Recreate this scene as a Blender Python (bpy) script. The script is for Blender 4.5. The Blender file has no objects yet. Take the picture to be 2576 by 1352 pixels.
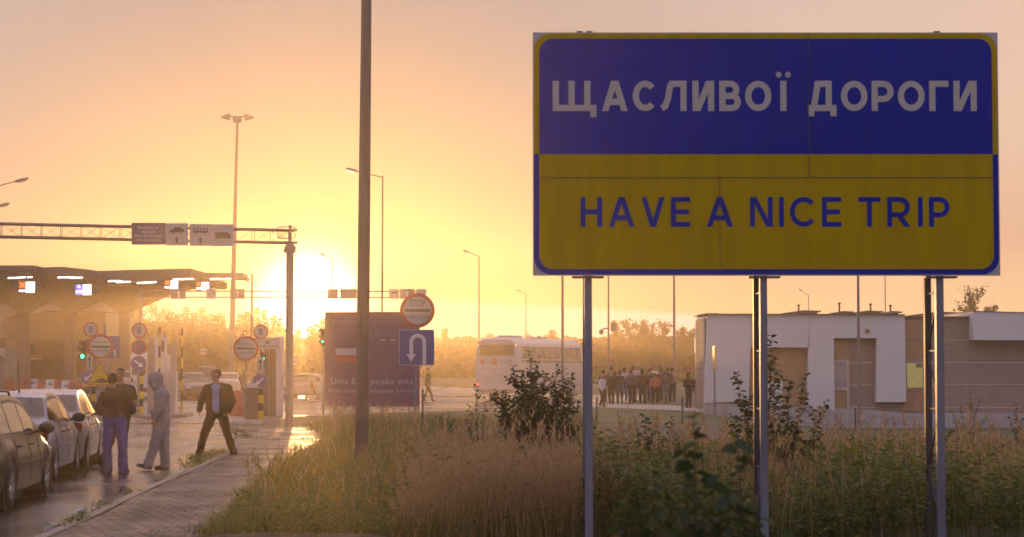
import bpy, bmesh, math, random
import numpy as np
from mathutils import Vector, Matrix, noise, Euler
R = math.radians
PI = math.pi
scene = bpy.context.scene
C = scene.collection

# ------------------------------------------------------------------ camera
F, CX, CY, HZ = 5000.0, 1288.0, 676.0, 920.0     # focal length and frame of the photograph, in its own pixels
TILT = math.atan((HZ - CY) / F)
CAMZ = 1.9
cam_d = bpy.data.cameras.new('camera')
cam = bpy.data.objects.new('camera', cam_d)
C.objects.link(cam)
cam.location = (0, 0, CAMZ)
cam.rotation_euler = (PI / 2 + TILT, 0, 0)
cam_d.sensor_width = 36.0
cam_d.lens = 36.0 * F / 2576.0
cam_d.clip_start = 0.1
cam_d.clip_end = 6000
cam_d.dof.use_dof = True
cam_d.dof.focus_distance = 50
cam_d.dof.aperture_fstop = 4.2
scene.camera = cam

# ------------------------------------------------------------------ sky, sun, exposure
SUN_AZ = math.atan((778 - CX) / F)                # measured from +Y towards +X
SUN_EL = R(1.75)
sun_dir = Vector((math.sin(SUN_AZ) * math.cos(SUN_EL), math.cos(SUN_AZ) * math.cos(SUN_EL), math.sin(SUN_EL)))
VEIL_FRONT = [(0, (0.713, 0.541, 0.332)), (.06, (0.615, 0.467, 0.307)), (.117, (0.443, 0.295, 0.271)), (.22, (0.492, 0.394, 0.344)), (.35, (0.455, 0.369, 0.357)), (.6, (0.553, 0.480, 0.553)), (1, (0.984, 0.886, 1.082))]
VEIL_FILL_BACK = [(0, (0.984, 0.787, 0.836)), (.2, (1.033, 0.935, 1.156)), (1, (1.058, 0.984, 1.255))]  # sky behind the camera, brightened as added fill for the foreground
STRIP = (1.5, 1.5, 2.3)
GLOW = (22.0, 1.0, .12, .45)      # height and tightness of the inner and the outer glow
GLOW_COL = (1.0, .75, .40)
world = bpy.data.worlds.new('World')
scene.world = world
world.use_nodes = True
wn, wl = world.node_tree.nodes, world.node_tree.links
wn.clear()
w_out = wn.new('ShaderNodeOutputWorld')

def wmath(op, a, b=None, c=None, clamp=False):
    n = wn.new('ShaderNodeMath')
    n.operation = op
    n.use_clamp = clamp
    for i, v in enumerate((a, b, c)):
        if v is None:
            continue
        if isinstance(v, (int, float)):
            n.inputs[i].default_value = v
        else:
            wl.new(v, n.inputs[i])
    return n.outputs[0]
def wramp(fac, stops):
    n = wn.new('ShaderNodeValToRGB')
    cr = n.color_ramp
    while len(cr.elements) < len(stops):
        cr.elements.new(0.5)
    for e, (p, c) in zip(cr.elements, stops):
        e.position = p
        e.color = (*c, 1)
    wl.new(fac, n.inputs[0])
    return n.outputs[0]
def wmix(fac, a, b, mode='MIX'):
    n = wn.new('ShaderNodeMix')
    n.data_type = 'RGBA'
    n.blend_type = mode
    for s_, v in ((n.inputs[0], fac), (n.inputs[6], a), (n.inputs[7], b)):
        if isinstance(v, (int, float)):
            s_.default_value = v
        elif isinstance(v, tuple):
            s_.default_value = (*v, 1)
        else:
            wl.new(v, s_)
    return n.outputs[2]
# clear sky at sundown
sky = wn.new('ShaderNodeTexSky')
sky.sky_type = 'NISHITA'
sky.sun_disc = False
sky.sun_elevation = SUN_EL
sky.sun_rotation = SUN_AZ
sky.air_density = 1.0
sky.dust_density = 1.0
sky.ozone_density = 3.5
w_bg = wn.new('ShaderNodeBackground')
w_bg.inputs['Strength'].default_value = 0.05
wl.new(sky.outputs[0], w_bg.inputs[0])
# thin high cloud veiling it, lit by the low sun and raised behind as fill: colour by height above the horizon and by angle from the sun
wtc = wn.new('ShaderNodeTexCoord')
wsep = wn.new('ShaderNodeSeparateXYZ')
wl.new(wtc.outputs['Generated'], wsep.inputs[0])
wdot = wn.new('ShaderNodeVectorMath')
wdot.operation = 'DOT_PRODUCT'
wl.new(wtc.outputs['Generated'], wdot.inputs[0])
wdot.inputs[1].default_value = sun_dir
w_ang = wmath('MULTIPLY', wmath('ARCCOSINE', wmath('MINIMUM', wdot.outputs['Value'], 0.9999999)), 180 / PI)
w_el = wmath('MULTIPLY', wmath('ARCSINE', wsep.outputs['Z']), 180 / PI)
w_az = wmath('MULTIPLY', wmath('ARCTAN2', wsep.outputs['X'], wsep.outputs['Y']), 180 / PI)
wns = wn.new('ShaderNodeTexNoise')
wmp = wn.new('ShaderNodeMapping')
wmp.inputs['Scale'].default_value = (6, 6, 45)
wl.new(wtc.outputs['Generated'], wmp.inputs[0])
wl.new(wmp.outputs[0], wns.inputs['Vector'])
wns.inputs['Scale'].default_value = 1.0
wns.inputs['Detail'].default_value = 4
w_n = wmath('SUBTRACT', wns.outputs['Fac'], 0.5)
w_e2 = wmath('ADD', w_el, wmath('MULTIPLY', w_n, 1.3))
front = wramp(wmath('DIVIDE', w_e2, 30.0), VEIL_FRONT)
w_boost = wmath('MINIMUM', wmath('MULTIPLY_ADD', w_ang, .085, .40), 1.75)
front = wmix(1.0, front, w_boost, 'MULTIPLY')
w_warm = wn.new('ShaderNodeMapRange')               # the veil is pinker away from the sun
w_warm.inputs['From Min'].default_value = 11
w_warm.inputs['From Max'].default_value = 24
wl.new(w_ang, w_warm.inputs[0])
front = wmix(w_warm.outputs[0], front, (.56, .25, .04), 'ADD')
back = wramp(wmath('DIVIDE', w_el, 90.0), VEIL_FILL_BACK)
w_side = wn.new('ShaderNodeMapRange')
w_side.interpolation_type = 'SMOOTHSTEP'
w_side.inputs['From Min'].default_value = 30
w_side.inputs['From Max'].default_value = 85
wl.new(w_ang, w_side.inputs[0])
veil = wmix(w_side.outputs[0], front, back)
# the lower edge of the cloud deck: a brighter clear strip under it
w_edge = wmath('ADD', wmath('ADD', w_el, wmath('MULTIPLY', w_az, 0.053)), wmath('MULTIPLY', w_n, 0.35))
w_strip = wn.new('ShaderNodeMapRange')
w_strip.interpolation_type = 'SMOOTHSTEP'
w_strip.inputs['From Min'].default_value = 1.86
w_strip.inputs['From Max'].default_value = 1.60
wl.new(w_edge, w_strip.inputs[0])
w_stripf = wmath('MULTIPLY', w_strip.outputs[0], wmath('SUBTRACT', 1.0, w_side.outputs[0]))
veil = wmix(w_stripf, veil, STRIP, 'MULTIPLY')
# the glow of the air straight round the sun
glow = wmath('ADD', wmath('MULTIPLY', wmath('POWER', 2.718, wmath('MULTIPLY', wmath('POWER', w_ang, 2.0), -GLOW[1])), GLOW[0]),
             wmath('MULTIPLY', wmath('POWER', 2.718, wmath('MULTIPLY', w_ang, -GLOW[3])), GLOW[2]))
glow_c = wmix(1.0, GLOW_COL, glow, 'MULTIPLY')
veil = wmix(1.0, veil, glow_c, 'ADD')
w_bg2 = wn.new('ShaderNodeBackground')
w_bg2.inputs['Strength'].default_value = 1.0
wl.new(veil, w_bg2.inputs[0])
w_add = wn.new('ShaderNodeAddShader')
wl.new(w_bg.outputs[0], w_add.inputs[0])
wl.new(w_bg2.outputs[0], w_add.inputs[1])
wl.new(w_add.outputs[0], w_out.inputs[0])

sun_l = bpy.data.lights.new('sun', 'SUN')
sun_l.energy = 2.5
sun_l.angle = R(0.53)
sun_l.color = (1.0, 0.53, 0.18)
sun_o = bpy.data.objects.new('sun', sun_l)
C.objects.link(sun_o)
sun_o.location = sun_dir * 60 + Vector((0, 0, 30))
sun_o.rotation_euler = (-sun_dir).to_track_quat('-Z', 'Y').to_euler()

scene.view_settings.view_transform = 'Standard'
scene.view_settings.look = 'None'
scene.view_settings.gamma = 1.0
scene.view_settings.exposure = -0.75
scene.view_settings.use_curve_mapping = False
scene.cycles.use_denoising = True
scene.cycles.sample_clamp_indirect = 6.0
scene.cycles.max_bounces = 6
scene.cycles.diffuse_bounces = 3
scene.cycles.glossy_bounces = 3
scene.cycles.transmission_bounces = 4
scene.cycles.transparent_max_bounces = 6
scene.cycles.volume_bounces = 0

# ------------------------------------------------------------------ measuring: a point of the photograph at a given distance
CT, ST = math.cos(TILT), math.sin(TILT)
def at(x, y, d):
    u, v = (x - CX) / F, (CY - y) / F
    k = d / (CT - v * ST)
    return Vector((u * k, d, CAMZ + (ST + v * CT) * k))
def gp(x, y, z=0.0):
    u, v = (x - CX) / F, (CY - y) / F
    k = (z - CAMZ) / (ST + v * CT)
    return Vector((u * k, (CT - v * ST) * k, z))
def sm(t):
    t = max(0.0, min(1.0, t))
    return t * t * (3 - 2 * t)
def gz(x, y):                                      # the ground falls away a little before the low building
    return -0.55 * sm((x - 6.8) / 6.0) * sm((y - 45) / 22.0) * (1 - sm((y - 95) / 30.0))
def px(d):
    return F / d                                   # photograph pixels per metre at distance d

# ------------------------------------------------------------------ materials
MATS = {}
def nmath(nt, op, a, b=None, clamp=False):
    n = nt.nodes.new('ShaderNodeMath')
    n.operation = op
    n.use_clamp = clamp
    for i, v in enumerate((a, b)):
        if v is None:
            continue
        if isinstance(v, (int, float)):
            n.inputs[i].default_value = v
        else:
            nt.links.new(v, n.inputs[i])
    return n.outputs[0]
def nnoise(nt, scale, detail=4, coord='Object', stretch=None):
    tc = nt.nodes.new('ShaderNodeTexCoord')
    n = nt.nodes.new('ShaderNodeTexNoise')
    n.inputs['Scale'].default_value = scale
    n.inputs['Detail'].default_value = detail
    if stretch:
        mp = nt.nodes.new('ShaderNodeMapping')
        mp.inputs['Scale'].default_value = stretch
        nt.links.new(tc.outputs[coord], mp.inputs[0])
        nt.links.new(mp.outputs[0], n.inputs['Vector'])
    else:
        nt.links.new(tc.outputs[coord], n.inputs['Vector'])
    return n.outputs['Fac']
def nramp(nt, fac, stops):
    n = nt.nodes.new('ShaderNodeValToRGB')
    cr = n.color_ramp
    while len(cr.elements) < len(stops):
        cr.elements.new(0.5)
    for e, (p, c) in zip(cr.elements, stops):
        e.position = p
        e.color = (*c, 1)
    nt.links.new(fac, n.inputs[0])
    return n.outputs[0]
def mat(name, col, rough=0.7, metal=0.0, spec=0.4, vary=0.18, scale=3.0, bump=0.0, bscale=30.0, stretch=None, emit=None, coat=0.0):
    if name in MATS:
        return MATS[name]
    m = bpy.data.materials.new(name)
    m.use_nodes = True
    nt = m.node_tree
    b = nt.nodes['Principled BSDF']
    b.inputs['Roughness'].default_value = rough
    b.inputs['Metallic'].default_value = metal
    b.inputs['Specular IOR Level'].default_value = spec
    b.inputs['Coat Weight'].default_value = coat
    if coat:
        b.inputs['Coat Roughness'].default_value = 0.06
    if vary > 0:
        f = nnoise(nt, scale, 5, stretch=stretch)
        lo = tuple(c * (1 - vary) for c in col)
        hi = tuple(min(1, c * (1 + vary)) for c in col)
        nt.links.new(nramp(nt, f, [(0.3, lo), (0.7, hi)]), b.inputs['Base Color'])
        nt.links.new(nmath(nt, 'ADD', nmath(nt, 'MULTIPLY', nmath(nt, 'SUBTRACT', f, 0.5), 0.25 * min(1, rough * 2)), rough, clamp=True), b.inputs['Roughness'])
    else:
        b.inputs['Base Color'].default_value = (*col, 1)
    if bump:
        bn = nt.nodes.new('ShaderNodeBump')
        bn.inputs['Strength'].default_value = bump
        bn.inputs['Distance'].default_value = 0.02
        nt.links.new(nnoise(nt, bscale, 4), bn.inputs['Height'])
        nt.links.new(bn.outputs[0], b.inputs['Normal'])
    if emit:
        b.inputs['Emission Color'].default_value = (*emit[0], 1)
        b.inputs['Emission Strength'].default_value = emit[1]
    MATS[name] = m
    return m
def leaf_mat(name, c1, c2, trans=0.45, gloss=0.1, rough=.5):
    """two-sided leaf: colour differs from leaf to leaf, light passes through"""
    if name in MATS:
        return MATS[name]
    m = bpy.data.materials.new(name)
    m.use_nodes = True
    nt = m.node_tree
    nt.nodes.clear()
    out = nt.nodes.new('ShaderNodeOutputMaterial')
    geo = nt.nodes.new('ShaderNodeNewGeometry')
    col = nramp(nt, geo.outputs['Random Per Island'], [(0, c1), (0.55, tuple((a + b) / 2 for a, b in zip(c1, c2))), (1, c2)])
    d = nt.nodes.new('ShaderNodeBsdfDiffuse')
    t = nt.nodes.new('ShaderNodeBsdfTranslucent')
    g = nt.nodes.new('ShaderNodeBsdfGlossy')
    g.inputs['Roughness'].default_value = rough
    g.inputs['Color'].default_value = (.5, .5, .5, 1)
    nt.links.new(col, d.inputs[0])
    nt.links.new(col, t.inputs[0])
    m1 = nt.nodes.new('ShaderNodeMixShader')
    m1.inputs[0].default_value = trans
    nt.links.new(d.outputs[0], m1.inputs[1])
    nt.links.new(t.outputs[0], m1.inputs[2])
    m2 = nt.nodes.new('ShaderNodeMixShader')
    m2.inputs[0].default_value = gloss
    nt.links.new(m1.outputs[0], m2.inputs[1])
    nt.links.new(g.outputs[0], m2.inputs[2])
    nt.links.new(m2.outputs[0], out.inputs[0])
    MATS[name] = m
    return m
def glass_mat(name, col=(.02, .02, .025), rough=.05):
    m = mat(name, col, rough, 0, .6, vary=0)
    return m

# ------------------------------------------------------------------ mesh building
class MB:
    """collects shapes, then links them as ONE mesh object; shapes take a material index"""
    def __init__(self):
        self.v, self.f, self.m = [], [], []
    def add(self, verts, faces, mi=0):
        o = len(self.v)
        self.v += [tuple(p) for p in verts]
        self.f += [tuple(i + o for i in f) for f in faces]
        self.m += [mi] * len(faces)
        return self
    def box(self, a, b, mi=0, bev=0.0, mtx=None):
        x0, x1 = sorted((a[0], b[0])); y0, y1 = sorted((a[1], b[1])); z0, z1 = sorted((a[2], b[2]))
        if bev > 0:
            bm = bmesh.new()
            bmesh.ops.create_cube(bm, size=1)
            for v in bm.verts:
                v.co = ((x0 + x1) / 2 + v.co.x * (x1 - x0), (y0 + y1) / 2 + v.co.y * (y1 - y0), (z0 + z1) / 2 + v.co.z * (z1 - z0))
            bmesh.ops.bevel(bm, geom=bm.edges[:], offset=min(bev, .45 * min(x1 - x0, y1 - y0, z1 - z0)), segments=2, affect='EDGES')
            vs = [v.co.copy() for v in bm.verts]
            fs = [[v.index for v in f.verts] for f in bm.faces]
            bm.free()
        else:
            vs = [Vector((x, y, z)) for z in (z0, z1) for y in (y0, y1) for x in (x0, x1)]
            fs = [(0, 2, 3, 1), (4, 5, 7, 6), (0, 1, 5, 4), (2, 6, 7, 3), (0, 4, 6, 2), (1, 3, 7, 5)]
        if mtx:
            vs = [mtx @ v for v in vs]
        return self.add(vs, fs, mi)
    def tube(self, pts, r, n=8, mi=0, cap=True, flat=None):
        """swept tube along points, r a number or a list"""
        pts = [Vector(p) for p in pts]
        rs = r if isinstance(r, (list, tuple)) else [r] * len(pts)
        vs, fs = [], []
        up = Vector((0, 0, 1))
        for i, p in enumerate(pts):
            t = (pts[min(i + 1, len(pts) - 1)] - pts[max(i - 1, 0)]).normalized()
            a = t.cross(up)
            if a.length < 1e-3:
                a = Vector((1, 0, 0))
            a.normalize()
            b = a.cross(t).normalized()
            for k in range(n):
                an = 2 * PI * (k + .5) / n
                vs.append(p + (a * math.cos(an) + b * math.sin(an)) * rs[i])
        for i in range(len(pts) - 1):
            for k in range(n):
                fs.append((i * n + k, i * n + (k + 1) % n, (i + 1) * n + (k + 1) % n, (i + 1) * n + k))
        if cap:
            fs.append(tuple(range(n - 1, -1, -1)))
            fs.append(tuple((len(pts) - 1) * n + k for k in range(n)))
        return self.add(vs, fs, mi)
    def prism(self, poly, y0, y1, mi=0, axis='Y', mside=None):
        """outline (a, b) extruded along an axis: 'Y' takes (x, z), 'X' takes (y, z), 'Z' takes (x, y)"""
        def mk(p, t):
            return {'Y': (p[0], t, p[1]), 'X': (t, p[0], p[1]), 'Z': (p[0], p[1], t)}[axis]
        n = len(poly)
        vs = [mk(p, y0) for p in poly] + [mk(p, y1) for p in poly]
        self.add(vs, [tuple(range(n)), tuple(range(2 * n - 1, n - 1, -1))], mi)
        o = len(self.v) - 2 * n
        fs = [(o + i, o + (i + 1) % n, o + n + (i + 1) % n, o + n + i) for i in range(n)]
        self.f += fs
        self.m += [mi if mside is None else mside] * n
        return self
    def disc(self, c, r, y0, y1, n=40, mi=0, mside=None):
        return self.prism([(c[0] + r * math.cos(2 * PI * k / n), c[1] + r * math.sin(2 * PI * k / n)) for k in range(n)], y0, y1, mi, 'Y', mside)
    def ring(self, c, r0, r1, y, n=40, mi=0, depth=.003):
        vs, fs = [], []
        for k in range(n):
            a = 2 * PI * k / n
            for r_ in (r0, r1):
                vs.append((c[0] + r_ * math.cos(a), y, c[1] + r_ * math.sin(a)))
        for k in range(n):
            j = (k + 1) % n
            fs.append((2 * k, 2 * k + 1, 2 * j + 1, 2 * j))
        return self.add(vs, fs, mi)
    def ell(self, c, r, mi=0, n=12, m=8, mtx=None):
        vs, fs = [], []
        for i in range(m + 1):
            th = PI * i / m
            for k in range(n):
                ph = 2 * PI * k / n
                p = Vector((r[0] * math.sin(th) * math.cos(ph), r[1] * math.sin(th) * math.sin(ph), r[2] * math.cos(th)))
                if mtx:
                    p = mtx @ p
                vs.append(p + Vector(c))
        for i in range(m):
            for k in range(n):
                fs.append((i * n + k, (i + 1) * n + k, (i + 1) * n + (k + 1) % n, i * n + (k + 1) % n))
        return self.add(vs, fs, mi)
    def lathe(self, prof, c=(0, 0, 0), n=24, axis='Z', mi=0):
        """profile of (radius, height)"""
        vs, fs = [], []
        for r_, h in prof:
            for k in range(n):
                a = 2 * PI * k / n
                p = {'Z': (r_ * math.cos(a), r_ * math.sin(a), h), 'X': (h, r_ * math.cos(a), r_ * math.sin(a)), 'Y': (r_ * math.cos(a), h, r_ * math.sin(a))}[axis]
                vs.append((p[0] + c[0], p[1] + c[1], p[2] + c[2]))
        for i in range(len(prof) - 1):
            for k in range(n):
                fs.append((i * n + k, i * n + (k + 1) % n, (i + 1) * n + (k + 1) % n, (i + 1) * n + k))
        return self.add(vs, fs, mi)
    def text(self, s, box, y, mi=0, bold=0.0, spacing=1.0, depth=.003):
        """lettering fitted into box (x0, x1, z0, z1) of the cap height, on a face looking at -Y"""
        vs, fs = text_mesh(s, bold, spacing)
        capv, _ = text_mesh('H', bold, 1.0)
        z0c, z1c = capv[:, 1].min(), capv[:, 1].max()
        x0, x1 = vs[:, 0].min(), vs[:, 0].max()
        sx = (box[1] - box[0]) / (x1 - x0)
        sz = (box[3] - box[2]) / (z1c - z0c)
        pts = [(box[0] + (p[0] - x0) * sx, y, box[2] + (p[1] - z0c) * sz) for p in vs]
        return self.add(pts, fs, mi)
    def build(self, name, mats, parent=None, smooth=None, local=False, angle=35):
        me = bpy.data.meshes.new(name)
        off = Vector((0, 0, 0))
        if parent is not None and not local:
            p = parent
            while p is not None:
                off = off + p.location
                p = p.parent
        me.from_pydata([(a - off.x, b - off.y, c - off.z) for a, b, c in self.v], [], self.f)
        if not isinstance(mats, (list, tuple)):
            mats = [mats]
        for m_ in mats:
            me.materials.append(m_)
        me.polygons.foreach_set('material_index', self.m)
        bm = bmesh.new()
        bm.from_mesh(me)
        bmesh.ops.recalc_face_normals(bm, faces=bm.faces[:])
        bm.to_mesh(me)
        bm.free()
        if smooth:
            me.polygons.foreach_set('use_smooth', [True] * len(me.polygons))
            try:
                me.set_sharp_from_angle(angle=R(angle))
            except Exception:
                pass
        me.update()
        o = bpy.data.objects.new(name, me)
        C.objects.link(o)
        if parent is not None:
            o.parent = parent
        return o
_TX = {}
def text_mesh(s, bold=0.0, spacing=1.0):
    key = (s, bold, spacing)
    if key not in _TX:
        cu = bpy.data.curves.new('lettering', 'FONT')
        cu.body = s
        cu.offset = bold
        cu.space_character = spacing
        cu.resolution_u = 4
        ob = bpy.data.objects.new('lettering', cu)
        C.objects.link(ob)
        dg = bpy.context.evaluated_depsgraph_get()
        me = ob.evaluated_get(dg).to_mesh()
        vs = np.array([v.co[:] for v in me.vertices])
        fs = [tuple(p.vertices) for p in me.polygons]
        ob.evaluated_get(dg).to_mesh_clear()
        bpy.data.objects.remove(ob)
        bpy.data.curves.remove(cu)
        _TX[key] = (vs, fs)
    return _TX[key]
def tag(o, label=None, cat=None, group=None, kind=None):
    if label:
        o['label'] = label
    if cat:
        o['category'] = cat
    if group:
        o['group'] = group
    if kind:
        o['kind'] = kind
    return o
def thing(name, label, cat, loc=(0, 0, 0), rotz=0.0, group=None):
    o = bpy.data.objects.new(name, None)
    o.empty_display_size = .2
    C.objects.link(o)
    o.location = loc
    o.rotation_euler = (0, 0, rotz)
    return tag(o, label, cat, group)
def copy_thing(root, loc, rotz=0.0, label=None, group=None, scale=None):
    r_ = root.copy()
    C.objects.link(r_)
    r_.location = loc
    r_.rotation_euler = (0, 0, rotz)
    if scale:
        r_.scale = (scale, scale, scale) if isinstance(scale, (int, float)) else scale
    if label:
        r_['label'] = label
    if group:
        r_['group'] = group
    for ch in list(root.children):
        c_ = ch.copy()
        C.objects.link(c_)
        c_.parent = r_
        for g in list(ch.children):
            d_ = g.copy()
            C.objects.link(d_)
            d_.parent = c_
    return r_
def rounded(x0, x1, z0, z1, r, n=8):
    pts = []
    for cx, cz, a0 in ((x1 - r, z1 - r, 0), (x0 + r, z1 - r, 90), (x0 + r, z0 + r, 180), (x1 - r, z0 + r, 270)):
        for k in range(n + 1):
            a = R(a0 + 90 * k / n)
            pts.append((cx + r * math.cos(a), cz + r * math.sin(a)))
    return pts
def raw_mesh(name, verts, faces, mats, parent=None, mi=None, smooth=False):
    """numpy arrays straight into a mesh; faces all with the same number of corners"""
    verts = np.asarray(verts, dtype=np.float32).reshape(-1, 3)
    faces = np.asarray(faces, dtype=np.int32)
    k = faces.shape[1]
    me = bpy.data.meshes.new(name)
    me.vertices.add(len(verts))
    me.vertices.foreach_set('co', verts.ravel())
    me.loops.add(faces.size)
    me.loops.foreach_set('vertex_index', faces.ravel())
    me.polygons.add(len(faces))
    me.polygons.foreach_set('loop_start', np.arange(len(faces), dtype=np.int32) * k)
    for m_ in (mats if isinstance(mats, (list, tuple)) else [mats]):
        me.materials.append(m_)
    if mi is not None:
        me.polygons.foreach_set('material_index', np.asarray(mi, dtype=np.int32))
    if smooth:
        me.polygons.foreach_set('use_smooth', np.ones(len(faces), dtype=bool))
    me.update(calc_edges=True)
    me.validate()
    o = bpy.data.objects.new(name, me)
    C.objects.link(o)
    if parent is not None:
        o.parent = parent
    return o
def sheet(name, pts, z, m, cell=None, kind='structure'):
    """a flat sheet on the ground from an outline"""
    mb = MB()
    mb.add([(p[0], p[1], z) for p in pts], [tuple(range(len(pts)))])
    o = mb.build(name, m)
    bm = bmesh.new()
    bm.from_mesh(o.data)
    bmesh.ops.triangulate(bm, faces=bm.faces[:])
    for f in bm.faces:
        if f.normal.z < 0:
            f.normal_flip()
    bm.to_mesh(o.data)
    bm.free()
    o['kind'] = kind
    return o

# ================================================================== THE SETTING
def catmull(pts, per=8):
    out = []
    P = [Vector((*p, 0)) for p in pts]
    for i in range(len(P) - 1):
        p0, p1, p2, p3 = P[max(i - 1, 0)], P[i], P[i + 1], P[min(i + 2, len(P) - 1)]
        for k in range(per):
            t = k / per
            out.append(.5 * ((2 * p1) + (-p0 + p2) * t + (2 * p0 - 5 * p1 + 4 * p2 - p3) * t * t + (-p0 + 3 * p1 - 3 * p2 + p3) * t ** 3))
    out.append(P[-1])
    return out
KERB = catmull([(-4.6, 8), (-4.8, 14), (-5.05, 22.3), (-5.38, 28.5), (-5.52, 32.1), (-5.68, 36.3), (-5.95, 41.5), (-6.55, 47), (-7.4, 53.5), (-8.25, 58.6)])
EDGE = catmull([(-2.9, 8), (-3.05, 14), (-3.3, 22.0), (-3.72, 28.5), (-3.95, 32.1), (-4.15, 36.3), (-4.3, 41.5), (-4.55, 47), (-5.1, 53.5), (-6.25, 58.6)])
PZ = .10                                            # height of the pavement over the road
def edge_x(y):
    for a, b in zip(EDGE, EDGE[1:]):
        if a.y <= y <= b.y:
            return a.x + (b.x - a.x) * (y - a.y) / (b.y - a.y)
    return EDGE[0].x if y < EDGE[0].y else EDGE[-1].x
def verge_z(x, y):
    return PZ * (1 - sm((x - edge_x(y) - 1.0) / 3.0)) * (1 - sm((y - 57) / 3.0)) + gz(x, y)

# bare soil and thin grass out to the horizon, one sheet with its shallow dip
soil = mat('soil', (.10, .075, .048), .9, vary=.45, scale=.9, bump=.6, bscale=9)
gx = sorted(set([-3000, -600, -150, -60, -30, 40, 70, 150, 600, 3000] + [x * .6 for x in range(8, 60)] + list(range(-16, 6, 2))))
gy = sorted(set([-40, 0, 8, 150, 200, 300, 500, 1200, 5200] + [12 + 2.5 * k for k in range(50)]))
gv = [(x, y, gz(x, y)) for y in gy for x in gx]
gf = [(j * len(gx) + i, j * len(gx) + i + 1, (j + 1) * len(gx) + i + 1, (j + 1) * len(gx) + i) for j in range(len(gy) - 1) for i in range(len(gx) - 1)]
tag(raw_mesh('ground', gv, gf, soil, smooth=True), kind='structure')

# wet asphalt: the queue lane and the wide apron of the crossing beyond
def asphalt(name, base, r0, r1, sc):
    m = bpy.data.materials.new(name)
    m.use_nodes = True
    nt = m.node_tree
    b = nt.nodes['Principled BSDF']
    f = nnoise(nt, sc, 6, stretch=(1.0, .35, 1))
    g = nnoise(nt, 60, 3)
    col = nramp(nt, f, [(.3, tuple(c * .6 for c in base)), (.7, tuple(c * 1.35 for c in base))])
    nt.links.new(col, b.inputs['Base Color'])
    mr = nt.nodes.new('ShaderNodeMapRange')
    mr.inputs['From Min'].default_value = .35
    mr.inputs['From Max'].default_value = .62
    mr.inputs['To Min'].default_value = r0
    mr.inputs['To Max'].default_value = r1
    nt.links.new(f, mr.inputs[0])
    nt.links.new(mr.outputs[0], b.inputs['Roughness'])
    bn = nt.nodes.new('ShaderNodeBump')
    bn.inputs['Strength'].default_value = .5
    bn.inputs['Distance'].default_value = .004
    nt.links.new(nmath(nt, 'ADD', g, nmath(nt, 'MULTIPLY', nnoise(nt, 3.0, 4, stretch=(1, .4, 1)), 6.0)), bn.inputs['Height'])
    nt.links.new(bn.outputs[0], b.inputs['Normal'])
    return m
wet = asphalt('wet_asphalt', (.026, .024, .024), .12, .30, .7)
road_pts = [(p.x, p.y) for p in KERB] + [(-8.9, 60.5), (-9.2, 64.5)]
sheet('road', road_pts + [(-60, 64.5), (-60, 8)], .004, wet)
ap = [gp(-900, 1062), gp(560, 1066), gp(700, 1058), gp(735, 1049), gp(900, 1044), gp(1060, 1037), gp(1300, 1030), gp(1500, 1026), gp(1600, 1010), gp(1640, 998), gp(1760, 985)]
sheet('apron', [(p.x, p.y) for p in ap] + [(40, 240), (-160, 240), (-160, ap[0].y)], .008, asphalt('damp_asphalt', (.05, .046, .044), .17, .34, .25))

# block paving, laid along the bend
pm = bpy.data.materials.new('block_paving')
pm.use_nodes = True
nt = pm.node_tree
pb = nt.nodes['Principled BSDF']
uv = nt.nodes.new('ShaderNodeUVMap')
uv.uv_map = 'metres'
wob = nt.nodes.new('ShaderNodeTexNoise')
wob.inputs['Scale'].default_value = 2.0
nt.links.new(uv.outputs[0], wob.inputs['Vector'])
wadd = nt.nodes.new('ShaderNodeVectorMath')
wadd.operation = 'MULTIPLY_ADD'
wadd.inputs[1].default_value = (.05, .05, .05)
nt.links.new(wob.outputs['Color'], wadd.inputs[0])
nt.links.new(uv.outputs[0], wadd.inputs[2])
br = nt.nodes.new('ShaderNodeTexBrick')
nt.links.new(wadd.outputs[0], br.inputs['Vector'])
br.inputs['Scale'].default_value = 1.0
br.inputs['Brick Width'].default_value = .21
br.inputs['Row Height'].default_value = .30
br.inputs['Mortar Size'].default_value = .030
br.inputs['Mortar Smooth'].default_value = .4
br.inputs['Bias'].default_value = -.2
br.inputs['Color1'].default_value = (.125, .074, .058, 1)
br.inputs['Color2'].default_value = (.062, .038, .031, 1)
br.inputs['Mortar'].default_value = (.020, .020, .012, 1)
pn = nnoise(nt, 1.1, 5)
mx = nt.nodes.new('ShaderNodeMix')
mx.data_type = 'RGBA'
mx.blend_type = 'MULTIPLY'
mx.inputs[0].default_value = .75
nt.links.new(br.outputs['Color'], mx.inputs[6])
nt.links.new(nramp(nt, pn, [(.3, (.55, .55, .5)), (.7, (1.15, 1.1, 1.1))]), mx.inputs[7])
nt.links.new(mx.outputs[2], pb.inputs['Base Color'])
usep = nt.nodes.new('ShaderNodeSeparateXYZ')
nt.links.new(uv.outputs[0], usep.inputs[0])
film = nt.nodes.new('ShaderNodeMapRange')           # the low end of the path still has a film of water on it
film.interpolation_type = 'SMOOTHSTEP'
film.inputs['From Min'].default_value = 24
film.inputs['From Max'].default_value = 40
film.inputs['To Min'].default_value = 0
film.inputs['To Max'].default_value = .11
nt.links.new(usep.outputs[1], film.inputs[0])
prough = nramp(nt, nnoise(nt, .8, 4), [(.35, (.42,) * 3), (.65, (.64,) * 3)])
nt.links.new(nmath(nt, 'SUBTRACT', prough, film.outputs[0]), pb.inputs['Roughness'])
bn = nt.nodes.new('ShaderNodeBump')
pb.inputs['Specular IOR Level'].default_value = .22
bn.inputs['Strength'].default_value = 1.0
bn.inputs['Distance'].default_value = .045
nt.links.new(nmath(nt, 'SUBTRACT', nmath(nt, 'MULTIPLY', nnoise(nt, 7, 3), .9), br.outputs['Fac']), bn.inputs['Height'])
nt.links.new(bn.outputs[0], pb.inputs['Normal'])
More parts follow.
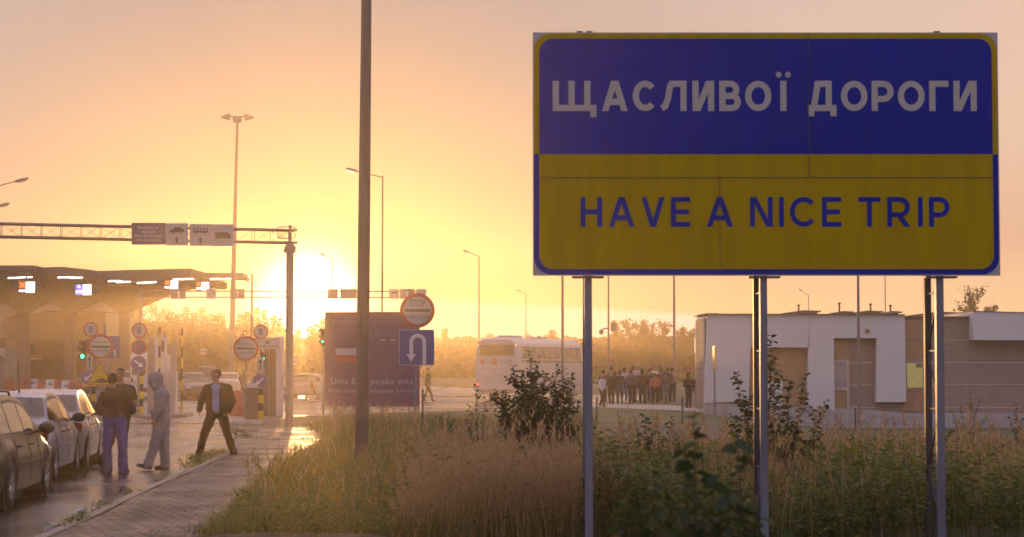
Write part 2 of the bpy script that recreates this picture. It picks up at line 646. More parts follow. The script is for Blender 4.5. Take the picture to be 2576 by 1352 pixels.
NA = 8
pv, puv, pf = [], [], []
run = 0
for i, (a, b) in enumerate(zip(KERB, EDGE)):
    if i:
        run += (((a + b) - (KERB[i - 1] + EDGE[i - 1])) / 2).length
    k0 = a + (b - a).normalized() * .15
    for j in range(NA + 1):
        p = k0.lerp(b + (b - a).normalized() * .35, j / NA)
        pv.append((p.x, p.y, PZ + .010 * math.sin(i * .9 + j * 1.7)))
        puv.append(((p - a).length, run))
for i in range(len(KERB) - 1):
    for j in range(NA):
        pf.append((i * (NA + 1) + j, i * (NA + 1) + j + 1, (i + 1) * (NA + 1) + j + 1, (i + 1) * (NA + 1) + j))
pav = raw_mesh('pavement', pv, pf, pm, smooth=True)
ul = pav.data.uv_layers.new(name='metres')
for l in pav.data.loops:
    ul.data[l.index].uv = puv[l.vertex_index]
pav['kind'] = 'structure'
concrete = mat('kerb_concrete', (.15, .12, .105), .6, vary=.4, scale=4, bump=.4, bscale=25)
mb = MB()
for i in range(len(KERB) - 1):
    a, b = KERB[i], KERB[i + 1]
    ea, eb = (EDGE[i] - a).normalized() * .148, (EDGE[i + 1] - b).normalized() * .148
    q = [a, b, b + eb, a + ea]
    top = PZ + .016
    mb.add([(p.x, p.y, -.05) for p in q] + [(p.x + (.015 if k in (0, 1) else 0), p.y, top) for k, p in enumerate(q)], [(0, 1, 5, 4), (4, 5, 6, 7), (2, 3, 7, 6)])
mb.build('kerb', concrete)['kind'] = 'structure'
# the verge beside the paving
vv, vf = [], []
ys = [8 + k * 1.6 for k in range(34)]
for y in ys:
    for j in range(13):
        x = edge_x(y) + .1 + (j / 12) ** 1.6 * 26
        vv.append((x, y, verge_z(x, y) + .014 + (.03 * noise.noise(Vector((x * .7, y * .7, 0))) + .03 if j else 0)))
for i in range(len(ys) - 1):
    for j in range(12):
        vf.append((i * 13 + j, i * 13 + j + 1, (i + 1) * 13 + j + 1, (i + 1) * 13 + j))
tag(raw_mesh('verge', vv, vf, mat('verge_soil', (.060, .050, .026), .9, vary=.5, scale=2.0, bump=.8, bscale=7), smooth=True), kind='structure')
# mown lawn strips and the walkway by the low building
lawn_m = mat('lawn', (.10, .105, .035), .9, vary=.4, scale=1.3, bump=.7, bscale=30)
def strip(name, outline, m, lift, step=1.2):
    """a sheet that follows the dip of the ground"""
    mb_ = MB()
    mb_.add([(p[0], p[1], 0) for p in outline], [tuple(range(len(outline)))])
    o = mb_.build(name, m)
    bm = bmesh.new()
    bm.from_mesh(o.data)
    x0, x1 = min(p[0] for p in outline), max(p[0] for p in outline)
    y0, y1 = min(p[1] for p in outline), max(p[1] for p in outline)
    x = math.floor(x0) + step
    while x < x1:
        bmesh.ops.bisect_plane(bm, geom=bm.verts[:] + bm.edges[:] + bm.faces[:], plane_co=(x, 0, 0), plane_no=(1, 0, 0))
        x += step
    y = math.floor(y0) + step * 2
    while y < y1:
        bmesh.ops.bisect_plane(bm, geom=bm.verts[:] + bm.edges[:] + bm.faces[:], plane_co=(0, y, 0), plane_no=(0, 1, 0))
        y += step * 2
    for v in bm.verts:
        v.co.z = gz(v.co.x, v.co.y) + lift
    for f in bm.faces:
        f.normal_update()
        if f.normal.z < 0:
            f.normal_flip()
    bm.to_mesh(o.data)
    bm.free()
    o['kind'] = 'structure'
    return o
strip('lawn', [(-7.5, 68), (-7.2, 74.5), (-5.6, 76.5), (-3.3, 81), (.2, 86), (4.2, 89.5), (6.0, 85.5), (8.4, 80), (12.5, 77.2), (20, 77), (22, 68), (10, 64.5), (2, 66), (-4, 66)], lawn_m, .010)
strip('walkway', [(4.0, 90.2), (3.9, 97), (6.3, 97.5), (12, 96), (12, 79), (8.5, 80.4), (6.1, 86)], mat('walkway', (.34, .29, .26), .6, vary=.2, scale=1.2, bump=.3), .014)
# far field behind the apron
sheet('field', [(5, 128), (60, 115), (140, 240), (-20, 240)], .016, mat('field_grass', (.12, .10, .045), .95, vary=.4, scale=.15))
# kerbed island between the lanes
mb = MB()
isl = [gp(322, 1048), gp(368, 1056), gp(470, 1051), gp(486, 1045), gp(440, 1037), gp(330, 1034)]
mb.prism([(p.x, p.y) for p in isl], -.05, .11, axis='Z')
mb.build('traffic_island', concrete)['kind'] = 'structure'
mb = MB()
a, b = gp(587, 1067), gp(674, 1064)
mb.box((a.x, a.y - .12, 0), (b.x, a.y + .12, .13), bev=.02)
tag(mb.build('kerb_strip', mat('pale_kerb', (.55, .50, .46), .5)), kind='structure')

# ================================================================== THE BIG SIGN IN FRONT
sign_blue = mat('sign_blue', (.0002, .015, .265), .5, spec=.05, vary=.14, scale=3, stretch=(2.5, 1, .35), bump=.04, bscale=2)
sign_yellow = mat('sign_yellow', (.35, .24, .001), .5, spec=.05, vary=.12, scale=3, stretch=(2.5, 1, .35), bump=.04, bscale=2)
sign_white = mat('sign_white', (.34, .34, .36), .5, spec=.3, vary=.05)
sign_grey = mat('sign_letter_grey', (.38, .36, .345), .5, spec=.2, vary=.05)
galv = mat('galvanised_steel', (.15, .16, .21), .45, .55, vary=.25, scale=8, stretch=(1, 1, .15))
galv_dark = mat('weathered_steel', (.06, .055, .07), .5, .45, vary=.3, scale=8, stretch=(1, 1, .15))
seam_m = mat('seam', (.05, .05, .06), .8, vary=0)
DS = 20.0
big = thing('welcome_sign', 'large blue and yellow road sign wishing travellers a nice trip, on steel lattice legs', 'road sign', (at(1928, 690, DS).x, DS, 0))
def SX(x, y=390): return at(x, y, DS).x
def SZ(y): return at(1900, y, DS).z
mb = MB()
xl, xr, zt, zb, zm = SX(1340.5), SX(2513), SZ(82), SZ(694), SZ(388.7)
ypl = DS
mb.box((xl, ypl, zb), (xr, ypl + .03, zt), 2)
fr, ro, ri = .053, .17, .14
def half(x0, x1, z0, z1, r, upper):
    pts = rounded(x0, x1, z0, z1, r)
    if upper:
        return [p for p in pts[:18]] + [(x0, zm), (x1, zm)]
    return [(x1, zm), (x0, zm)] + pts[18:]
mg = .012
mb.prism(half(xl + mg, xr - mg, zb + mg, zt - mg, ro, True), ypl - .004, ypl, 1)
mb.prism(half(xl + mg, xr - mg, zb + mg, zt - mg, ro, False), ypl - .004, ypl, 0)
mb.prism(half(xl + mg + fr, xr - mg - fr, zb + mg + fr, zt - mg - fr, ri, True), ypl - .008, ypl - .004, 0)
mb.prism(half(xl + mg + fr, xr - mg - fr, zb + mg + fr, zt - mg - fr, ri, False), ypl - .008, ypl - .004, 1)
def cropx(c): return SX(1317.2 + c * .48867)
def cropz(c): return SZ(56.45 + c * .48867)
# the lettering of the sign, drawn stroke by stroke
def ribbon(pts, w, closed=False):
    P = [Vector((p[0], p[1])) for p in pts]
    n = len(P)
    vs = []
    for i in range(n):
        a = P[i - 1] if (i > 0 or closed) else None
        b = P[(i + 1) % n] if (i < n - 1 or closed) else None
        d1 = (P[i] - a).normalized() if a is not None else None
        d2 = (b - P[i]).normalized() if b is not None else None
        d1 = d1 or d2
        d2 = d2 or d1
        n1, n2 = Vector((-d1.y, d1.x)), Vector((-d2.y, d2.x))
        m_ = (n1 + n2).normalized()
        k = w / 2 / max(.35, m_.dot(n1))
        vs += [P[i] + m_ * k, P[i] - m_ * k]
    fs = [(2 * i, 2 * i + 1, (2 * i + 3) % (2 * n), (2 * i + 2) % (2 * n)) for i in range(n if closed else n - 1)]
    return vs, fs
def arc_pts(cx, cz, rx, rz, a0, a1, n=20):
    return [(cx + rx * math.cos(R(a0 + (a1 - a0) * k / n)), cz + rz * math.sin(R(a0 + (a1 - a0) * k / n))) for k in range(n + 1)]
def glyph(ch, x0, x1, z0, z1, s):
    h, w, e = s / 2, x1 - x0, z1 - z0
    zm_ = (z0 + z1) / 2
    L = []
    def st(*p, closed=False): L.append(ribbon(p, s, closed))
    def dg(xa, za, xb, zb_):                       # slanting stroke with level ends
        hw = s / 2 * math.hypot(xb - xa, zb_ - za) / abs(zb_ - za)
        L.append(([Vector((xa - hw, za)), Vector((xa + hw, za)), Vector((xb + hw, zb_)), Vector((xb - hw, zb_))], [(0, 1, 2, 3)]))
    def bowl(xs, za, zb_, xe):
        r_ = (zb_ - za) / 2
        st((xs, zb_), *[p for p in arc_pts(xe - h - min(r_, (xe - xs) * .6), (za + zb_) / 2, min(r_, (xe - xs) * .6), r_, 90, -90, 14)], (xs, za))
    if ch == 'Щ':
        b = x1 - s * .95
        for x in (x0 + h, (x0 + b) / 2, b - h):
            st((x, z0), (x, z1))
        st((x0, z0 + h), (x1, z0 + h))
        st((x1 - h, z0 + h), (x1 - h, z0 - e * .2))
    elif ch in 'AАЛVД':
        top, bot = z1, z0
        m = (x0 + x1) / 2
        if ch in 'AА':
            dg(x0 + h * 1.05, bot, m - h * .12, top); dg(x1 - h * 1.05, bot, m + h * .12, top)
            st((x0 + w * .24, z0 + e * .30), (x1 - w * .24, z0 + e * .30))
        elif ch == 'V':
            dg(m - h * .12, bot, x0 + h * 1.05, top); dg(m + h * .12, bot, x1 - h * 1.05, top)
        elif ch == 'Л':
            st((x1 - h, z0), (x1 - h, z1)); st((x0 + w * .30, z1 - h), (x1, z1 - h))
            st((x0, z0 + h * .9), (x0 + w * .14, z0 + h * 1.5), (x0 + w * .25, z0 + e * .4), (x0 + w * .36, z1 - h))
        else:
            st((x0, z0 + h), (x1, z0 + h))
            for x in (x0 + h, x1 - h):
                st((x, z0 + h), (x, z0 - e * .17))
            st((x1 - s * 1.25, z0 + h), (x1 - s * 1.25, z1)); st((x0 + w * .30, z1 - h), (x1 - s * .75, z1 - h))
            dg(x0 + w * .22, z0 + s, x0 + w * .36, z1)
    elif ch in 'CС':
        st(*arc_pts((x0 + x1) / 2 + w * .03, zm_, w / 2 - h + w * .03, e / 2 - h, 42, 318, 26))
    elif ch in 'OО':
        st(*arc_pts((x0 + x1) / 2, zm_, w / 2 - h, e / 2 - h, 0, 345, 23), closed=True)
    elif ch == 'И':
        st((x0 + h, z0), (x0 + h, z1)); st((x1 - h, z0), (x1 - h, z1)); dg(x0 + s * .75, z0, x1 - s * .75, z1)
    elif ch == 'N':
        st((x0 + h, z0), (x0 + h, z1)); st((x1 - h, z0), (x1 - h, z1)); dg(x1 - s * .75, z0, x0 + s * .75, z1)
    elif ch in 'PРRВ':
        st((x0 + h, z0), (x0 + h, z1))
        mid = z0 + e * (.50 if ch == 'В' else .40)
        bowl(x0 + h, mid, z1 - h, x1 - (w * .07 if ch == 'В' else 0))
        if ch == 'В':
            bowl(x0 + h, z0 + h, mid, x1)
        if ch == 'R':
            dg(x1 - h * 1.1, z0, x0 + w * .50, mid)
    elif ch in 'IЇ':
        st(((x0 + x1) / 2, z0), ((x0 + x1) / 2, z1))
        if ch == 'Ї':
            for dx in (-1, 1):
                c0 = ((x0 + x1) / 2 + dx * s * .74, z1 + e * .20)
                L.append(([Vector((c0[0] + s * .48 * math.cos(k * PI / 8), c0[1] + s * .48 * math.sin(k * PI / 8))) for k in range(16)], [tuple(range(16))]))
    elif ch == 'Г':
        st((x0 + h, z0), (x0 + h, z1)); st((x0, z1 - h), (x1, z1 - h))
    elif ch == 'H':
        st((x0 + h, z0), (x0 + h, z1)); st((x1 - h, z0), (x1 - h, z1)); st((x0 + h, zm_), (x1 - h, zm_))
    elif ch == 'E':
        st((x0 + h, z0), (x0 + h, z1))
        for z in (z0 + h, zm_, z1 - h):
            st((x0 + h, z), (x1 - (w * .06 if z == zm_ else 0), z))
    elif ch == 'T':
        st((x0, z1 - h), (x1, z1 - h)); st(((x0 + x1) / 2, z0), ((x0 + x1) / 2, z1 - h))
    return L
for row, zb_, zt_, stw, mi in (
        ((('Щ', 150, 375), ('А', 403, 537), ('С', 562, 684), ('Л', 711, 840), ('И', 870, 982), ('В', 1008, 1120), ('О', 1141, 1277), ('Ї', 1322, 1355),
          ('Д', 1465, 1612), ('О', 1635, 1772), ('Р', 1793, 1907), ('О', 1928, 2067), ('Г', 2090, 2190), ('И', 2215, 2335)), 458, 302, 32, 3),
        ((('H', 293, 403), ('A', 438, 569), ('V', 605, 725), ('E', 757, 855), ('A', 941, 1075), ('N', 1163, 1280), ('I', 1313, 1337), ('C', 1368, 1502),
          ('E', 1533, 1632), ('T', 1720, 1834), ('R', 1868, 1985), ('I', 2027, 2050), ('P', 2083, 2189)), 1053, 900, 25, 0)):
    for ch, a, b in row:
        k = 0
        for vs_, fs_ in glyph(ch, cropx(a), cropx(b), cropz(zb_), cropz(zt_), cropx(stw) - cropx(0)):
            k += 1
            mb.add([(p.x, ypl - .010 - .0004 * k, p.y) for p in vs_], fs_, mi)
zs = cropz(800)
mb.box((xl + .004, ypl - .0165, zs - .003), (xr - .004, ypl - .0150, zs + .003), 4)
mb.box((cropx(1468) - .003, ypl - .0165, zs + .004), (cropx(1468) + .003, ypl - .0150, zt - .004), 4)
mb.box((cropx(1008) - .003, ypl - .0165, zb + .004), (cropx(1008) + .003, ypl - .0150, zs - .004), 4)
mb.build('sign_panel', [sign_blue, sign_yellow, sign_white, sign_grey, seam_m], big)
mb = MB()
for z in (zb + .35, zb + 1.0, zb + 1.7, zb + 2.2):
    mb.box((xl + .05, ypl + .032, z - .03), (xr - .05, ypl + .075, z + .03))
for c in (290, 340, 2135):
    mb.box((cropx(c) - .03, ypl + .002, zt + .002), (cropx(c) + .03, ypl + .07, zt + .014))
mb.build('stiffener_rails', galv_dark, big)
for fx0, fx1, fw in ((1478.5, 1483, 18), (1921.5, 1927, 17), (2366, 2374, 18)):
    w = fw / px(DS) / 2
    tx, bx = SX(fx0), SX(fx1, 1340)
    lg = MB()
    y0 = ypl + .08
    lg.add([(bx - w * 1.12, y0, -.1), (bx + w * 1.12, y0, -.1), (bx + w * 1.12, y0 + .08, -.1), (bx - w * 1.12, y0 + .08, -.1),
            (tx - w, y0, zt - .1), (tx + w, y0, zt - .1), (tx + w, y0 + .08, zt - .1), (tx - w, y0 + .08, zt - .1)],
           [(0, 1, 5, 4), (1, 2, 6, 5), (2, 3, 7, 6), (3, 0, 4, 7), (0, 3, 2, 1), (4, 5, 6, 7)], 0)
    lo = lg.build('leg', galv, big)
    rr = MB()
    ry = y0 + .58
    sp = .592
    rr.add([(bx - w * 1.0, ry, -.1), (bx + w * 1.0, ry, -.1), (bx + w * 1.0, ry + .07, -.1), (bx - w * 1.0, ry + .07, -.1),
            (tx - w * .85, ry, zt - .3), (tx + w * .85, ry, zt - .3), (tx + w * .85, ry + .07, zt - .3), (tx - w * .85, ry + .07, zt - .3)],
           [(0, 1, 5, 4), (1, 2, 6, 5), (2, 3, 7, 6), (3, 0, 4, 7), (0, 3, 2, 1), (4, 5, 6, 7)], 0)
    rr.build('rear_strut', galv_dark, lo)
    br_ = MB()
    z = SZ(1329) - 2 * sp * .5
    k = 0
    while z < zb + 1.2:
        x = bx + (tx - bx) * max(0, z) / zt
        br_.tube([(x - .01, y0 + .085, z), (x - .01, ry - .005, z)], .009, 6)
        br_.tube([(x, y0 + .085, z + (.02 if k % 2 else sp - .02)), (x, ry - .005, z + (sp - .02 if k % 2 else .02))], .011, 6)
        z += sp
        k += 1
    br_.build('lattice_bracing', galv_dark, lo)
    pl = MB()
    pl.box((tx - .16, ypl + .002, zb - .022), (tx + .16, ypl + .16, zb - .004))
    pl.build('flange_plate', galv_dark, lo)

# ================================================================== POLES, MASTS, LAMPS
pole_m = mat('lamp_pole_steel', (.09, .075, .085), .55, .2, vary=.3, scale=5, stretch=(1, 1, .2), bump=.25, bscale=40)
far_pole = mat('painted_pole', (.20, .17, .17), .6, .1, vary=.2)
lamp_m = mat('lamp_housing', (.16, .16, .19), .5, .2)
lamp_glow = mat('lamp_glass', (.8, .78, .7), .3, vary=0, emit=((1, .93, .8), 2.0))
lens_m = mat('lamp_lens', (.5, .48, .45), .25, vary=0)
# the tall tapered pole close by
PD = 35.8
base = at(909.5, 1180, PD)
t = thing('tall_pole', 'tall tapered grey steel lamp pole in the grass, cut off by the top edge', 'pole', (base.x, PD, 0))
mb = MB()
prof = []
for k in range(7):
    z = k / 6 * 10.6
    cx = base.x + (at(922, 0, PD).x - base.x) * z / at(922, 0, PD).z
    r_ = .133 - .0042 * z - .0
    prof.append((cx, z, r_))
mb.tube([(c_, PD, z) for c_, z, r_ in prof], [r_ for c_, z, r_ in prof], 8)
mb.build('pole', pole_m, t)
mb = MB()
mb.box((base.x - .07, PD - .139, .5), (base.x + .06, PD - .10, .95), bev=.01)
mb.build('access_door', galv_dark, t)
mb = MB()
c_ = prof[-1][0]
mb.tube([(c_, PD, 10.5), (c_ - .1, PD, 11.0), (c_ - 1.2, PD, 11.3)], .05, 8)
mb.ell((c_ - 1.6, PD, 11.33), (.5, .14, .09), 0, 14, 8)
mb.build('lamp_head', lamp_m, t, smooth=True)

def street_lamp(xb, ytop, d, xtip, ytip, wpx, label, lit=False, head_px=34, lean=0):
    top = at(xb, ytop, d)
    b0 = Vector((top.x + lean, d, gz(top.x, d)))
    t_ = thing('street_lamp', label, 'street lamp', b0, group='street lamps along the crossing')
    m_ = MB()
    rb = wpx / px(d) / 2
    m_.tube([b0, b0.lerp(top, .5), top + Vector((0, 0, .08))], [rb * 1.25, rb, rb * .75], 10)
    m_.build('pole', far_pole, t_, smooth=True)
    tip = at(xtip, ytip, d)
    s = 1 if tip.x > top.x else -1
    L = head_px / px(d)
    dirv = (tip - top).normalized()
    inner = tip - dirv * L
    m_ = MB()
    m_.tube([top, inner + dirv * .1], rb * .55, 8)
    m_.build('arm', far_pole, t_, smooth=True)
    m_ = MB()
    rot = Matrix.Rotation(-math.atan2(dirv.z, abs(dirv.x)) * s, 3, 'Y')
    mid = (tip + inner) / 2
    m_.ell(mid, (L / 2, .15, .085), 0, 16, 8, rot)
    hd = m_.build('lamp_head', lamp_m, t_, smooth=True)
    m_ = MB()
    m_.ell(mid + Vector((s * L * .08, 0, -.06)), (L * .33, .10, .055), 0, 14, 6, rot)
    m_.build('lamp_glass', lamp_glow if lit else lens_m, hd, smooth=True)
    return t_
street_lamp(962.5, 447, 95, 869, 424, 5.5, 'lit street lamp on a slim pole beyond the welcome board, behind the tall pole', True)
street_lamp(1205, 646, 160, 1164, 629, 4.5, 'street lamp with its arm to one side, standing behind the white coach', head_px=18)
street_lamp(1323, 740, 250, 1298, 728, 3, 'small far street lamp seen over the roof of the coach', head_px=14)
street_lamp(836, 652, 170, 804, 637, 3.4, 'far street lamp in the glare of the sun beside the gantry post', head_px=17)
street_lamp(2034, 744, 250, 2009, 726, 3, 'far street lamp standing behind the roof of the low pale building', head_px=13)
street_lamp(-50, 480, 100, 73, 448, 5, 'upper of the two street lamps reaching in over the gantry beam', head_px=40)
street_lamp(-66, 535, 112, 25, 511, 5, 'lower of the two street lamps reaching in over the gantry beam', head_px=34)

def plain_pole(x, ytop, d, wpx, label, extra=None, ptop=None):
    X = at(x, 700, d).x
    zt_ = at(x, ytop, d).z
    t_ = thing('floodlight_pole', label, 'pole', (X, d, gz(X, d)), group='plain poles round the apron')
    m_ = MB()
    r_ = wpx / px(d) / 2
    m_.tube([(X, d, gz(X, d)), (X, d, zt_ * .5), (X, d, zt_)], [r_ * 1.2, r_, r_ * .7], 10)
    m_.build('pole', far_pole, t_, smooth=True)
    if ptop != False:
        m_ = MB()
        m_.box((X - .35, d - .12, zt_ - .05), (X + .35, d + .12, zt_ + .10), bev=.03)
        m_.build('lamp_head', lamp_m, t_)
    return t_
plain_pole(1415, 560, 104, 7, 'plain pole rising in front of the side of the white coach')
cp = plain_pole(1530.5, 600, 126, 5, 'plain pole with a camera and a small box on it, behind the crowd')
plain_pole(1695.5, 600, 126, 6.5, 'plain pole rising behind the person with a hand on the hip')
plain_pole(2158.5, 600, 64, 7.5, 'plain pole standing right in front of the low building')
plain_pole(2226.5, 600, 200, 3, 'thin far pole behind the roof of the low building')
plain_pole(634, 688, 92, 6, 'short plain pole behind the border control signs', ptop=False)
mb = MB()
p = at(1530.5, 823, 126)
mb.box((p.x + .12, p.y - .2, p.z - .25), (p.x + .5, p.y + .15, p.z + .25), bev=.03)
mb.build('equipment_box', lamp_m, cp)
mb = MB()
mb.tube([(p.x, p.y, p.z - .1), (p.x - .3, p.y, p.z - .1), (p.x - .42, p.y, p.z - .22)], .045, 8)
mb.ell((p.x - .45, p.y, p.z - .32), (.15, .15, .17), 0, 12, 8)
mb.build('camera', lamp_m, cp, smooth=True)

# high mast with floodlights
MD = 130
mtop = at(597, 303, MD)
mbase = Vector((at(580, 990, MD).x, MD, 0))
t = thing('light_mast', 'very tall light mast with wedge-shaped floodlights behind the gantry sign', 'light mast', mbase)
mb = MB()
mb.tube([mbase, mbase.lerp(mtop, .5), mtop], [.20, .15, .08], 12)
mb.build('mast', far_pole, t, smooth=True)
mb = MB()
mb.box((mtop.x - .28, MD - .28, mtop.z - .15), (mtop.x + .24, MD + .28, mtop.z + .25), bev=.05)
mb.tube([mtop + Vector((-.9, 0, .28)), mtop + Vector((0, 0, .22)), mtop + Vector((.9, 0, .28))], .05, 8)
mb.build('headframe', lamp_m, t)
for s, cx in ((-1, 567), (1, 628)):
    mb = MB()
    c_ = at(cx, 295, MD)
    w = .30
    mb.add([(c_.x - s * w, MD - .3, c_.z + .22), (c_.x - s * w, MD + .3, c_.z + .22), (c_.x - s * w, MD + .3, c_.z - .2), (c_.x - s * w, MD - .3, c_.z - .2),
            (c_.x + s * .28, MD - .1, c_.z + .02), (c_.x + s * .28, MD + .1, c_.z + .02), (c_.x + s * .28, MD + .1, c_.z - .06), (c_.x + s * .28, MD - .1, c_.z - .06)],
           [(0, 1, 2, 3), (4, 5, 6, 7), (0, 1, 5, 4), (1, 2, 6, 5), (2, 3, 7, 6), (3, 0, 4, 7)])
    mb.build('floodlight', lamp_m, t)

# ================================================================== THE GANTRY OVER THE LANES
gsteel = mat('gantry_steel', (.24, .20, .20), .5, .4, vary=.2)
PA = at(728, 900, 59.4)
PA.z = 0
PB = at(-260, 900, 55.7)
PB.z = 0
def gpt(x):                                        # a point along the gantry: X of the picture column x
    # intersect the viewing plane of the column with the line PA-PB
    u = (x - CX) / F
    tt = (u * PA.y * 1.0 - PA.x) / ((PB.x - PA.x) - u * (PB.y - PA.y))
    return PA.lerp(PB, tt)
GZ1, GZ0 = at(728, 580, 59.4).z, at(728, 611.5, 59.4).z
t = thing('sign_gantry', 'lattice sign gantry spanning the car lanes with blue and white lane signs', 'gantry', (PA.x, PA.y, 0))
gdir = (PB - PA).normalized()
gn = Vector((gdir.y, -gdir.x, 0))
if gn.y > 0:
    gn = -gn
mb = MB()
mb.tube([PA + Vector((0, 0, 0)), PA + Vector((0, 0, GZ0 + .02))], [.12, .115], 10)
mb.box((PA.x - .16, PA.y - .16, 0), (PA.x + .16, PA.y + .16, .06))
mb.tube([PA + Vector((0, 0, GZ0)), PA + Vector((0, 0, GZ1 + .16))], .05, 8)
mb.build('post', gsteel, t)
mb = MB()
A0 = PA - gdir * .18
for z in (GZ0, GZ1):
    for off in (-.2, .2):
        mb.tube([A0 + gn * off + Vector((0, 0, z)), PB + gn * off + Vector((0, 0, z))], .036, 6)
L = (PB - PA).length
k = 0
while k * .56 < L - .56:
    p, q = PA + gdir * (k * .56), PA + gdir * ((k + 1) * .56)
    for off in (-.2, .2):
        mb.tube([p + gn * off + Vector((0, 0, GZ0)), p + gn * off + Vector((0, 0, GZ1))], .011, 5)
        mb.tube([p + gn * off + Vector((0, 0, GZ0)), q + gn * off + Vector((0, 0, GZ1))], .006, 4)
        mb.tube([p + gn * off + Vector((0, 0, GZ1)), q + gn * off + Vector((0, 0, GZ0))], .006, 4)
    k += 1
mb.build('truss', gsteel, t)
panel_blue = mat('lane_sign_blue', (.09, .06, .15), .45, vary=.08)
panel_white = mat('lane_sign_white', (.36, .33, .38), .45, vary=.06)
ink = mat('sign_ink', (.03, .026, .03), .6, vary=0)
letter_pale = mat('sign_letter_white', (.60, .56, .60), .5, vary=0)
def G(x, y):                                       # picture point on the face of the gantry signs
    p = gpt(x) + gn * .26
    d = p.y
    return Vector((at(x, y, d).x, d, at(x, y, d).z))
def gquad(mb_, x0, x1, y0, y1, mi, lift=0.0):
    a, b, c_, d_ = G(x0, y1), G(x1, y1), G(x1, y0), G(x0, y0)
    vs = [p + gn * lift for p in (a, b, c_, d_)] + [p + gn * (lift - .012) for p in (a, b, c_, d_)]
    mb_.add(vs, [(0, 1, 2, 3), (4, 7, 6, 5), (0, 4, 5, 1), (1, 5, 6, 2), (2, 6, 7, 3), (3, 7, 4, 0)], mi)
def gpoly(mb_, pts, mi, lift):
    mb_.add([G(x, y) + gn * lift for x, y in pts], [tuple(range(len(pts)))], mi)
def gtext(mb_, s, x0, x1, y0, y1, mi, lift, bold=0.0):
    vs, fs = text_mesh(s, bold, 1.05)
    cv, _ = text_mesh('H', bold, 1.0)
    c0, c1 = cv[:, 1].min(), cv[:, 1].max()
    a0, a1 = vs[:, 0].min(), vs[:, 0].max()
    mb_.add([G(x0 + (p[0] - a0) / (a1 - a0) * (x1 - x0), y1 - (p[1] - c0) / (c1 - c0) * (y1 - y0)) + gn * lift for p in vs], fs, mi)
def arrow_up(x, y0, y1, w):
    h = (y1 - y0) * .4
    return [(x - w * .28, y1), (x + w * .28, y1), (x + w * .28, y0 + h), (x + w * .62, y0 + h), (x, y0), (x - w * .62, y0 + h), (x - w * .28, y0 + h)]
car_icon = [(0, .75), (.06, .45), (.22, .38), (.38, .08), (.72, .05), (.9, .3), (1, .42), (1, .75), (.86, .78), (.8, .98), (.7, .98), (.66, .8), (.36, .84), (.32, 1), (.2, 1), (.16, .84)]
bus_icon = [(0, .1), (1, .1), (1, .85), (.84, .85), (.8, 1), (.72, 1), (.68, .85), (.3, .85), (.26, 1), (.18, 1), (.14, .85), (0, .85)]
truck_icon = [(0, 0), (.8, 0), (.8, .2), (.9, .2), (1, .5), (1, .85), (.93, .85), (.9, 1), (.83, 1), (.8, .85), (.34, .85), (.31, 1), (.25, 1), (.22, .85), (.16, .85), (.13, 1), (.07, 1), (.04, .85), (0, .85)]
def icon(pts, x0, x1, y0, y1):
    return [(x0 + a * (x1 - x0), y0 + b * (y1 - y0)) for a, b in pts]
mb = MB()
gquad(mb, 331, 417, 561, 616, 0)
gquad(mb, 417.6, 473, 562, 618, 1)
for s, a, b, y0, y1 in (('Nothing to', 348, 398, 568.5, 576), ('declare', 357, 391, 579.5, 587), ('Nic do oclenia', 340, 408, 590, 597), ('Без декларації', 345, 403, 602, 607)):
    gtext(mb, s, a, b, y0, y1, 3, .004)
gpoly(mb, icon(car_icon, 426, 463, 571, 588), 2, .004)
gpoly(mb, arrow_up(445, 596, 612, 10), 2, .004)
mb.build('sign_panel', [panel_blue, panel_white, ink, letter_pale], t)
mb = MB()
gquad(mb, 477, 532.8, 564, 619, 1)
gquad(mb, 533.4, 588, 564.5, 620, 1)
gpoly(mb, icon(bus_icon, 486, 523, 573, 588), 2, .004)
for i in range(4):
    gquad(mb, 488.5 + i * 8.4, 494.5 + i * 8.4, 576, 581, 1, .007)
gpoly(mb, arrow_up(504.5, 597, 613, 10), 2, .004)
gpoly(mb, icon(truck_icon, 541, 581, 585, 602), 2, .004)
mb.build('sign_panel', [panel_blue, panel_white, ink, letter_pale], t)
mb = MB()
c_ = PA + Vector((0, 0, GZ0 - .18))
mb.box((c_.x - .15, c_.y - .2, c_.z - .06), (c_.x + .17, c_.y + .15, c_.z + .10), bev=.03)
for k in range(5):
    mb.box((c_.x - .17 + k * .066, c_.y - .24, c_.z - .12 - .03 * (k % 2)), (c_.x - .115 + k * .066, c_.y - .12, c_.z - .02), bev=.01)
mb.add([(c_.x + .12, c_.y - .2, c_.z - .03), (c_.x + .23, c_.y - .2, c_.z - .09), (c_.x + .15, c_.y - .2, c_.z - .13)], [(0, 1, 2)])
mb.tube([c_ + Vector((.14, -.2, -.08)), c_ + Vector((.20, -.2, -.28)), c_ + Vector((.16, -.2, -.42)), c_ + Vector((.12, -.2, -.36)), c_ + Vector((.10, -.2, -.9))], .010, 5)
mb.build('camera_cluster', gsteel, t)
mb = MB()
p0, p1 = at(697, 571, 59.9), at(744, 600, 59.9)
ra = [(p.x, 59.9, p.z) for p in [Vector((a, 0, b)) for a, b in rounded(p0.x, p1.x, p1.z, p0.z, .1, 5)]]
mb.tube(ra + [ra[0]], .014, 5)
for k in range(1, 12):
    z = p1.z + (p0.z - p1.z) * k / 12
    mb.tube([(p0.x + .02, 59.9, z), (p1.x - .02, 59.9, z)], .005, 4)
mb.build('grid_antenna', gsteel, t)

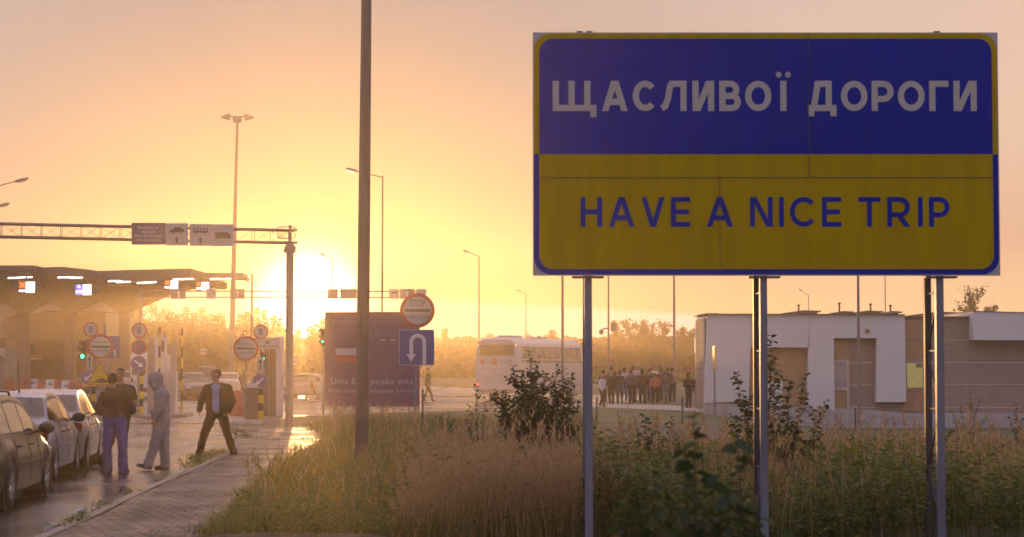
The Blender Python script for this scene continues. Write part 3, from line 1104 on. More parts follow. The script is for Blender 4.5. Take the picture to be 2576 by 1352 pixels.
# the second gantry, farther off
FD = 135
t = thing('sign_gantry', 'thin far gantry with small lane signs, beyond the light mast', 'gantry', (at(432, 900, FD).x, FD, 0))
mb = MB()
for y in (733, 748):
    a, b = at(352, y, FD), at(1074, y + 1, FD)
    mb.tube([a, b], .045, 6)
for x in (722, 745, 930, 952):
    for y in (733.5, 748.5):
        mb.ell(at(x, y, FD), (.22, .08, .055), 0, 10, 6)
mb.build('beam', gsteel, t)
for x in (354, 908):
    mb = MB()
    a = at(x, 730, FD)
    mb.tube([(a.x, FD, 0), a], .12, 8)
    mb.build('post', gsteel, t)
for x0, x1, kind in ((431, 468, 'a'), (519, 545, 'c'), (579, 616, 'a'), (824, 851, 'p'), (856, 898, 'p'), (979, 1004, 'c'), (1006, 1043, 'a'), (1047, 1072, 'w')):
    mb = MB()
    a, b = at(x0, 752.5, FD), at(x1, 727.5, FD)
    y = FD - .12
    mb.box((a.x, y, a.z), (b.x, y + .03, b.z), 1 if kind in 'cw' else 0)
    cx = (x0 + x1) / 2
    if kind == 'a':
        mb.add([(at(xx, yy, y).x, y - .004, at(xx, yy, y).z) for xx, yy in arrow_up(cx, 731, 749, 9)], [tuple(range(7))], 3)
    if kind == 'c':
        mb.add([(at(xx, yy, y).x, y - .004, at(xx, yy, y).z) for xx, yy in icon(car_icon, x0 + 3, x1 - 3, 733, 740)], [tuple(range(len(car_icon)))], 2)
    mb.build('sign_panel', [panel_blue, panel_white, ink, letter_pale], t)

# ================================================================== ROAD SIGNS AND STREET FURNITURE
disc_white = mat('sign_face_white', (.38, .36, .39), .45, vary=.05)
disc_red = mat('sign_face_red', (.36, .07, .04), .45, vary=.08)
disc_blue = mat('sign_face_blue', (.12, .095, .24), .45, vary=.08)
warn_yellow = mat('sign_face_yellow', (.44, .29, .012), .45, vary=.06)
post_grey = mat('sign_post_grey', (.22, .20, .22), .5, .3, vary=.15)
stripe_y = mat('post_yellow', (.62, .43, .02), .5, vary=.12)
stripe_k = mat('post_black', (.045, .04, .04), .6, vary=.2)
SM = [disc_white, disc_red, disc_blue, warn_yellow, ink, letter_pale]
def P2(x, y, d):
    p = at(x, y, d)
    return (p.x, p.z)
def plate(parent, kind, x, y, r, d, lines=None):
    """a round sign face of picture radius r centred on (x, y), at distance d"""
    m_ = MB()
    c_ = P2(x, y, d)
    R_ = r / px(d)
    if kind in ('limit', 'control', 'stop', 'plainring'):
        m_.disc(c_, R_, d - .012, d + .012, 40, 1)
        m_.disc(c_, R_ * .80, d - .016, d - .0125, 40, 0)
    elif kind == 'nostop':
        m_.disc(c_, R_, d - .012, d + .012, 40, 1)
        m_.disc(c_, R_ * .80, d - .016, d - .0125, 40, 2)
        for s in (1, -1):
            dx = R_ * .57
            w = R_ * .075
            m_.add([(c_[0] - dx - w, d - .019, c_[1] - s * dx + s * w), (c_[0] - dx + w, d - .019, c_[1] - s * dx - s * w), (c_[0] + dx + w, d - .019, c_[1] + s * dx - s * w), (c_[0] + dx - w, d - .019, c_[1] + s * dx + s * w)], [(0, 1, 2, 3)], 1)
    elif kind in ('pass_r', 'pass_l'):
        m_.disc(c_, R_, d - .012, d + .012, 40, 0)
        m_.disc(c_, R_ * .97, d - .016, d - .0125, 40, 2)
        s = 1 if kind == 'pass_r' else -1
        pts = [(-.62, .10), (.22, .10), (.22, .34), (.74, 0), (.22, -.34), (.22, -.10), (-.62, -.10)]
        a = R(-38) if s > 0 else R(-142)
        m_.add([(c_[0] + R_ * (p * math.cos(a) - q * math.sin(a)), d - .019, c_[1] + R_ * (p * math.sin(a) + q * math.cos(a))) for p, q in pts], [tuple(range(7))], 5)
    if kind == 'limit':
        m_.text('8', (c_[0] - R_ * .27, c_[0] + R_ * .27, c_[1] - R_ * .42, c_[1] + R_ * .42), d - .020, 4, bold=0.0)
    if kind in ('control', 'stop'):
        m_.box((c_[0] - R_ * .72, d - .021, c_[1] - R_ * .075), (c_[0] + R_ * .72, d - .0165, c_[1] + R_ * .075), 4)
    if kind == 'control':
        m_.text('Kontrola', (c_[0] - R_ * .56, c_[0] + R_ * .56, c_[1] + R_ * .27, c_[1] + R_ * .50), d - .020, 4, bold=0.0, spacing=1.1)
        m_.text('graniczna', (c_[0] - R_ * .66, c_[0] + R_ * .66, c_[1] - R_ * .42, c_[1] - R_ * .19), d - .020, 4, bold=0.0, spacing=1.1)
    if kind == 'stop':
        m_.text('STOP', (c_[0] - R_ * .44, c_[0] + R_ * .46, c_[1] + R_ * .24, c_[1] + R_ * .60), d - .020, 4, bold=0.0)
        m_.text('контроль', (c_[0] - R_ * .70, c_[0] + R_ * .70, c_[1] - R_ * .46, c_[1] - R_ * .20), d - .020, 4, bold=0.0, spacing=1.15)
    if kind == 'plainring':
        m_.box((c_[0] - R_ * .6, d - .021, c_[1] - R_ * .06), (c_[0] + R_ * .6, d - .0165, c_[1] + R_ * .06), 4)
    return m_.build('sign_plate', SM, parent)
def post(parent, x, ytop, d, w, z0=0.0, name='post', m_=None):
    X = at(x, ytop, d).x
    b_ = MB()
    b_.tube([(X, d + .05, z0 - .05), (X, d + .05, at(x, ytop, d).z)], w / px(d) / 2, 10)
    return b_.build(name, m_ or post_grey, parent, smooth=True)
def striped(parent, x, ytop, d, w, period=.28, name='striped_post', square=False, z0=0):
    X = at(x, ytop, d).x
    zt_ = at(x, ytop, d).z
    b_ = MB()
    z, k = z0, 0
    r_ = w / px(d) / 2
    while z < zt_:
        z1 = min(zt_, z + period)
        if square:
            b_.box((X - r_, d - .02 - r_, z), (X + r_, d - .02 + r_, z1), k % 2)
        else:
            b_.tube([(X, d, z), (X, d, z1)], r_, 10, k % 2)
        z, k = z1, k + 1
    return b_.build(name, [stripe_y, stripe_k], parent)
def arrow_panel(parent, x0, x1, y0, y1, d):
    b_ = MB()
    a, c_ = P2(x0, y1, d), P2(x1, y0, d)
    b_.box((a[0], d - .012, a[1]), (c_[0], d + .01, c_[1]), 0)
    cx, w, h = (a[0] + c_[0]) / 2, c_[0] - a[0], c_[1] - a[1]
    b_.add([(cx + w * p, d - .016, a[1] + h * q) for p, q in ((-.1, .12), (.1, .12), (.1, .62), (.3, .62), (0, .9), (-.3, .62), (-.1, .62))], [tuple(range(7))], 4)
    return b_.build('arrow_panel', SM, parent)
def traffic_light(parent, x, y, d, w, h, ygreen, side=-1, lamp=.40):
    b_ = MB()
    a, c_ = P2(x - w / 2, y + h / 2, d), P2(x + w / 2, y - h / 2, d)
    b_.box((a[0], d - .1, a[1]), (c_[0], d + .1, c_[1]), bev=.02)
    W = c_[0] - a[0]
    H = c_[1] - a[1]
    for k in range(3):
        zc = a[1] + H * (k + .5) / 3
        b_.tube([(a[0] + W / 2, d - .1, zc + W * .35), (a[0] + W / 2 + side * W * .3, d - .28, zc + W * .3)], [W * .42, W * .5], 10)
    hs = b_.build('signal_head', mat('signal_black', (.03, .028, .03), .5), parent)
    g = MB()
    gc = P2(x + w * .12, ygreen, d)
    g.ell((gc[0], d - .30, gc[1]), (W * lamp, .05, W * lamp * 1.15), 0, 14, 8)
    g.build('green_lamp', mat('green_signal', (.1, .8, .6), .3, vary=0, emit=((.06, 1.0, .62), 3.2)), hs, smooth=True)
    return hs

# the stack with the first border control sign
t = thing('sign_stack', 'speed limit disc over a half hidden no stopping disc, green traffic light beside', 'road signs', (at(228, 900, 74).x, 74, 0))
plate(t, 'limit', 228.3, 829.3, 19, 74)
plate(t, 'nostop', 228, 871, 19, 74)
plate(t, 'pass_l', 223, 949, 19, 74)
arrow_panel(t, 218, 233, 891.6, 929.6, 73.95)
traffic_light(t, 210, 883, 74, 13, 50, 897)
post(t, 229, 822, 74.05, 4.5)
striped(t, 219, 952, 74.1, 10, square=True)
striped(t, 236, 968, 74.5, 9, square=True)
t = thing('control_sign', 'round white border control sign with a red rim, above a yellow bump warning triangle', 'road signs', (at(253, 900, 70).x, 70, 0))
plate(t, 'control', 253, 872.7, 31.8, 70)
post(t, 253, 850, 70.0, 4)
b_ = MB()
d = 70
tri = [P2(251, 909, d), P2(284, 968.5, d), P2(218, 968.5, d)]
b_.prism(tri, d - .012, d + .01, 1)
cx = sum(p[0] for p in tri) / 3
cz = sum(p[1] for p in tri) / 3
b_.prism([(cx + (p[0] - cx) * .88, cz + (p[1] - cz) * .88) for p in tri], d - .016, d - .0125, 3)
b_.add([(P2(x, y, d)[0], d - .020, P2(x, y, d)[1]) for x, y in ((226, 962), (238, 960), (249, 953), (258, 951), (268, 957), (276, 960), (276, 963.5), (226, 963.5))], [tuple(range(8))], 4)
b_.build('warning_triangle', SM, t)
t = thing('lane_sign', 'blue rectangular lane sign partly hidden behind the first border control sign', 'road sign', (at(277, 900, 80).x, 80, 0))
b_ = MB()
d = 80
a, c_ = P2(267, 902, d), P2(302, 846, d)
b_.prism(rounded(a[0], c_[0], a[1], c_[1], .04, 3), d - .012, d + .01, 2)
arc = [(P2(x, y, d)) for x, y in ((291.5, 899), (291.5, 886), (289, 881.5), (285, 880), (285, 883.5), (287, 885), (287.5, 888), (287.5, 899))]
b_.add([(p[0], d - .016, p[1]) for p in arc], [tuple(range(len(arc)))], 5)
b_.build('sign_plate', SM, t)
post(t, 277, 870, 80.0, 4)
b_ = MB()
b_.box((at(255, 0, 79).x, 80.1, 0), (at(259.5, 0, 79).x, 80.25, at(255, 816, 80).z))
b_.build('back_post', post_grey, t)
# the stack of three discs on the striped post
t = thing('sign_stack', 'three round signs stacked on a yellow and black striped square post', 'road signs', (at(350, 900, 74).x, 74, .1))
plate(t, 'limit', 350.5, 832, 19.6, 74)
plate(t, 'nostop', 350, 873.7, 19.7, 74)
plate(t, 'pass_r', 348.5, 915, 19.8, 74)
striped(t, 356.5, 934, 74.05, 8.5, square=True, z0=.1)
b_ = MB()
a = at(345.5, 934, 74)
b_.box((a.x, 73.96, .1), (at(352, 934, 74).x, 74.10, a.z - .02))
b_.build('grey_post', post_grey, t)
post(t, 350, 825, 74.02, 4, .1)
# the group at the far kerb
t = thing('control_sign', 'round border control sign on its own thin post, next to the red plastic block', 'road sign', (at(618, 900, 65).x, 65, 0))
plate(t, 'control', 619, 877.3, 32.3, 65)
post(t, 618, 860, 65.0, 5)
t = thing('sign_stack', 'glare washed speed limit disc above a pale zone board and a striped post', 'road signs', (at(655, 900, 71).x, 71, 0))
plate(t, 'limit', 656, 835, 18.8, 71)
plate(t, 'pass_l', 654, 959, 18, 71)
arrow_panel(t, 647, 663, 899, 936, 70.95)
traffic_light(t, 664, 905, 71.3, 12, 30, 903, side=-1, lamp=.24)
b_ = MB()
d = 71
a, c_ = P2(640, 879, d), P2(704, 850, d)
b_.box((a[0], d - .01, a[1]), (c_[0], d + .01, c_[1]), 0)
b_.text('strefa ruchu', (a[0] + .06, c_[0] - .06, a[1] + .07, a[1] + .15), d - .014, 4)
e_ = P2(668, 866, d)
f_ = P2(677, 858, d)
b_.box((e_[0], d - .013, e_[1]), (f_[0], d - .0105, f_[1]), 4)
b_.build('zone_board', SM, t)
striped(t, 656, 978, 71.1, 12, square=True)
post(t, 656, 830, 71.04, 5)

# welcome board of the union, and the turning sign in front of it
BD = 65
board_m = mat('board_purple', (.20, .095, .14), .5, vary=.12)
t = thing('welcome_board', 'tall dull purple board welcoming to the union, half hidden by the tall pole', 'notice board', (at(936, 900, BD).x, BD, 0))
b_ = MB()
a, c_ = P2(816, 1023.6, BD), P2(1056, 785, BD)
b_.box((a[0], BD, a[1]), (c_[0], BD + .06, c_[1]), 0)
def bt(s, x0, x1, y0, y1, mi=1, bold=0.0):
    p, q = P2(x0, y1, BD), P2(x1, y0, BD)
    b_.text(s, (p[0], q[0], p[1], q[1]), BD - .004, mi, bold=bold, spacing=1.08)
bt('Unia Europejska wita', 833, 1040, 951, 967)
bt('Welcome to European Union', 824, 1041, 978, 988)
bt('НА ПОЛЬСЬКЕ ОР', 866, 1010, 795, 802, 2)
bt('BUDOMIERZ - ГРУШІВ', 836, 1002, 807, 816, 2)
for k in range(4):
    p, q = P2(842, 831 + k * 5.4, BD), P2(935, 829.6 + k * 5.4, BD)
    b_.box((p[0], BD - .004, p[1]), (q[0] - .2 * (k % 2), BD - .001, q[1]), 4)
    p, q = P2(943, 831 + k * 5.4, BD), P2(994, 829.6 + k * 5.4, BD)
    b_.box((p[0], BD - .004, p[1]), (q[0] - .12 * (k % 2), BD - .001, q[1]), 4)
for x in (956, 981):
    p, q = P2(x, 858.5, BD), P2(x + 13, 854.5, BD)
    b_.box((p[0], BD - .004, p[1]), (q[0], BD - .001, q[1]), 1)
for y, x0, x1 in ((864, 845, 1000), (944.5, 935, 1004)):
    p, q = P2(x0, y + .5, BD), P2(x1, y - .5, BD)
    b_.box((p[0], BD - .004, p[1]), (q[0], BD - .001, q[1]), 4)
p, q, r_ = P2(844, 894.5, BD), P2(898, 877, BD), P2(844, 911, BD)
b_.box((p[0], BD - .004, p[1]), (q[0], BD - .001, q[1]), 1)
b_.box((p[0], BD - .004, r_[1]), (q[0], BD - .001, p[1] - .003), 3)
for k in range(12):
    a_ = 2 * PI * k / 12
    cx, cz = P2(990 + 24 * math.cos(a_), 892 + 24 * math.sin(a_), BD)
    b_.add([(cx + (.028 if i % 2 == 0 else .012) * math.sin(PI * i / 5), BD - .004, cz + (.028 if i % 2 == 0 else .012) * math.cos(PI * i / 5)) for i in range(10)], [tuple(range(10))], 5)
b_.build('board', [board_m, mat('board_white', (.40, .34, .40), .5, vary=0), mat('board_faint', (.26, .18, .25), .5, vary=0), mat('board_red', (.42, .07, .05), .5, vary=0), mat('board_line', (.2, .14, .2), .5, vary=0), mat('board_star', (.22, .16, .06), .5, vary=0)], t)
for x, w in ((841, 8), (962.5, 5), (1028, 5), (888, 5)):
    b_ = MB()
    X = at(x, 900, BD).x
    b_.tube([(X, BD + .12, -.1), (X, BD + .12, c_[1] - .2)], w / px(BD) / 2, 10)
    b_.build('leg', post_grey, t, smooth=True)
t = thing('turn_sign', 'blue square u-turn sign under a round stop sign, on one post before the purple board', 'road signs', (at(1045, 900, 59).x, 59, 0))
d = 59
plate(t, 'stop', 1050, 781.6, 43.8, d)
b_ = MB()
a, c_ = P2(1003.5, 919.5, d), P2(1092.5, 829.8, d)
b_.prism(rounded(a[0], c_[0], a[1], c_[1], .05, 4), d - .012, d + .012, 0)
b_.prism(rounded(a[0] + .018, c_[0] - .018, a[1] + .018, c_[1] - .018, .04, 4), d - .016, d - .0125, 2)
cx, cy, ro_, ri_ = 1051, 861, 21, 12
ar = [(1072, 918), (1072, cy)]
ar += [(cx + ro_ * math.cos(R(k * 15)), cy - ro_ * math.sin(R(k * 15))) for k in range(13)]
ar += [(1030, 891), (1022.5, 891), (1034.5, 911), (1046, 891), (1039, 891)]
ar += [(cx + ri_ * math.cos(R(180 - k * 15)), cy - ri_ * math.sin(R(180 - k * 15))) for k in range(13)]
ar += [(1063, 918)]
b_.add([(P2(x, y, d)[0], d - .020, P2(x, y, d)[1]) for x, y in ar], [tuple(range(len(ar)))], 5)
b_.build('sign_plate', SM, t)
post(t, 1045, 760, d, 6.5)
# signal beside the purple board, in the glare
t = thing('traffic_light', 'traffic light with a pale lit lamp peeping out beside the purple board', 'traffic light', (at(812, 900, 70).x, 70, 0))
traffic_light(t, 812, 850, 70, 11, 44, 860, lamp=.25)
post(t, 813, 850, 70.05, 5)

# barrier machine, gate boom and cabinets
cab_white = mat('cabinet_white', (.56, .50, .50), .5, vary=.1)
cab_grey = mat('cabinet_grey', (.30, .25, .27), .55, vary=.12)
cab_brown = mat('cabinet_brown', (.20, .12, .09), .6, vary=.15)
d = 71
t = thing('barrier_machine', 'brown barrier cabinet with a pale domed lid behind the second border control sign', 'cabinet', (at(633, 900, d).x, d, 0))
b_ = MB()
a, c_ = P2(616, 1047, d), P2(650, 976, d)
b_.box((a[0], d - .2, 0), (c_[0], d + .25, c_[1]), bev=.02)
b_.build('cabinet', cab_brown, t)
b_ = MB()
b_.prism([(a[0] - .02, c_[1] + .003), (c_[0] + .02, c_[1] + .003), (c_[0] - .02, c_[1] + .10), (c_[0] - .12, c_[1] + .16), (a[0] + .1, c_[1] + .16), (a[0], c_[1] + .1)], d - .22, d + .27)
b_.build('lid', cab_white, t)
d = 76
t = thing('barrier_gate', 'white barrier boom lying across the lane behind the queue of cars', 'barrier', (at(240, 900, d).x, d, 0))
b_ = MB()
a, c_ = at(92, 989.5, d), at(252, 989.5, d)
b_.tube([a, c_], .035, 8)
b_.build('boom', cab_white, t, smooth=True)
b_ = MB()
b_.box((c_.x - .15, d - .18, 0), (c_.x + .2, d + .18, c_.z + .12), bev=.02)
b_.build('drive_housing', cab_grey, t)
for x, ytop, d, lab in ((402, 827, 73.2, 'yellow and black striped pole in front of the tall grey cabinet'), (458.5, 830, 76, 'yellow and black striped pole standing free at the end of the traffic island')):
    t = thing('height_pole', lab, 'pole', (at(x, 900, d).x, d, .1), group='striped poles by the cabinets')
    striped(t, x, ytop, d, 5.6, .42, name='striped_tube', z0=.1)
    b_ = MB()
    p = at(x, ytop, d)
    b_.lathe([(.0, .05), (.045, .03), (.05, -.02)], p, 10)
    b_.build('cap', stripe_k, t)
t = thing('gate_cabinet', 'pale fluted gate housing between two grey pillars on the traffic island', 'cabinet', (at(415, 900, 75).x, 75, .1))
for x0, x1, ytop, d in ((380.6, 397, 866.5, 74.6), (438, 451, 867.5, 75.6)):
    b_ = MB()
    b_.box((at(x0, 0, d).x, d - .14, .1), (at(x1, 0, d).x, d + .14, at(0, ytop, d).z), bev=.015)
    b_.build('pillar', cab_grey, t)
b_ = MB()
n = 16
x0, x1, zt_ = at(404, 0, 74.8).x, at(450.5, 0, 74.8).x, at(0, 936, 74.8).z
for k in range(n):
    w = (x1 - x0) / n
    b_.prism([(x0 + k * w, 74.8), (x0 + k * w + w * .2, 74.76), (x0 + k * w + w * .7, 74.76), (x0 + k * w + w * .95, 74.8), (x0 + k * w + w * .95, 75.3), (x0 + k * w, 75.3)], .1, zt_, axis='Z')
b_.build('fluted_housing', cab_white, t)
d = 78
t = thing('ticket_booth', 'narrow tall white terminal with little aerials behind the striped pole', 'terminal', (at(402, 900, d).x, d, .1))
b_ = MB()
a, c_ = P2(388, 1040, d), P2(417.5, 848, d)
b_.box((a[0], d - .2, 0), (c_[0], d + .3, c_[1]), bev=.02)
b_.build('case', cab_white, t)
b_ = MB()
for x in (394, 400, 409):
    p = at(x, 846, d)
    b_.tube([(p.x, d, c_[1] - .01), (p.x, d, c_[1] + .07)], .008, 5)
b_.build('aerials', post_grey, t)
b_ = MB()
p, q = P2(408, 885, d), P2(416, 858, d)
b_.box((p[0], d - .212, p[1]), (q[0], d - .203, q[1]))
b_.build('screen', cab_brown, t)
d = 80
t = thing('control_box', 'low pale steel box behind the man in the black t-shirt', 'cabinet', (at(331, 900, d).x, d, 0))
b_ = MB()
a, c_ = P2(318, 1032, d), P2(346, 962, d)
b_.box((a[0], d - .25, 0), (c_[0], d + .3, c_[1]), bev=.02)
b_.build('case', cab_white, t)
b_ = MB()
b_.box((a[0] - .03, d - .28, c_[1] + .003), (c_[0] + .03, d + .33, c_[1] + .04))
b_.build('lid', cab_grey, t)
d = 75
t = thing('gate_portal', 'brown and white gate pillars standing against the end of the wire fence', 'gate', (at(695, 900, d).x, d, 0))
for x0, x1, ytop, m_, dd in ((669, 682, 872, cab_brown, d), (685, 700, 868, cab_brown, d + .3), (701, 718, 847, cab_white, d + .1)):
    b_ = MB()
    b_.box((at(x0, 0, dd).x, dd - .12, 0), (at(x1, 0, dd).x, dd + .12, at(0, ytop, dd).z), bev=.015)
    b_.build('pillar', m_, t)
b_ = MB()
for k in range(5):
    x = at(671 + k * 6.5, 0, d - .2).x
    b_.tube([(x, d - .18, .05), (x, d - .18, at(0, 925, d).z)], .018, 6)
b_.build('railing', post_grey, t)

# plastic barriers
bar_red = mat('barrier_red', (.42, .11, .07), .5, vary=.18, scale=2)
bar_white = mat('barrier_white', (.60, .56, .58), .5, vary=.14, scale=2)
def barrier_proto(name, m_):
    b_ = MB()
    # side outline: a broad foot and a narrower upright body with a grip slot
    b_.prism([(-.30, 0), (.30, 0), (.30, .18), (.17, .42), (.13, .95), (-.13, .95), (-.17, .42), (-.30, .18)], -.46, .46, axis='X')
    # splayed ends, so the block is a trapezoid from the front
    vs = []
    for v in b_.v:
        k = 1.0 - .42 * v[2]
        vs.append((v[0] * (.62 + .38 * k), v[1], v[2]))
    b_.v = vs
    o = b_.build(name, m_, None)
    bm = bmesh.new()
    bm.from_mesh(o.data)
    bmesh.ops.bevel(bm, geom=bm.edges[:], offset=.035, segments=2, affect='EDGES')
    bm.to_mesh(o.data)
    bm.free()
    return o
def barrier_detail(root, z):
    b_ = MB()
    b_.box((-.18, -.175, .55), (.18, -.12, .68), bev=.02)
    return b_.build('grip_recess', mat('barrier_recess', (.2, .13, .12), .6), root, local=True)
protos = {}
for c_, m_ in (('red', bar_red), ('white', bar_white)):
    pr = thing('plastic_barrier', 'x', 'barrier', (0, 0, 0))
    o = barrier_proto('body', m_)
    o.parent = pr
    barrier_detail(pr, 0)
    protos[c_] = [pr, False]
ordinal = ['first', 'second', 'third', 'fourth', 'fifth', 'sixth', 'seventh', 'eighth', 'ninth']
def put_barrier(c_, x, ybot, hpx, rz, label, group):
    d = 1.0 * 5000 / hpx * .95
    X = at(x, 920, d).x
    pr, used = protos[c_]
    if not used:
        pr.location = (X, d, 0)
        pr.rotation_euler = (0, 0, rz)
        pr['label'] = label
        pr['group'] = group
        protos[c_][1] = True
        return pr
    return copy_thing(pr, (X, d, 0), rz, label, group)
GA = 'red and white plastic barriers by the car queue'
rowA = [('white', 6, 958, 31), ('red', 26, 962, 32), ('white', 46, 965, 32), ('red', 66, 966, 33), ('white', 87, 968, 33), ('red', 110, 972, 34), ('white', 131, 975, 35), ('red', 153, 978, 36), ('white', 172, 981, 38), ('red', 190, 986, 39)]
cnt = {'red': 0, 'white': 0}
for c_, x, yb, h in rowA:
    put_barrier(c_, x, yb, h, R(-14 + random.Random(x).uniform(-8, 8)), '%s plastic barrier, %s %s one from the left frame edge, front row' % (c_, ordinal[cnt[c_]], c_), GA)
    cnt[c_] += 1
rowB = [('red', 62, 27), ('white', 85, 27), ('red', 104, 27.5), ('red', 140, 28), ('white', 181, 29), ('white', 207, 30)]
cnt = {'red': 0, 'white': 0}
for c_, x, h in rowB:
    put_barrier(c_, x, 0, h, R(-10), '%s plastic barrier, %s %s one from the left in the back row' % (c_, ordinal[cnt[c_]], c_), GA)
    cnt[c_] += 1
GB = 'red and white plastic barriers beside the walking man'
for i, (c_, x, h, lab) in enumerate((('red', 481, 41, 'red plastic barrier in the haze between the hooded man and the walking man'), ('white', 503, 39, 'white plastic barrier in the haze just behind the red one'), ('red', 519, 37, 'red plastic barrier farther back, close to the shoulder of the walking man'), ('white', 466, 42, 'white plastic barrier by the foot of the free striped pole'))):
    put_barrier(c_, x, 0, h, R(70 if c_ == 'red' else 10), lab, GB)
put_barrier('red', 600, 0, 63, R(88), 'red plastic block with a pale top at the kerb by the second border control sign', GB)

# wire mesh fences
wire = mat('fence_wire', (.12, .12, .12), .5, .4, vary=0)
fpost = mat('fence_post_green', (.09, .10, .09), .5, .3)
def fence(label, pts, h, step, gap, wr_=.006):
    P = [Vector((*p, 0)) for p in pts]
    t_ = thing('wire_fence', label, 'fence', (P[0].x, P[0].y, gz(P[0].x, P[0].y)))
    m_ = MB()
    posts = []
    for a, b in zip(P, P[1:]):
        L_ = (b - a).length
        n_ = max(1, round(L_ / gap))
        for k in range(n_):
            posts.append(a.lerp(b, k / n_))
        k = 0
        while k * step < L_:
            q = a.lerp(b, k * step / L_)
            z = gz(q.x, q.y)
            m_.tube([(q.x, q.y, z + .05), (q.x, q.y, z + h)], wr_, 3, cap=False)
            k += 1
        n2 = max(2, int(L_ / 2.5))
        for zz in np.arange(.08, h + .01, .2):
            m_.tube([(a.lerp(b, i / n2).x, a.lerp(b, i / n2).y, gz(*a.lerp(b, i / n2)[:2]) + zz) for i in range(n2 + 1)], wr_ * 1.15, 3, cap=False)
    posts.append(P[-1])
    m_.build('wire_panel', wire, t_)
    for q in posts:
        m_ = MB()
        z = gz(q.x, q.y)
        m_.box((q.x - .03, q.y - .035, z - .1), (q.x + .03, q.y + .025, z + h + .12))
        m_.build('post', fpost, t_)
a, b = gp(722, 1046), gp(1052, 1044)
fence('tall wire mesh fence behind the gantry post and the purple board', [(a.x, a.y), (b.x, b.y)], 1.75, .055, 2.6)
a, b = gp(1063, 1066), gp(1480, 1064)
fence('low wire mesh fence running from the purple board to behind the leafy shrub', [(a.x, a.y), (b.x, b.y)], 1.0, .05, 2.6)
fence('thin low wire fence on the lawn before the pale building', [(gp(1500, 1072).x, 62.4), (16, 61.5)], .80, .11, 2.6, .0032)

# small far signs and scraps
for x, y, r_, d, lab in ((511, 885, 11.5, 128, 'small far round border sign above the cars in the haze'), (191, 891.6, 10.5, 150, 'small far round border sign behind the first traffic light'), (740, 910, 13, 110, 'faint round sign in the glare behind the tall wire fence')):
    t = thing('round_sign', lab, 'road sign', (at(x, 900, d).x, d, 0))
    plate(t, 'plainring', x, y, r_, d)
    post(t, x, y - 4, d, 3)
paper = mat('paper_scrap', (.45, .43, .45), .7)
for x, y, s_, lab in ((205, 1292, .07, 'small flat scrap of white paper on the wet road by the kerb'), (142, 1343, .13, 'crumpled white bag in the kerb at the bottom of the view')):
    p = gp(x, y)
    b_ = MB()
    b_.ell((p.x, p.y, .008 + s_ * .35), (s_, s_ * .8, s_ * .45), 0, 12, 8)
    b_.v = [(a + s_ * .35 * noise.noise(Vector((a * 30, b * 30, c * 30))), b, max(.008, c + s_ * .4 * noise.noise(Vector((a * 25, b * 25, 3 + c * 20))))) for a, b, c in b_.v]
    o = b_.build('litter', paper)
    tag(o, lab, 'litter')

# ================================================================== THE CROSSING HALL ROOF, FAR LEFT
ND = 140
roof_m = mat('canopy_roof', (.075, .055, .07), .6, vary=.15)
soffit = mat('canopy_soffit_yellow', (.30, .19, .05), .6, vary=.15)
col_m = mat('canopy_column', (.27, .18, .15), .6, vary=.1)
tube_m = mat('tube_lamp', (1, 1, 1), .4, vary=0, emit=((1.0, .93, .82), 3.5))
t = thing('canopy', 'long wavy canopy roof over the control lanes with strip lamps underneath', 'canopy', (at(250, 900, ND).x, ND, 0))
def cslab(mb_, top, bot, y0, y1, mi=0):
    pts = [P2(x, y, ND) for x, y in top] + [P2(x, y, ND) for x, y in reversed(bot)]
    mb_.prism(pts, y0, y1, mi)
for top, bot, dy in (([(-260, 668), (86, 668)], [(-260, 682), (86, 682)], 0), ([(89, 674), (155, 671), (221, 678), (240, 681)], [(89, 688), (155, 690), (240, 700)], .25),
                     ([(236, 681.5), (330, 678.5), (478, 675)], [(236, 701), (330, 706), (478, 700)], .5), ([(474, 685.7), (606, 685.7)], [(474, 701), (606, 700)], .8)):
    mb = MB()
    cslab(mb, top, bot, ND + dy, ND + (16 if dy < .6 else 3.5))
    mb.build('roof', roof_m, t)
mb = MB()
cslab(mb, [(-260, 683), (88, 683), (240, 701.5), (330, 707), (480, 701.5), (560, 701.5)], [(-260, 700), (88, 700), (240, 712), (330, 714), (480, 712), (540, 711)], ND + 1.2, ND + 2.0)
mb.build('edge_beam', mat('canopy_beam', (.13, .085, .065), .6), t)
for k, y0 in enumerate((4, 13)):                   # deep haunched cross beams
    mb = MB()
    arch = [(-260, 705), (-260, 765), (-70, 788)]
    for c0, c1 in ((-70, 60), (60, 180), (180, 314)):
        m0 = (c0 + c1) / 2
        arch += [(c0 + 14, 785), (m0, 757), (c1 - 14, 785)]
    arch += [(326, 785), (420, 745), (480, 728), (556, 724), (556, 706)]
    pts = [P2(x, y, ND + y0) for x, y in arch]
    mb.prism(pts[::-1], ND + y0, ND + y0 + .8)
    mb.build('cross_beam', soffit, t)
for x, w in ((60, 26), (180, 18), (314, 20)):
    mb = MB()
    a = at(x - w / 2, 780, ND + 8)
    b = at(x + w / 2, 780, ND + 8)
    mb.prism([(a.x, 0), (b.x, 0), (b.x, a.z - .3), (b.x + .25, a.z + .6), (a.x - .25, a.z + .6), (a.x, a.z - .3)], ND + 7.4, ND + 8.6)
    mb.build('column', col_m, t)
for x0, y0, x1, y1 in ((21, 700, 55, 699), (50, 698.5, 80, 697.5), (146, 698.5, 184, 698), (176, 699.5, 210, 698.6), (273, 708, 306, 707), (293, 710.5, 327, 709.5), (346, 712.5, 378, 711), (370, 711.5, 392, 710.2), (437, 704, 463, 702.6), (458, 703, 488, 701.8), (530, 703, 556, 702), (552, 702.8, 582, 701.8)):
    mb = MB()
    mb.tube([at(x0, y0, ND - .4), at(x1, y1, ND + 1.0)], .065, 8)
    mb.build('strip_lamp', tube_m, t, smooth=True)
mb = MB()
p = at(606, 697, ND)
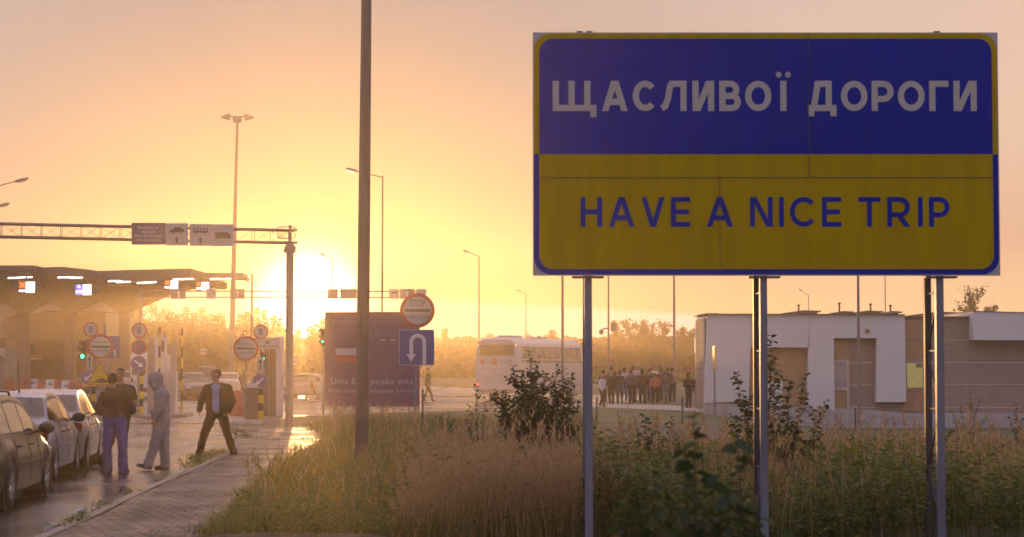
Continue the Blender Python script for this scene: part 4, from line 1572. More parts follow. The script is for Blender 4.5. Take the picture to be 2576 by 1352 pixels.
mb.tube([(p.x, ND + 1, p.z), (p.x + .3, ND + 1, p.z + .05), (p.x + .33, ND + 1, p.z - .1)], .05, 6)
mb.ell((p.x + .33, ND + 1, p.z - .15), (.16, .16, .16))
mb.build('camera', lamp_m, t)
# lane signals hung under it
xm = mat('signal_cross', (1, .1, .02), .4, vary=0, emit=((1.0, .16, .03), 3.2))
wm = mat('signal_panel_white', (1, 1, 1), .4, vary=0, emit=((.95, .93, 1.0), 2.2))
bmz = mat('signal_panel_blue', (.2, .2, 1), .4, vary=0, emit=((.24, .25, 1.0), 1.2))
dk = mat('signal_housing', (.05, .04, .045), .6)
redpan = mat('signal_back_red', (.3, .05, .02), .5, vary=0, emit=((.5, .10, .03), .5))
inkb = mat('signal_ink', (.05, .08, .3), .5, vary=0)
def lane_signal(x0, xm_, x1, y0, y1, kind, label, hang):
    y = ND - .3
    a, b = at(x0, y1, y), at(x1, y0, y)
    xmid = at(xm_, y0, y).x
    t_ = thing('lane_signal', label, 'lane signal', (xmid, y, a.z), group='lit lane signals under the canopy')
    m_ = MB()
    m_.box((a.x - .05, y + .02, a.z - .05), (b.x + .05, y + .35, b.z + .05))
    m_.tube([(xmid, y + .2, b.z), (xmid, y + .2, b.z + hang)], .05, 6)
    for s, xx in ((-1, a.x - .1), (1, b.x + .1)):
        m_.prism([(xx, a.z + .1), (xx + s * .45, a.z + .3), (xx + s * .5, b.z - .1), (xx, b.z)], y + .1, y + .3)
    m_.build('housing', dk, t_)
    m_ = MB()
    if kind == 'cross':
        m_.box((a.x, y - .01, a.z + .3), (xmid - .03, y + .015, b.z), 1)
        cx, cz = (a.x + xmid) / 2, (a.z + .3 + b.z) / 2
        h = min(xmid - a.x, b.z - a.z - .3) * .36
        for s in (1, -1):
            w = h * .26
            m_.add([(cx - h - w, y - .02 - .003 * s, cz - s * h + s * w), (cx - h + w, y - .02 - .003 * s, cz - s * h - s * w), (cx + h + w, y - .02 - .003 * s, cz + s * h - s * w), (cx + h - w, y - .02 - .003 * s, cz + s * h + s * w)], [(0, 1, 2, 3)], 0)
        m_.build('cross_display', [xm, redpan], t_)
        m_ = MB()
        m_.box((a.x, y - .012, a.z + .06), (xmid - .03, y + .015, a.z + .22))
        m_.build('lit_bar', wm, t_)
    else:
        m_.box((a.x, y - .01, a.z), (xmid - .02, y + .015, b.z), 0)
        m_.box((a.x, y - .022, (a.z + b.z) / 2 - .22), (xmid - .02, y - .0125, (a.z + b.z) / 2 - .06), 1)
        m_.prism(icon(car_icon, a.x + .35, xmid - .35, (a.z + b.z) / 2 + .35, (a.z + b.z) / 2 + .1), y - .022, y - .0125, 1)
        m_.build('lit_panel', [bmz, wm], t_)
    m_ = MB()
    m_.box((xmid + .01, y - .03, a.z), (b.x, y + .015, b.z), 0)
    if hang > .9:
        m_.prism(icon(car_icon, xmid + .35, b.x - .3, (a.z + b.z) / 2 + .05, (a.z + b.z) / 2 - .35), y - .04, y - .032, 1)
    m_.build('lit_panel', [wm, inkb], t_)
lane_signal(47, 64.5, 88, 709, 737, 'cross', 'lane signal with a red cross and a lit white car panel, nearest the frame edge', 1.0)
lane_signal(190, 208, 230, 716, 743, 'blue', 'lane signal with a blue and a white lit panel', .8)
lane_signal(414, 429, 448, 706, 728, 'cross', 'lane signal with a red cross above the first small purple arrow sign', .5)
lane_signal(494, 507, 526, 710, 731, 'cross', 'lane signal with a red cross nearest to the light mast', .5)
mb = MB()
a, b = at(527, 725, ND - .2), at(557, 706, ND - .2)
mb.prism(rounded(a.x, b.x, a.z, b.z, .15, 4), ND + 2.2, ND + 2.8)
mb.tube([((a.x + b.x) / 2, ND + 2.5, b.z - .02), ((a.x + b.x) / 2, ND + 2.5, b.z + .5)], .05, 6)
tag(mb.build('dark_signal_box', dk, None), 'dark unlit box hanging under the canopy end by the light mast', 'signal box')

# the long hall behind the canopy
t = thing('inspection_hall', 'long plain tan hall standing behind the canopy columns', 'building', (at(0, 900, 172).x, 172, 0))
mb = MB()
a, b = P2(-300, 920, 172), P2(262, 756, 172)
mb.box((a[0], 172, 0), (b[0], 186, b[1]))
mb.build('wall', mat('hall_wall', (.34, .22, .14), .7, vary=.1, scale=.5), t)
mb = MB()
mb.box((a[0] - .3, 171.6, b[1] + .003), (b[0] + .3, 186.4, b[1] + .35))
mb.build('roof', roof_m, t)
for x in (-40, 40, 120, 200):
    mb = MB()
    c_, d_ = P2(x, 900, 172), P2(x + 52, 850, 172)
    mb.box((c_[0], 171.9, .02), (d_[0], 171.997, d_[1]))
    mb.build('gate', mat('hall_gate', (.16, .10, .07), .6), t)
# control house under the canopy
HD_ = 158
t = thing('control_house', 'pale yellow flat control house behind the barriers with a dark ground floor', 'building', (at(140, 900, HD_).x, HD_, 0))
mb = MB()
pts = [P2(x, y, HD_) for x, y in ((15, 857), (15, 804), (125, 784), (266, 787), (266, 857))]
mb.prism(pts, HD_, HD_ + 12)
mb.build('wall', mat('house_plaster', (.46, .33, .18), .7, vary=.08), t)
mb = MB()
pts = [P2(x, y, HD_) for x, y in ((14, 804), (14, 802.5), (125, 782), (267, 785), (267, 786.8), (125, 783.8))]
mb.prism(pts, HD_ - .1, HD_ + 12)
mb.build('roof_trim', roof_m, t)
mb = MB()
a, b = P2(38, 920, HD_), P2(240, 857.2, HD_)
mb.box((a[0], HD_ + .3, 0), (b[0], HD_ + 11, b[1]))
mb.build('ground_floor', mat('house_brick', (.25, .15, .09), .8, vary=.2, scale=2), t)
for x0, x1 in ((145, 158), (180, 200), (60, 85)):
    mb = MB()
    a, b = P2(x0, 918 if x0 == 145 else 893, HD_), P2(x1, 867, HD_)
    mb.box((a[0], HD_ + .22, max(0.02, a[1])), (b[0], HD_ + .295, b[1]))
    mb.build('door' if x0 == 145 else 'window', glass_mat('dark_glass', (.05, .04, .035), .1), t)
mb = MB()
a = at(8, 930, 150)
b = at(106, 903, 150)
mb.tube([(a.x, 150, b.z), (b.x, 150, b.z)], .07, 8)
tb = thing('barrier_gate', 'white barrier boom before the ground floor of the control house', 'barrier', (a.x, 150, 0))
mb.build('boom', cab_white, tb)
mb = MB()
mb.box((a.x - .3, 149.8, 0), (a.x + .1, 150.2, b.z + .1), bev=.03)
mb.build('drive_housing', cab_grey, tb)

# ================================================================== THE LOW PALE BUILDING, RIGHT
FB = 78.0                                           # the front stands square to the view
white_wall = mat('facade_white', (.62, .58, .60), .6, vary=.05, scale=.6)
recess_m = mat('recess_brown', (.36, .22, .13), .7, vary=.1)
plinth_m = mat('plinth_grey', (.40, .36, .37), .7, vary=.12)
roof_dark = mat('roof_felt', (.14, .10, .09), .7)
def brick_mat():
    m = bpy.data.materials.new('facade_brick')
    m.use_nodes = True
    nt = m.node_tree
    b = nt.nodes['Principled BSDF']
    tc = nt.nodes.new('ShaderNodeTexCoord')
    sp = nt.nodes.new('ShaderNodeSeparateXYZ')
    nt.links.new(tc.outputs['Object'], sp.inputs[0])
    cb = nt.nodes.new('ShaderNodeCombineXYZ')
    nt.links.new(sp.outputs['X'], cb.inputs[0])
    nt.links.new(sp.outputs['Z'], cb.inputs[1])
    br = nt.nodes.new('ShaderNodeTexBrick')
    nt.links.new(cb.outputs[0], br.inputs['Vector'])
    br.inputs['Scale'].default_value = 1
    br.inputs['Brick Width'].default_value = .26
    br.inputs['Row Height'].default_value = .085
    br.inputs['Mortar Size'].default_value = .012
    br.inputs['Color1'].default_value = (.30, .20, .165, 1)
    br.inputs['Color2'].default_value = (.24, .155, .13, 1)
    br.inputs['Mortar'].default_value = (.36, .29, .26, 1)
    nt.links.new(br.outputs['Color'], b.inputs['Base Color'])
    b.inputs['Roughness'].default_value = .8
    return m
brick = brick_mat()
band_m = mat('brick_band_pale', (.46, .38, .35), .7)
t = thing('border_building', 'low pale building with slanting white wall panels, brown recesses and a brick wing', 'building', (at(2028, 900, FB).x, FB, gz(at(2028, 900, FB).x, FB)))
def W(x, y): return P2(x, y, FB)
def zbase(x): return gz(at(x, 900, FB).x, FB) - .35
def fpoly(mb_, pts, y0, y1, mi=0):
    mb_.prism([W(x, y) if y is not None else (W(x, 900)[0], zbase(x)) for x, y in pts], y0, y1, mi)
# solid body behind the front, in brick, with a plinth
mb = MB()
fpoly(mb, [(1776, 1030), (1920, 1030), (1920, 800), (1776, 800)], FB + .45, FB + 4.4)
fpoly(mb, [(1920, 1030), (2100, 1033), (2276, 1040), (2276, 800), (1920, 800)], FB + .45, FB + 14)
mb.build('brick_core', brick, t)
mb = MB()
fpoly(mb, [(1772, None), (1900, None), (2000, None), (2100, None), (2200, None), (2800, None), (2800, 1042), (2277, 1040), (2206, 1033), (1900, 1018), (1773, 1014.6)], FB + .03, FB + .44)
mb.build('plinth', plinth_m, t)
# white slanted wall panels
mb = MB()
panels = [
    [(1781, 790.6), (1888, 791), (1888, 874.5), (1883, 1010), (1773, 1014)],
    [(1888.6, 791), (2036, 791.8), (2036, 874.5), (1888.6, 874.5)],
    [(2036.6, 791.8), (2096.6, 792), (2100, 1031), (2028.5, 1028)],
    [(2097.2, 792), (2206, 792.6), (2206, 851), (2097.2, 851)],
    [(2206.6, 792.6), (2276, 792.8), (2279.5, 1012), (2204, 1012)]]
for p in panels:
    fpoly(mb, p, FB, FB + .4)
mb.build('wall_panel', white_wall, t)
mb = MB()
fpoly(mb, [(1889, 875), (2035.5, 875), (2028, 1029), (1884, 1012)], FB + .34, FB + .42)
mb.build('porch_recess', recess_m, t)
mb = MB()
fpoly(mb, [(1960, 958), (1972, 958), (1970, 1022), (1900, 1016), (1904, 960)], FB + .30, FB + .338)
mb.build('porch_panel', white_wall, t)
# tall opening: glazed part and brick part with pale bands
mb = MB()
fpoly(mb, [(2097.5, 851.5), (2139, 851.5), (2141, 1031), (2100.5, 1031)], FB + .34, FB + .42)
op = mb.build('window_bay', recess_m, t)
mb = MB()
for x0, x1, y0, y1 in ((2098, 2140, 906, 911.5), (2098, 2140, 976, 983)):
    fpoly(mb, [(x0, y0), (x1, y0), (x1, y1), (x0, y1)], FB + .31, FB + .338)
fpoly(mb, [(2133, 906), (2140, 906), (2141, 1030), (2134, 1030)], FB + .312, FB + .338)
mb.build('frame', band_m, op)
mb = MB()
fpoly(mb, [(2100, 912), (2133, 912), (2133.5, 976), (2101, 976)], FB + .32, FB + .339)
mb.build('pane', mat('reflecting_pane', (.30, .25, .27), .12, 0, .8, vary=.2, scale=1.2), op)
mb = MB()
for y in (913, 969, 1026):
    fpoly(mb, [(2142, y - 1.5), (2206, y - 1.5), (2206, y + 1.5), (2142, y + 1.5)], FB + .43, FB + .448)
mb.build('stone_band', band_m, t)
mb = MB()
c_ = W(2181.5, 833)
mb.disc(c_, 5.5 / px(FB), FB - .06, FB - .002, 20)
mb.build('wall_lamp', mat('wall_lamp_brown', (.25, .14, .09), .5), t)
# roof edge over the white front
mb = MB()
fpoly(mb, [(1770, 789.2), (1905, 789.7), (1905, 791), (1770, 790.2)], FB - .15, FB + 4.5)
fpoly(mb, [(1905, 789.7), (2277, 791.2), (2277, 792.5), (1905, 791)], FB - .15, FB + 14)
mb.build('roof', roof_dark, t)
mb = MB()
fpoly(mb, [(1778, 788.4), (1806, 788.4), (1806, 789.1), (1778, 789.1)], FB - .1, FB + 2)
mb.build('roof_vent', roof_dark, t)
# the side returning to the left, with a pane whose sun reflection is painted as glow, and a dark doorway
mb = MB()
xs = W(1776, 900)[0]
xf = at(1776, 900, FB + 20).x
mb.prism([(xs - .06, FB + .46), (xs - .003, FB + .46), (xf + .1, FB + 20), (xf, FB + 20)], zbase(1776), W(0, 791)[1] - .02, axis='Z')
mb.build('side_wall', white_wall, t)
mb = MB()
pts = [P2(x, y, FB + 20) for x, y in ((1753.5, 790.6), (1775.2, 790.6), (1775.2, 888), (1754, 888))]
mb.prism(pts, FB + 20, FB + 21.5)
pb_ = mb.build('side_bay', white_wall, t)
mb = MB()
pts = [P2(x, y, FB + 20) for x, y in ((1759, 806), (1767.5, 802), (1768.5, 853), (1758, 853))]
mb.prism(pts, FB + 19.93, FB + 19.997)
mb.build('sun_glow_pane', mat('sun_glow_pane', (.8, .7, .5), .08, 0, .8, vary=0, emit=((1, .82, .45), 1.6)), pb_)
mb = MB()
pts = [P2(x, y, FB + 20) for x, y in ((1754.5, 888.3), (1775, 888.3), (1775, 1036), (1757, 1036))]
mb.prism(pts, FB + 20.1, FB + 21.4)
mb.build('side_door', recess_m, t)
# recess with the lit window, then the brick wing
mb = MB()
fpoly(mb, [(2277, None), (2410, None), (2800, None), (2800, 798), (2277, 798)], FB + .46, FB + 13)
wing = mb.build('brick_wing', brick, t)
mb = MB()
for y in (798, 856, 912.5, 969, 1026):
    for x0, x1 in ((2328, 2800),):
        fpoly(mb, [(x0, y - 1.4), (x1, y - 1.4), (x1, y + 1.4), (x0, y + 1.4)], FB + .44, FB + .458)
mb.build('stone_band', band_m, wing)
mb = MB()
fpoly(mb, [(2280, 804), (2327, 804), (2327, 1036), (2282, 1036)], FB + .40, FB + .457)
wb = mb.build('window_bay', recess_m, t)
mb = MB()
fpoly(mb, [(2281, 905), (2327, 905), (2327, 985), (2282, 985)], FB + .37, FB + .397)
fpoly(mb, [(2281, 852), (2327, 852), (2327, 856), (2281, 856)], FB + .37, FB + .397)
mb.build('frame', mat('window_frame_brown', (.30, .22, .20), .6), wb)
mb = MB()
fpoly(mb, [(2285, 914.7), (2326, 914.7), (2326, 976), (2287, 976)], FB + .345, FB + .368)
fpoly(mb, [(2296, 928), (2311, 927), (2311, 975), (2297, 975)], FB + .335, FB + .343, 1)
fpoly(mb, [(2309, 915.5), (2325, 915.5), (2325, 925), (2309, 925)], FB + .335, FB + .343, 2)
mb.build('pane', [mat('lit_window', (.5, .45, .15), .5, vary=.1, emit=((.80, .62, .22), .22)), mat('lit_window_cabinet', (.5, .45, .2), .5, vary=.1, emit=((.8, .66, .2), .22)), mat('lit_window_shelf', (.2, .17, .12), .5)], wb)
mb = MB()
fpoly(mb, [(2444, 784.5), (2800, 794), (2800, 858), (2444, 856)], FB - .3, FB + 8)
mb.build('upper_block', white_wall, t)
mb = MB()
fpoly(mb, [(2442, 783), (2802, 792.6), (2802, 793.8), (2442, 784.3)], FB - .35, FB + 8.1)
mb.build('block_roof', roof_dark, t)
mb = MB()
fpoly(mb, [(2277.6, 795.8), (2442, 795.8), (2442, 797.6), (2277.6, 797.6)], FB + .3, FB + 13)
mb.build('wing_roof', roof_dark, t)
rd = FB + 9
def roofbox(x0, x1, y0, slope=0):
    m_ = MB()
    pts = [P2(x, y, rd) for x, y in ((x0 + 9, 798), (x1 - 9, 798), (x1 - 9, y0 + 5), (x0 + 9, y0 + 5))]
    m_.prism(pts, rd, rd + 3)
    b0 = m_.build('roof_light', plinth_m, t)
    m_ = MB()
    pts = [P2(x, y, rd) for x, y in ((x0, y0 + 6 + slope), (x0 + 22, y0 + 3), ((x0 + x1) / 2, y0), (x1, y0 + 1.5), (x1 - 3, y0 + 5), (x0 + 26, y0 + 6.5), (x0 + 10, y0 + 8.5))]
    m_.prism(pts, rd - .2, rd + 3.2)
    m_.build('cover', roof_dark, b0)
for x0, x1, y0 in ((1977, 2065, 781), (2089, 2147, 783), (2138, 2222, 782), (2220, 2269, 783), (2311, 2410, 785)):
    roofbox(x0, x1, y0)
for x, ytop, w in ((2009, 770, 3), (2111.5, 765, 3), (2190, 767.5, 3), (2240, 771, 3)):
    m_ = MB()
    p = at(x, ytop, rd)
    r_ = w / px(rd)
    m_.tube([(p.x, rd, p.z - .5), (p.x, rd, p.z)], r_ * .75, 8)
    m_.tube([(p.x, rd, p.z + .001), (p.x, rd, p.z + .06)], r_ * 1.35, 8)
    m_.build('vent_pipe', roof_dark, t)
# slim post before the front corner; gold sunlight is put into its blade colour
d = 76
x = at(1797.5, 900, d).x
t = thing('slim_sign', 'slim signpost seen edge on, its top glinting gold, before the corner of the pale building', 'sign', (x, d, gz(x, d)))
mb = MB()
mb.tube([(x, d, gz(x, d) - .1), (x, d, at(0, 934, d).z)], .035, 8)
mb.build('post', post_grey, t)
mb = MB()
a, b = at(1795, 935, d), at(1800.5, 871, d)
mb.box((a.x, d - .35, a.z), (b.x, d + .35, b.z), bev=.02)
mb.build('sign_blade', mat('gold_glint_edge', (.75, .55, .28), .16, .7, vary=0), t)

# ================================================================== VEHICLES
tyre_m = mat('tyre_rubber', (.018, .017, .018), .75, vary=.2)
rim_m = mat('wheel_rim', (.30, .29, .30), .35, .7, vary=.1)
glass_car = mat('car_glass', (.028, .026, .030), .06, 0, .7, vary=.25, scale=4)
trim_m = mat('car_trim_black', (.025, .024, .026), .5, vary=.1)
tail_m = mat('tail_lamp', (.13, .008, .006), .2, vary=.1)
plate_m = mat('number_plate', (.5, .48, .44), .4, vary=.05)
head_m = mat('headlight_lit', (.9, .9, 1), .2, vary=0, emit=((.85, .88, 1.0), 6.0))
hood_l = mat('headlight_glass', (.5, .5, .5), .1, vary=0)
def paint(name, c, rough=.32):
    return mat(name, c, rough, .10, .3, vary=.04, scale=1.2, coat=.16)
def interp(tab, t):
    if t <= tab[0][0]:
        return tab[0][1]
    for (a, va), (b, vb) in zip(tab, tab[1:]):
        if t <= b:
            k = (t - a) / (b - a)
            k = k * k * (3 - 2 * k) if len(tab) < 4 else k
            return va + (vb - va) * k
    return tab[-1][1]
def wheel(parent, x, y, r, w=.20, side=1):
    o = thing_part('wheel', parent, (x, y, r))
    m_ = MB()
    m_.lathe([(r * .62, -w / 2), (r * .93, -w / 2), (r, -w * .38), (r, w * .38), (r * .93, w / 2), (r * .62, w / 2), (r * .62, -w / 2)], (0, 0, 0), 28, 'X')
    o2 = m_.build('tyre', tyre_m, None, smooth=True, angle=50)
    o2.parent = o
    m_ = MB()
    s = side
    m_.lathe([(r * .62, -w * .4 * s), (r * .63, w * .47 * s), (r * .56, w * .48 * s), (r * .52, w * .30 * s), (r * .14, w * .36 * s), (r * .0, w * .40 * s)], (0, 0, 0), 28, 'X')
    for k in range(7):
        a = 2 * PI * k / 7
        m_.tube([(w * .40 * s, r * .1 * math.cos(a), r * .1 * math.sin(a)), (w * .44 * s, r * .57 * math.cos(a), r * .57 * math.sin(a))], [r * .075, r * .055], 5)
    o3 = m_.build('rim', rim_m, None, smooth=True, angle=40)
    o3.parent = o
def thing_part(name, parent, loc):
    o = bpy.data.objects.new(name, None)
    o.empty_display_size = .1
    C.objects.link(o)
    o.parent = parent
    o.location = loc
    return o
def car(label, loc, rotz, col, kind='sedan', group='cars queueing at the crossing', L=4.35, W=1.72, H=1.43, detail=True, lights=False, cat='car', name='parked_car'):
    """car pointing to its own +Y, origin on the ground under its middle"""
    root = thing(name, label, cat, loc, rotz, group)
    hl, hw = L / 2, W / 2
    wr = .31
    yr, yf = -hl + .82, hl - .85                    # wheel centres
    if kind == 'sedan':
        deck = [(-hl, .80), (-hl + .08, .97), (-hl + .55, 1.01), (-1.15, .99), (-.9, .95), (.7, .93), (1.1, .92), (hl - .5, .80), (hl - .12, .70), (hl, .58)]
        sil = [(-1.62, .985), (-1.45, 1.06), (-1.02, H - .09), (-.72, H - .02), (-.2, H), (.2, H - .03), (.42, H - .09), (.82, 1.13), (1.18, .945)]
        wind = [(-1.38, -.72), (-.64, .02), (.09, .70)]
    elif kind == 'estate':
        deck = [(-hl, .80), (-hl + .06, .95), (-hl + .3, .96), (-.9, .95), (.7, .93), (1.1, .92), (hl - .5, .80), (hl - .12, .70), (hl, .58)]
        sil = [(-hl + .06, .955), (-hl + .12, 1.05), (-hl + .42, H - .10), (-hl + .62, H - .02), (-.4, H + .02), (.2, H - .02), (.45, H - .09), (.84, 1.13), (1.2, .945)]
        wind = [(-hl + .42, -.98), (-.90, -.06), (.02, .74)]
    else:                                           # hatchback / off-roader
        deck = [(-hl, .80), (-hl + .06, .98), (-hl + .3, 1.0), (-.9, .98), (.7, .96), (1.0, .95), (hl - .4, .86), (hl - .1, .74), (hl, .6)]
        sil = [(-hl + .05, .99), (-hl + .10, 1.06), (-hl + .36, H - .10), (-hl + .6, H - .02), (-.3, H), (.15, H - .02), (.38, H - .09), (.72, 1.15), (1.02, .965)]
        wind = [(-hl + .36, -.78), (-.70, -.02), (.05, .62)]
    def plan(y):                                    # half width along the car, rounded at both ends
        t_ = abs(y) / hl
        return hw * (1 - .16 * max(0, (t_ - .62) / .38) ** 2.2 - .03 * (t_ ** 2))
    def belt(y):
        return interp(deck, y)
    # ---- lower body: sections along the car
    ys = sorted(set([-hl, -hl + .02, -hl + .06, -hl + .14, hl - .14, hl - .06, hl - .02, hl] + [round(-hl + .14 + k * (L - .28) / 44, 4) for k in range(45)]))
    def arch(y):
        z = .20
        for yc in (yr, yf):
            dd = (wr + .055) ** 2 - (y - yc) ** 2
            if dd > 0:
                z = max(z, wr + math.sqrt(dd))
        return z
    secs = []
    for y in ys:
        w, b_ = plan(y), belt(y)
        endk = max(0, 1 - (hl - abs(y)) / .14)
        zb = arch(y)
        z0 = .22 + .14 * endk
        zb = max(zb, z0)
        half = [(0, z0), (w * .80, z0), (w * .90, z0), (w * .955, zb)]
        for k in range(1, 8):
            t_ = k / 7
            z = zb + (b_ - .03 - zb) * t_
            bulge = math.sin(PI * min(1, max(0, (z - .2) / (b_ - .2)))) * .035
            half.append((w * (.955 + .0 * t_) + bulge - .045 * max(0, t_ - .55) / .45, z))
        half += [(w * .915 - .01, b_ - .005), (w * .80, b_ + .012), (w * .5, b_ + .028), (0, b_ + .034)]
        sec = [(x, z) for x, z in half] + [(-x, z) for x, z in half[-2:0:-1]]
        secs.append([(x, y, z) for x, z in sec])
    n = len(secs[0])
    m_ = MB()
    vs = [p for s_ in secs for p in s_]
    fs = []
    for i in range(len(secs) - 1):
        for k in range(n):
            fs.append((i * n + k, i * n + (k + 1) % n, (i + 1) * n + (k + 1) % n, (i + 1) * n + k))
    fs += [tuple(range(n - 1, -1, -1)), tuple((len(secs) - 1) * n + k for k in range(n))]
    m_.add(vs, fs, 0)
    # ---- greenhouse: strip over the top and the two sides, glass kept apart
    ss = []
    for a, b in zip(sil, sil[1:]):
        for k in range(4):
            ss.append((a[0] + (b[0] - a[0]) * k / 4, a[1] + (b[1] - a[1]) * k / 4))
    ss.append(sil[-1])
    zb0 = .95
    def gx_(z, y):
        return (plan(y) * .90 - .012) - (z - zb0) * (.36 if z > zb0 else 0) - .05 * max(0, z - H + .12)
    glass_back, glass_front = MB(), MB()
    T = [-1, -.93, -.86, -.5, 0, .5, .86, .93, 1]
    rows = []
    for y, z in ss:
        xs = gx_(z, y)
        rows.append([(t_ * xs, y + (1 - t_ * t_) * (-.07 if y < -.6 else (.09 if y > .35 else 0)) * (1 if z < H - .03 else .3), z + .018 * (1 - t_ * t_)) for t_ in T])
    zr0, zr1 = sil[1][1] - .02, H - .10
    for i in range(len(rows) - 1):
        for j in range(len(T) - 1):
            q = [rows[i][j], rows[i][j + 1], rows[i + 1][j + 1], rows[i + 1][j]]
            zc = sum(p[2] for p in q) / 4
            yc = sum(p[1] for p in q) / 4
            inner = 1 <= j <= len(T) - 3
            if inner and zc < H - .09 and yc < -.6 and zc > sil[0][1] + .055:
                glass_back.add(q, [(0, 1, 2, 3)])
            elif inner and zc < H - .09 and yc > .3 and zc > sil[-1][1] + .03:
                glass_front.add(q, [(0, 1, 2, 3)])
            else:
                m_.add(q, [(0, 1, 2, 3)], 0)
    side_glass = {(s_, k): MB() for s_ in (1, -1) for k in range(3)}
    cols = []
    cuts = sorted(set([sil[0][0], sil[-1][0]] + [v for w_ in wind for v in w_] + [sil[0][0] + k * (sil[-1][0] - sil[0][0]) / 40 for k in range(41)]))
    def top(y):
        for a, b in zip(ss, ss[1:]):
            if a[0] <= y <= b[0]:
                return a[1] + (b[1] - a[1]) * (y - a[0]) / max(1e-6, b[0] - a[0])
        return ss[-1][1]
    ZT = [0, .06, .12, .35, .6, .82, .90, 1]
    for s_ in (1, -1):
        for a, b in zip(cuts, cuts[1:]):
            for k in range(len(ZT) - 1):
                q = []
                for y, tz in ((a, ZT[k]), (b, ZT[k]), (b, ZT[k + 1]), (a, ZT[k + 1])):
                    zt0 = top(y)
                    z0_ = belt(y) - .02
                    z = z0_ + (max(zt0, z0_ + .005) - z0_) * tz
                    q.append((s_ * gx_(z, y), y, z))
                yc = (a + b) / 2
                wi = [i for i, (p0, p1) in enumerate(wind) if p0 - 1e-6 <= yc <= p1 + 1e-6]
                if wi and 2 <= k <= 4 and top(yc) - belt(yc) > .12:
                    side_glass[(s_, wi[0])].add(q, [(0, 1, 2, 3)])
                elif wi and 1 <= k <= 5 and top(yc) - belt(yc) > .12:
                    m_.add(q, [(0, 1, 2, 3)], 1)
                else:
                    m_.add(q, [(0, 1, 2, 3)], 1 if (k in (1, 2, 3, 4, 5) and wind[0][0] < yc < wind[2][1] and kind != 'x') else 0)
    body = m_.build('body', [col, trim_m], root, smooth=True, local=True, angle=38)
    glass_back.build('rear_window', glass_car, root, smooth=True, local=True)
    glass_front.build('windscreen', glass_car, root, smooth=True, local=True)
    for (s_, k), g in side_glass.items():
        if g.f:
            g.build('side_window', glass_car, root, smooth=True, local=True)
    for x, sd in ((hw - .115, 1), (-hw + .115, -1)):
        for y in (yr, yf):
            wheel(root, x, y, wr, .20, sd)
    # dark wheel housings so that nothing shows through the arches
    g = MB()
    for y in (yr, yf):
        for s_ in (1, -1):
            g.lathe([(wr + .05, 0), (wr + .05, .28), (0, .28)], (s_ * (hw * .93) - (.28 if s_ > 0 else 0) * 1, y, wr), 20, 'X')
    g.box((-hw * .8, -hl + .3, .16), (hw * .8, hl - .3, .30))
    g.build('underbody', trim_m, root, local=True)
    if detail:
        for s_ in (1, -1):
            g = MB()
            ym = sil[-1][0] - .30
            g.ell((s_ * (hw + .045), ym, 1.0), (.115, .075, .085), 0, 14, 10)
            g.tube([(s_ * (hw - .12), ym + .03, .955), (s_ * (hw - .02), ym + .02, .975)], .025, 6)
            g.build('mirror', trim_m, root, smooth=True, local=True)
            g = MB()
            for k in (1, 2):
                yh = wind[k][0] + .16
                g.tube([(s_ * (plan(yh) * .955 + .012), yh - .09, .845), (s_ * (plan(yh) * .955 + .026), yh - .05, .85), (s_ * (plan(yh) * .955 + .026), yh + .05, .85), (s_ * (plan(yh) * .955 + .012), yh + .09, .845)], .014, 6)
            g.build('door_handle', trim_m, root, smooth=True, local=True) if False else None
            for k in (1, 2):
                yh = wind[k][0] + .16
                h_ = MB()
                xx = plan(yh) * .955
                h_.tube([(s_ * (xx + .008), yh - .09, .80), (s_ * (xx + .03), yh - .05, .805), (s_ * (xx + .03), yh + .05, .805), (s_ * (xx + .008), yh + .09, .80)], .015, 6)
                h_.build('door_handle', trim_m, root, smooth=True, local=True)
            g = MB()
            y0, y1 = yr + wr + .10, yf - wr - .10
            pts = [y0 + (y1 - y0) * k / 10 for k in range(11)]
            for a, b in zip(pts, pts[1:]):
                x0, x1 = s_ * (plan(a) * .955 + .028), s_ * (plan(b) * .955 + .028)
                o_ = s_ * .016
                g.add([(x0, a, .53), (x1, b, .53), (x1, b, .585), (x0, a, .585), (x0 + o_, a, .535), (x1 + o_, b, .535), (x1 + o_, b, .58), (x0 + o_, a, .58)], [(4, 5, 6, 7), (0, 1, 5, 4), (3, 7, 6, 2), (0, 4, 7, 3), (1, 2, 6, 5)])
            g.build('side_moulding', col, root, local=True)
            g = MB()
            for yd in (wind[1][0] - .02, wind[2][0] - .02, wind[2][1] + .06):
                for z in np.linspace(.30, .88, 8):
                    pass
                p0, p1 = plan(yd) * .955 + .004, plan(yd) * .955 + .036
                b0 = belt(yd)
                zs_ = [.30 + (b0 - .05 - .30) * k / 7 for k in range(8)]
                g.tube([(s_ * (plan(yd) * .955 + math.sin(PI * min(1, (z - .2) / (b0 - .2))) * .035 - .045 * max(0, (z - .24) / (b0 - .27) - .55) / .45), yd, z) for z in zs_], .006, 4)
            g.build('door_seams', trim_m, root, local=True)
            g = MB()
            zt_ = .86 if kind == 'sedan' else .90
            g.prism([(.42 * hw, zt_ - .20) if False else (.72 * hw, zt_ - .15), (.93 * hw, zt_ - .17), (.96 * hw, zt_), (.74 * hw, zt_ + .02)] if s_ > 0 else [(-.72 * hw, zt_ - .15), (-.93 * hw, zt_ - .17), (-.96 * hw, zt_), (-.74 * hw, zt_ + .02)], -hl - .012, -hl + .16)
            g.prism([(-hl + .03, zt_ - .17), (-hl + .22, zt_ - .13), (-hl + .28, zt_ + .0), (-hl + .03, zt_)], s_ * (hw * .80), s_ * (plan(-hl + .2) * .955 + .022), axis='X')
            g.build('tail_lamp', tail_m, root, local=True)
        g = MB()
        g.box((-hw * .86, -hl - .05, .36), (hw * .86, -hl + .2, .60), bev=.05)
        g.build('rear_bumper', col, root, local=True)
        g = MB()
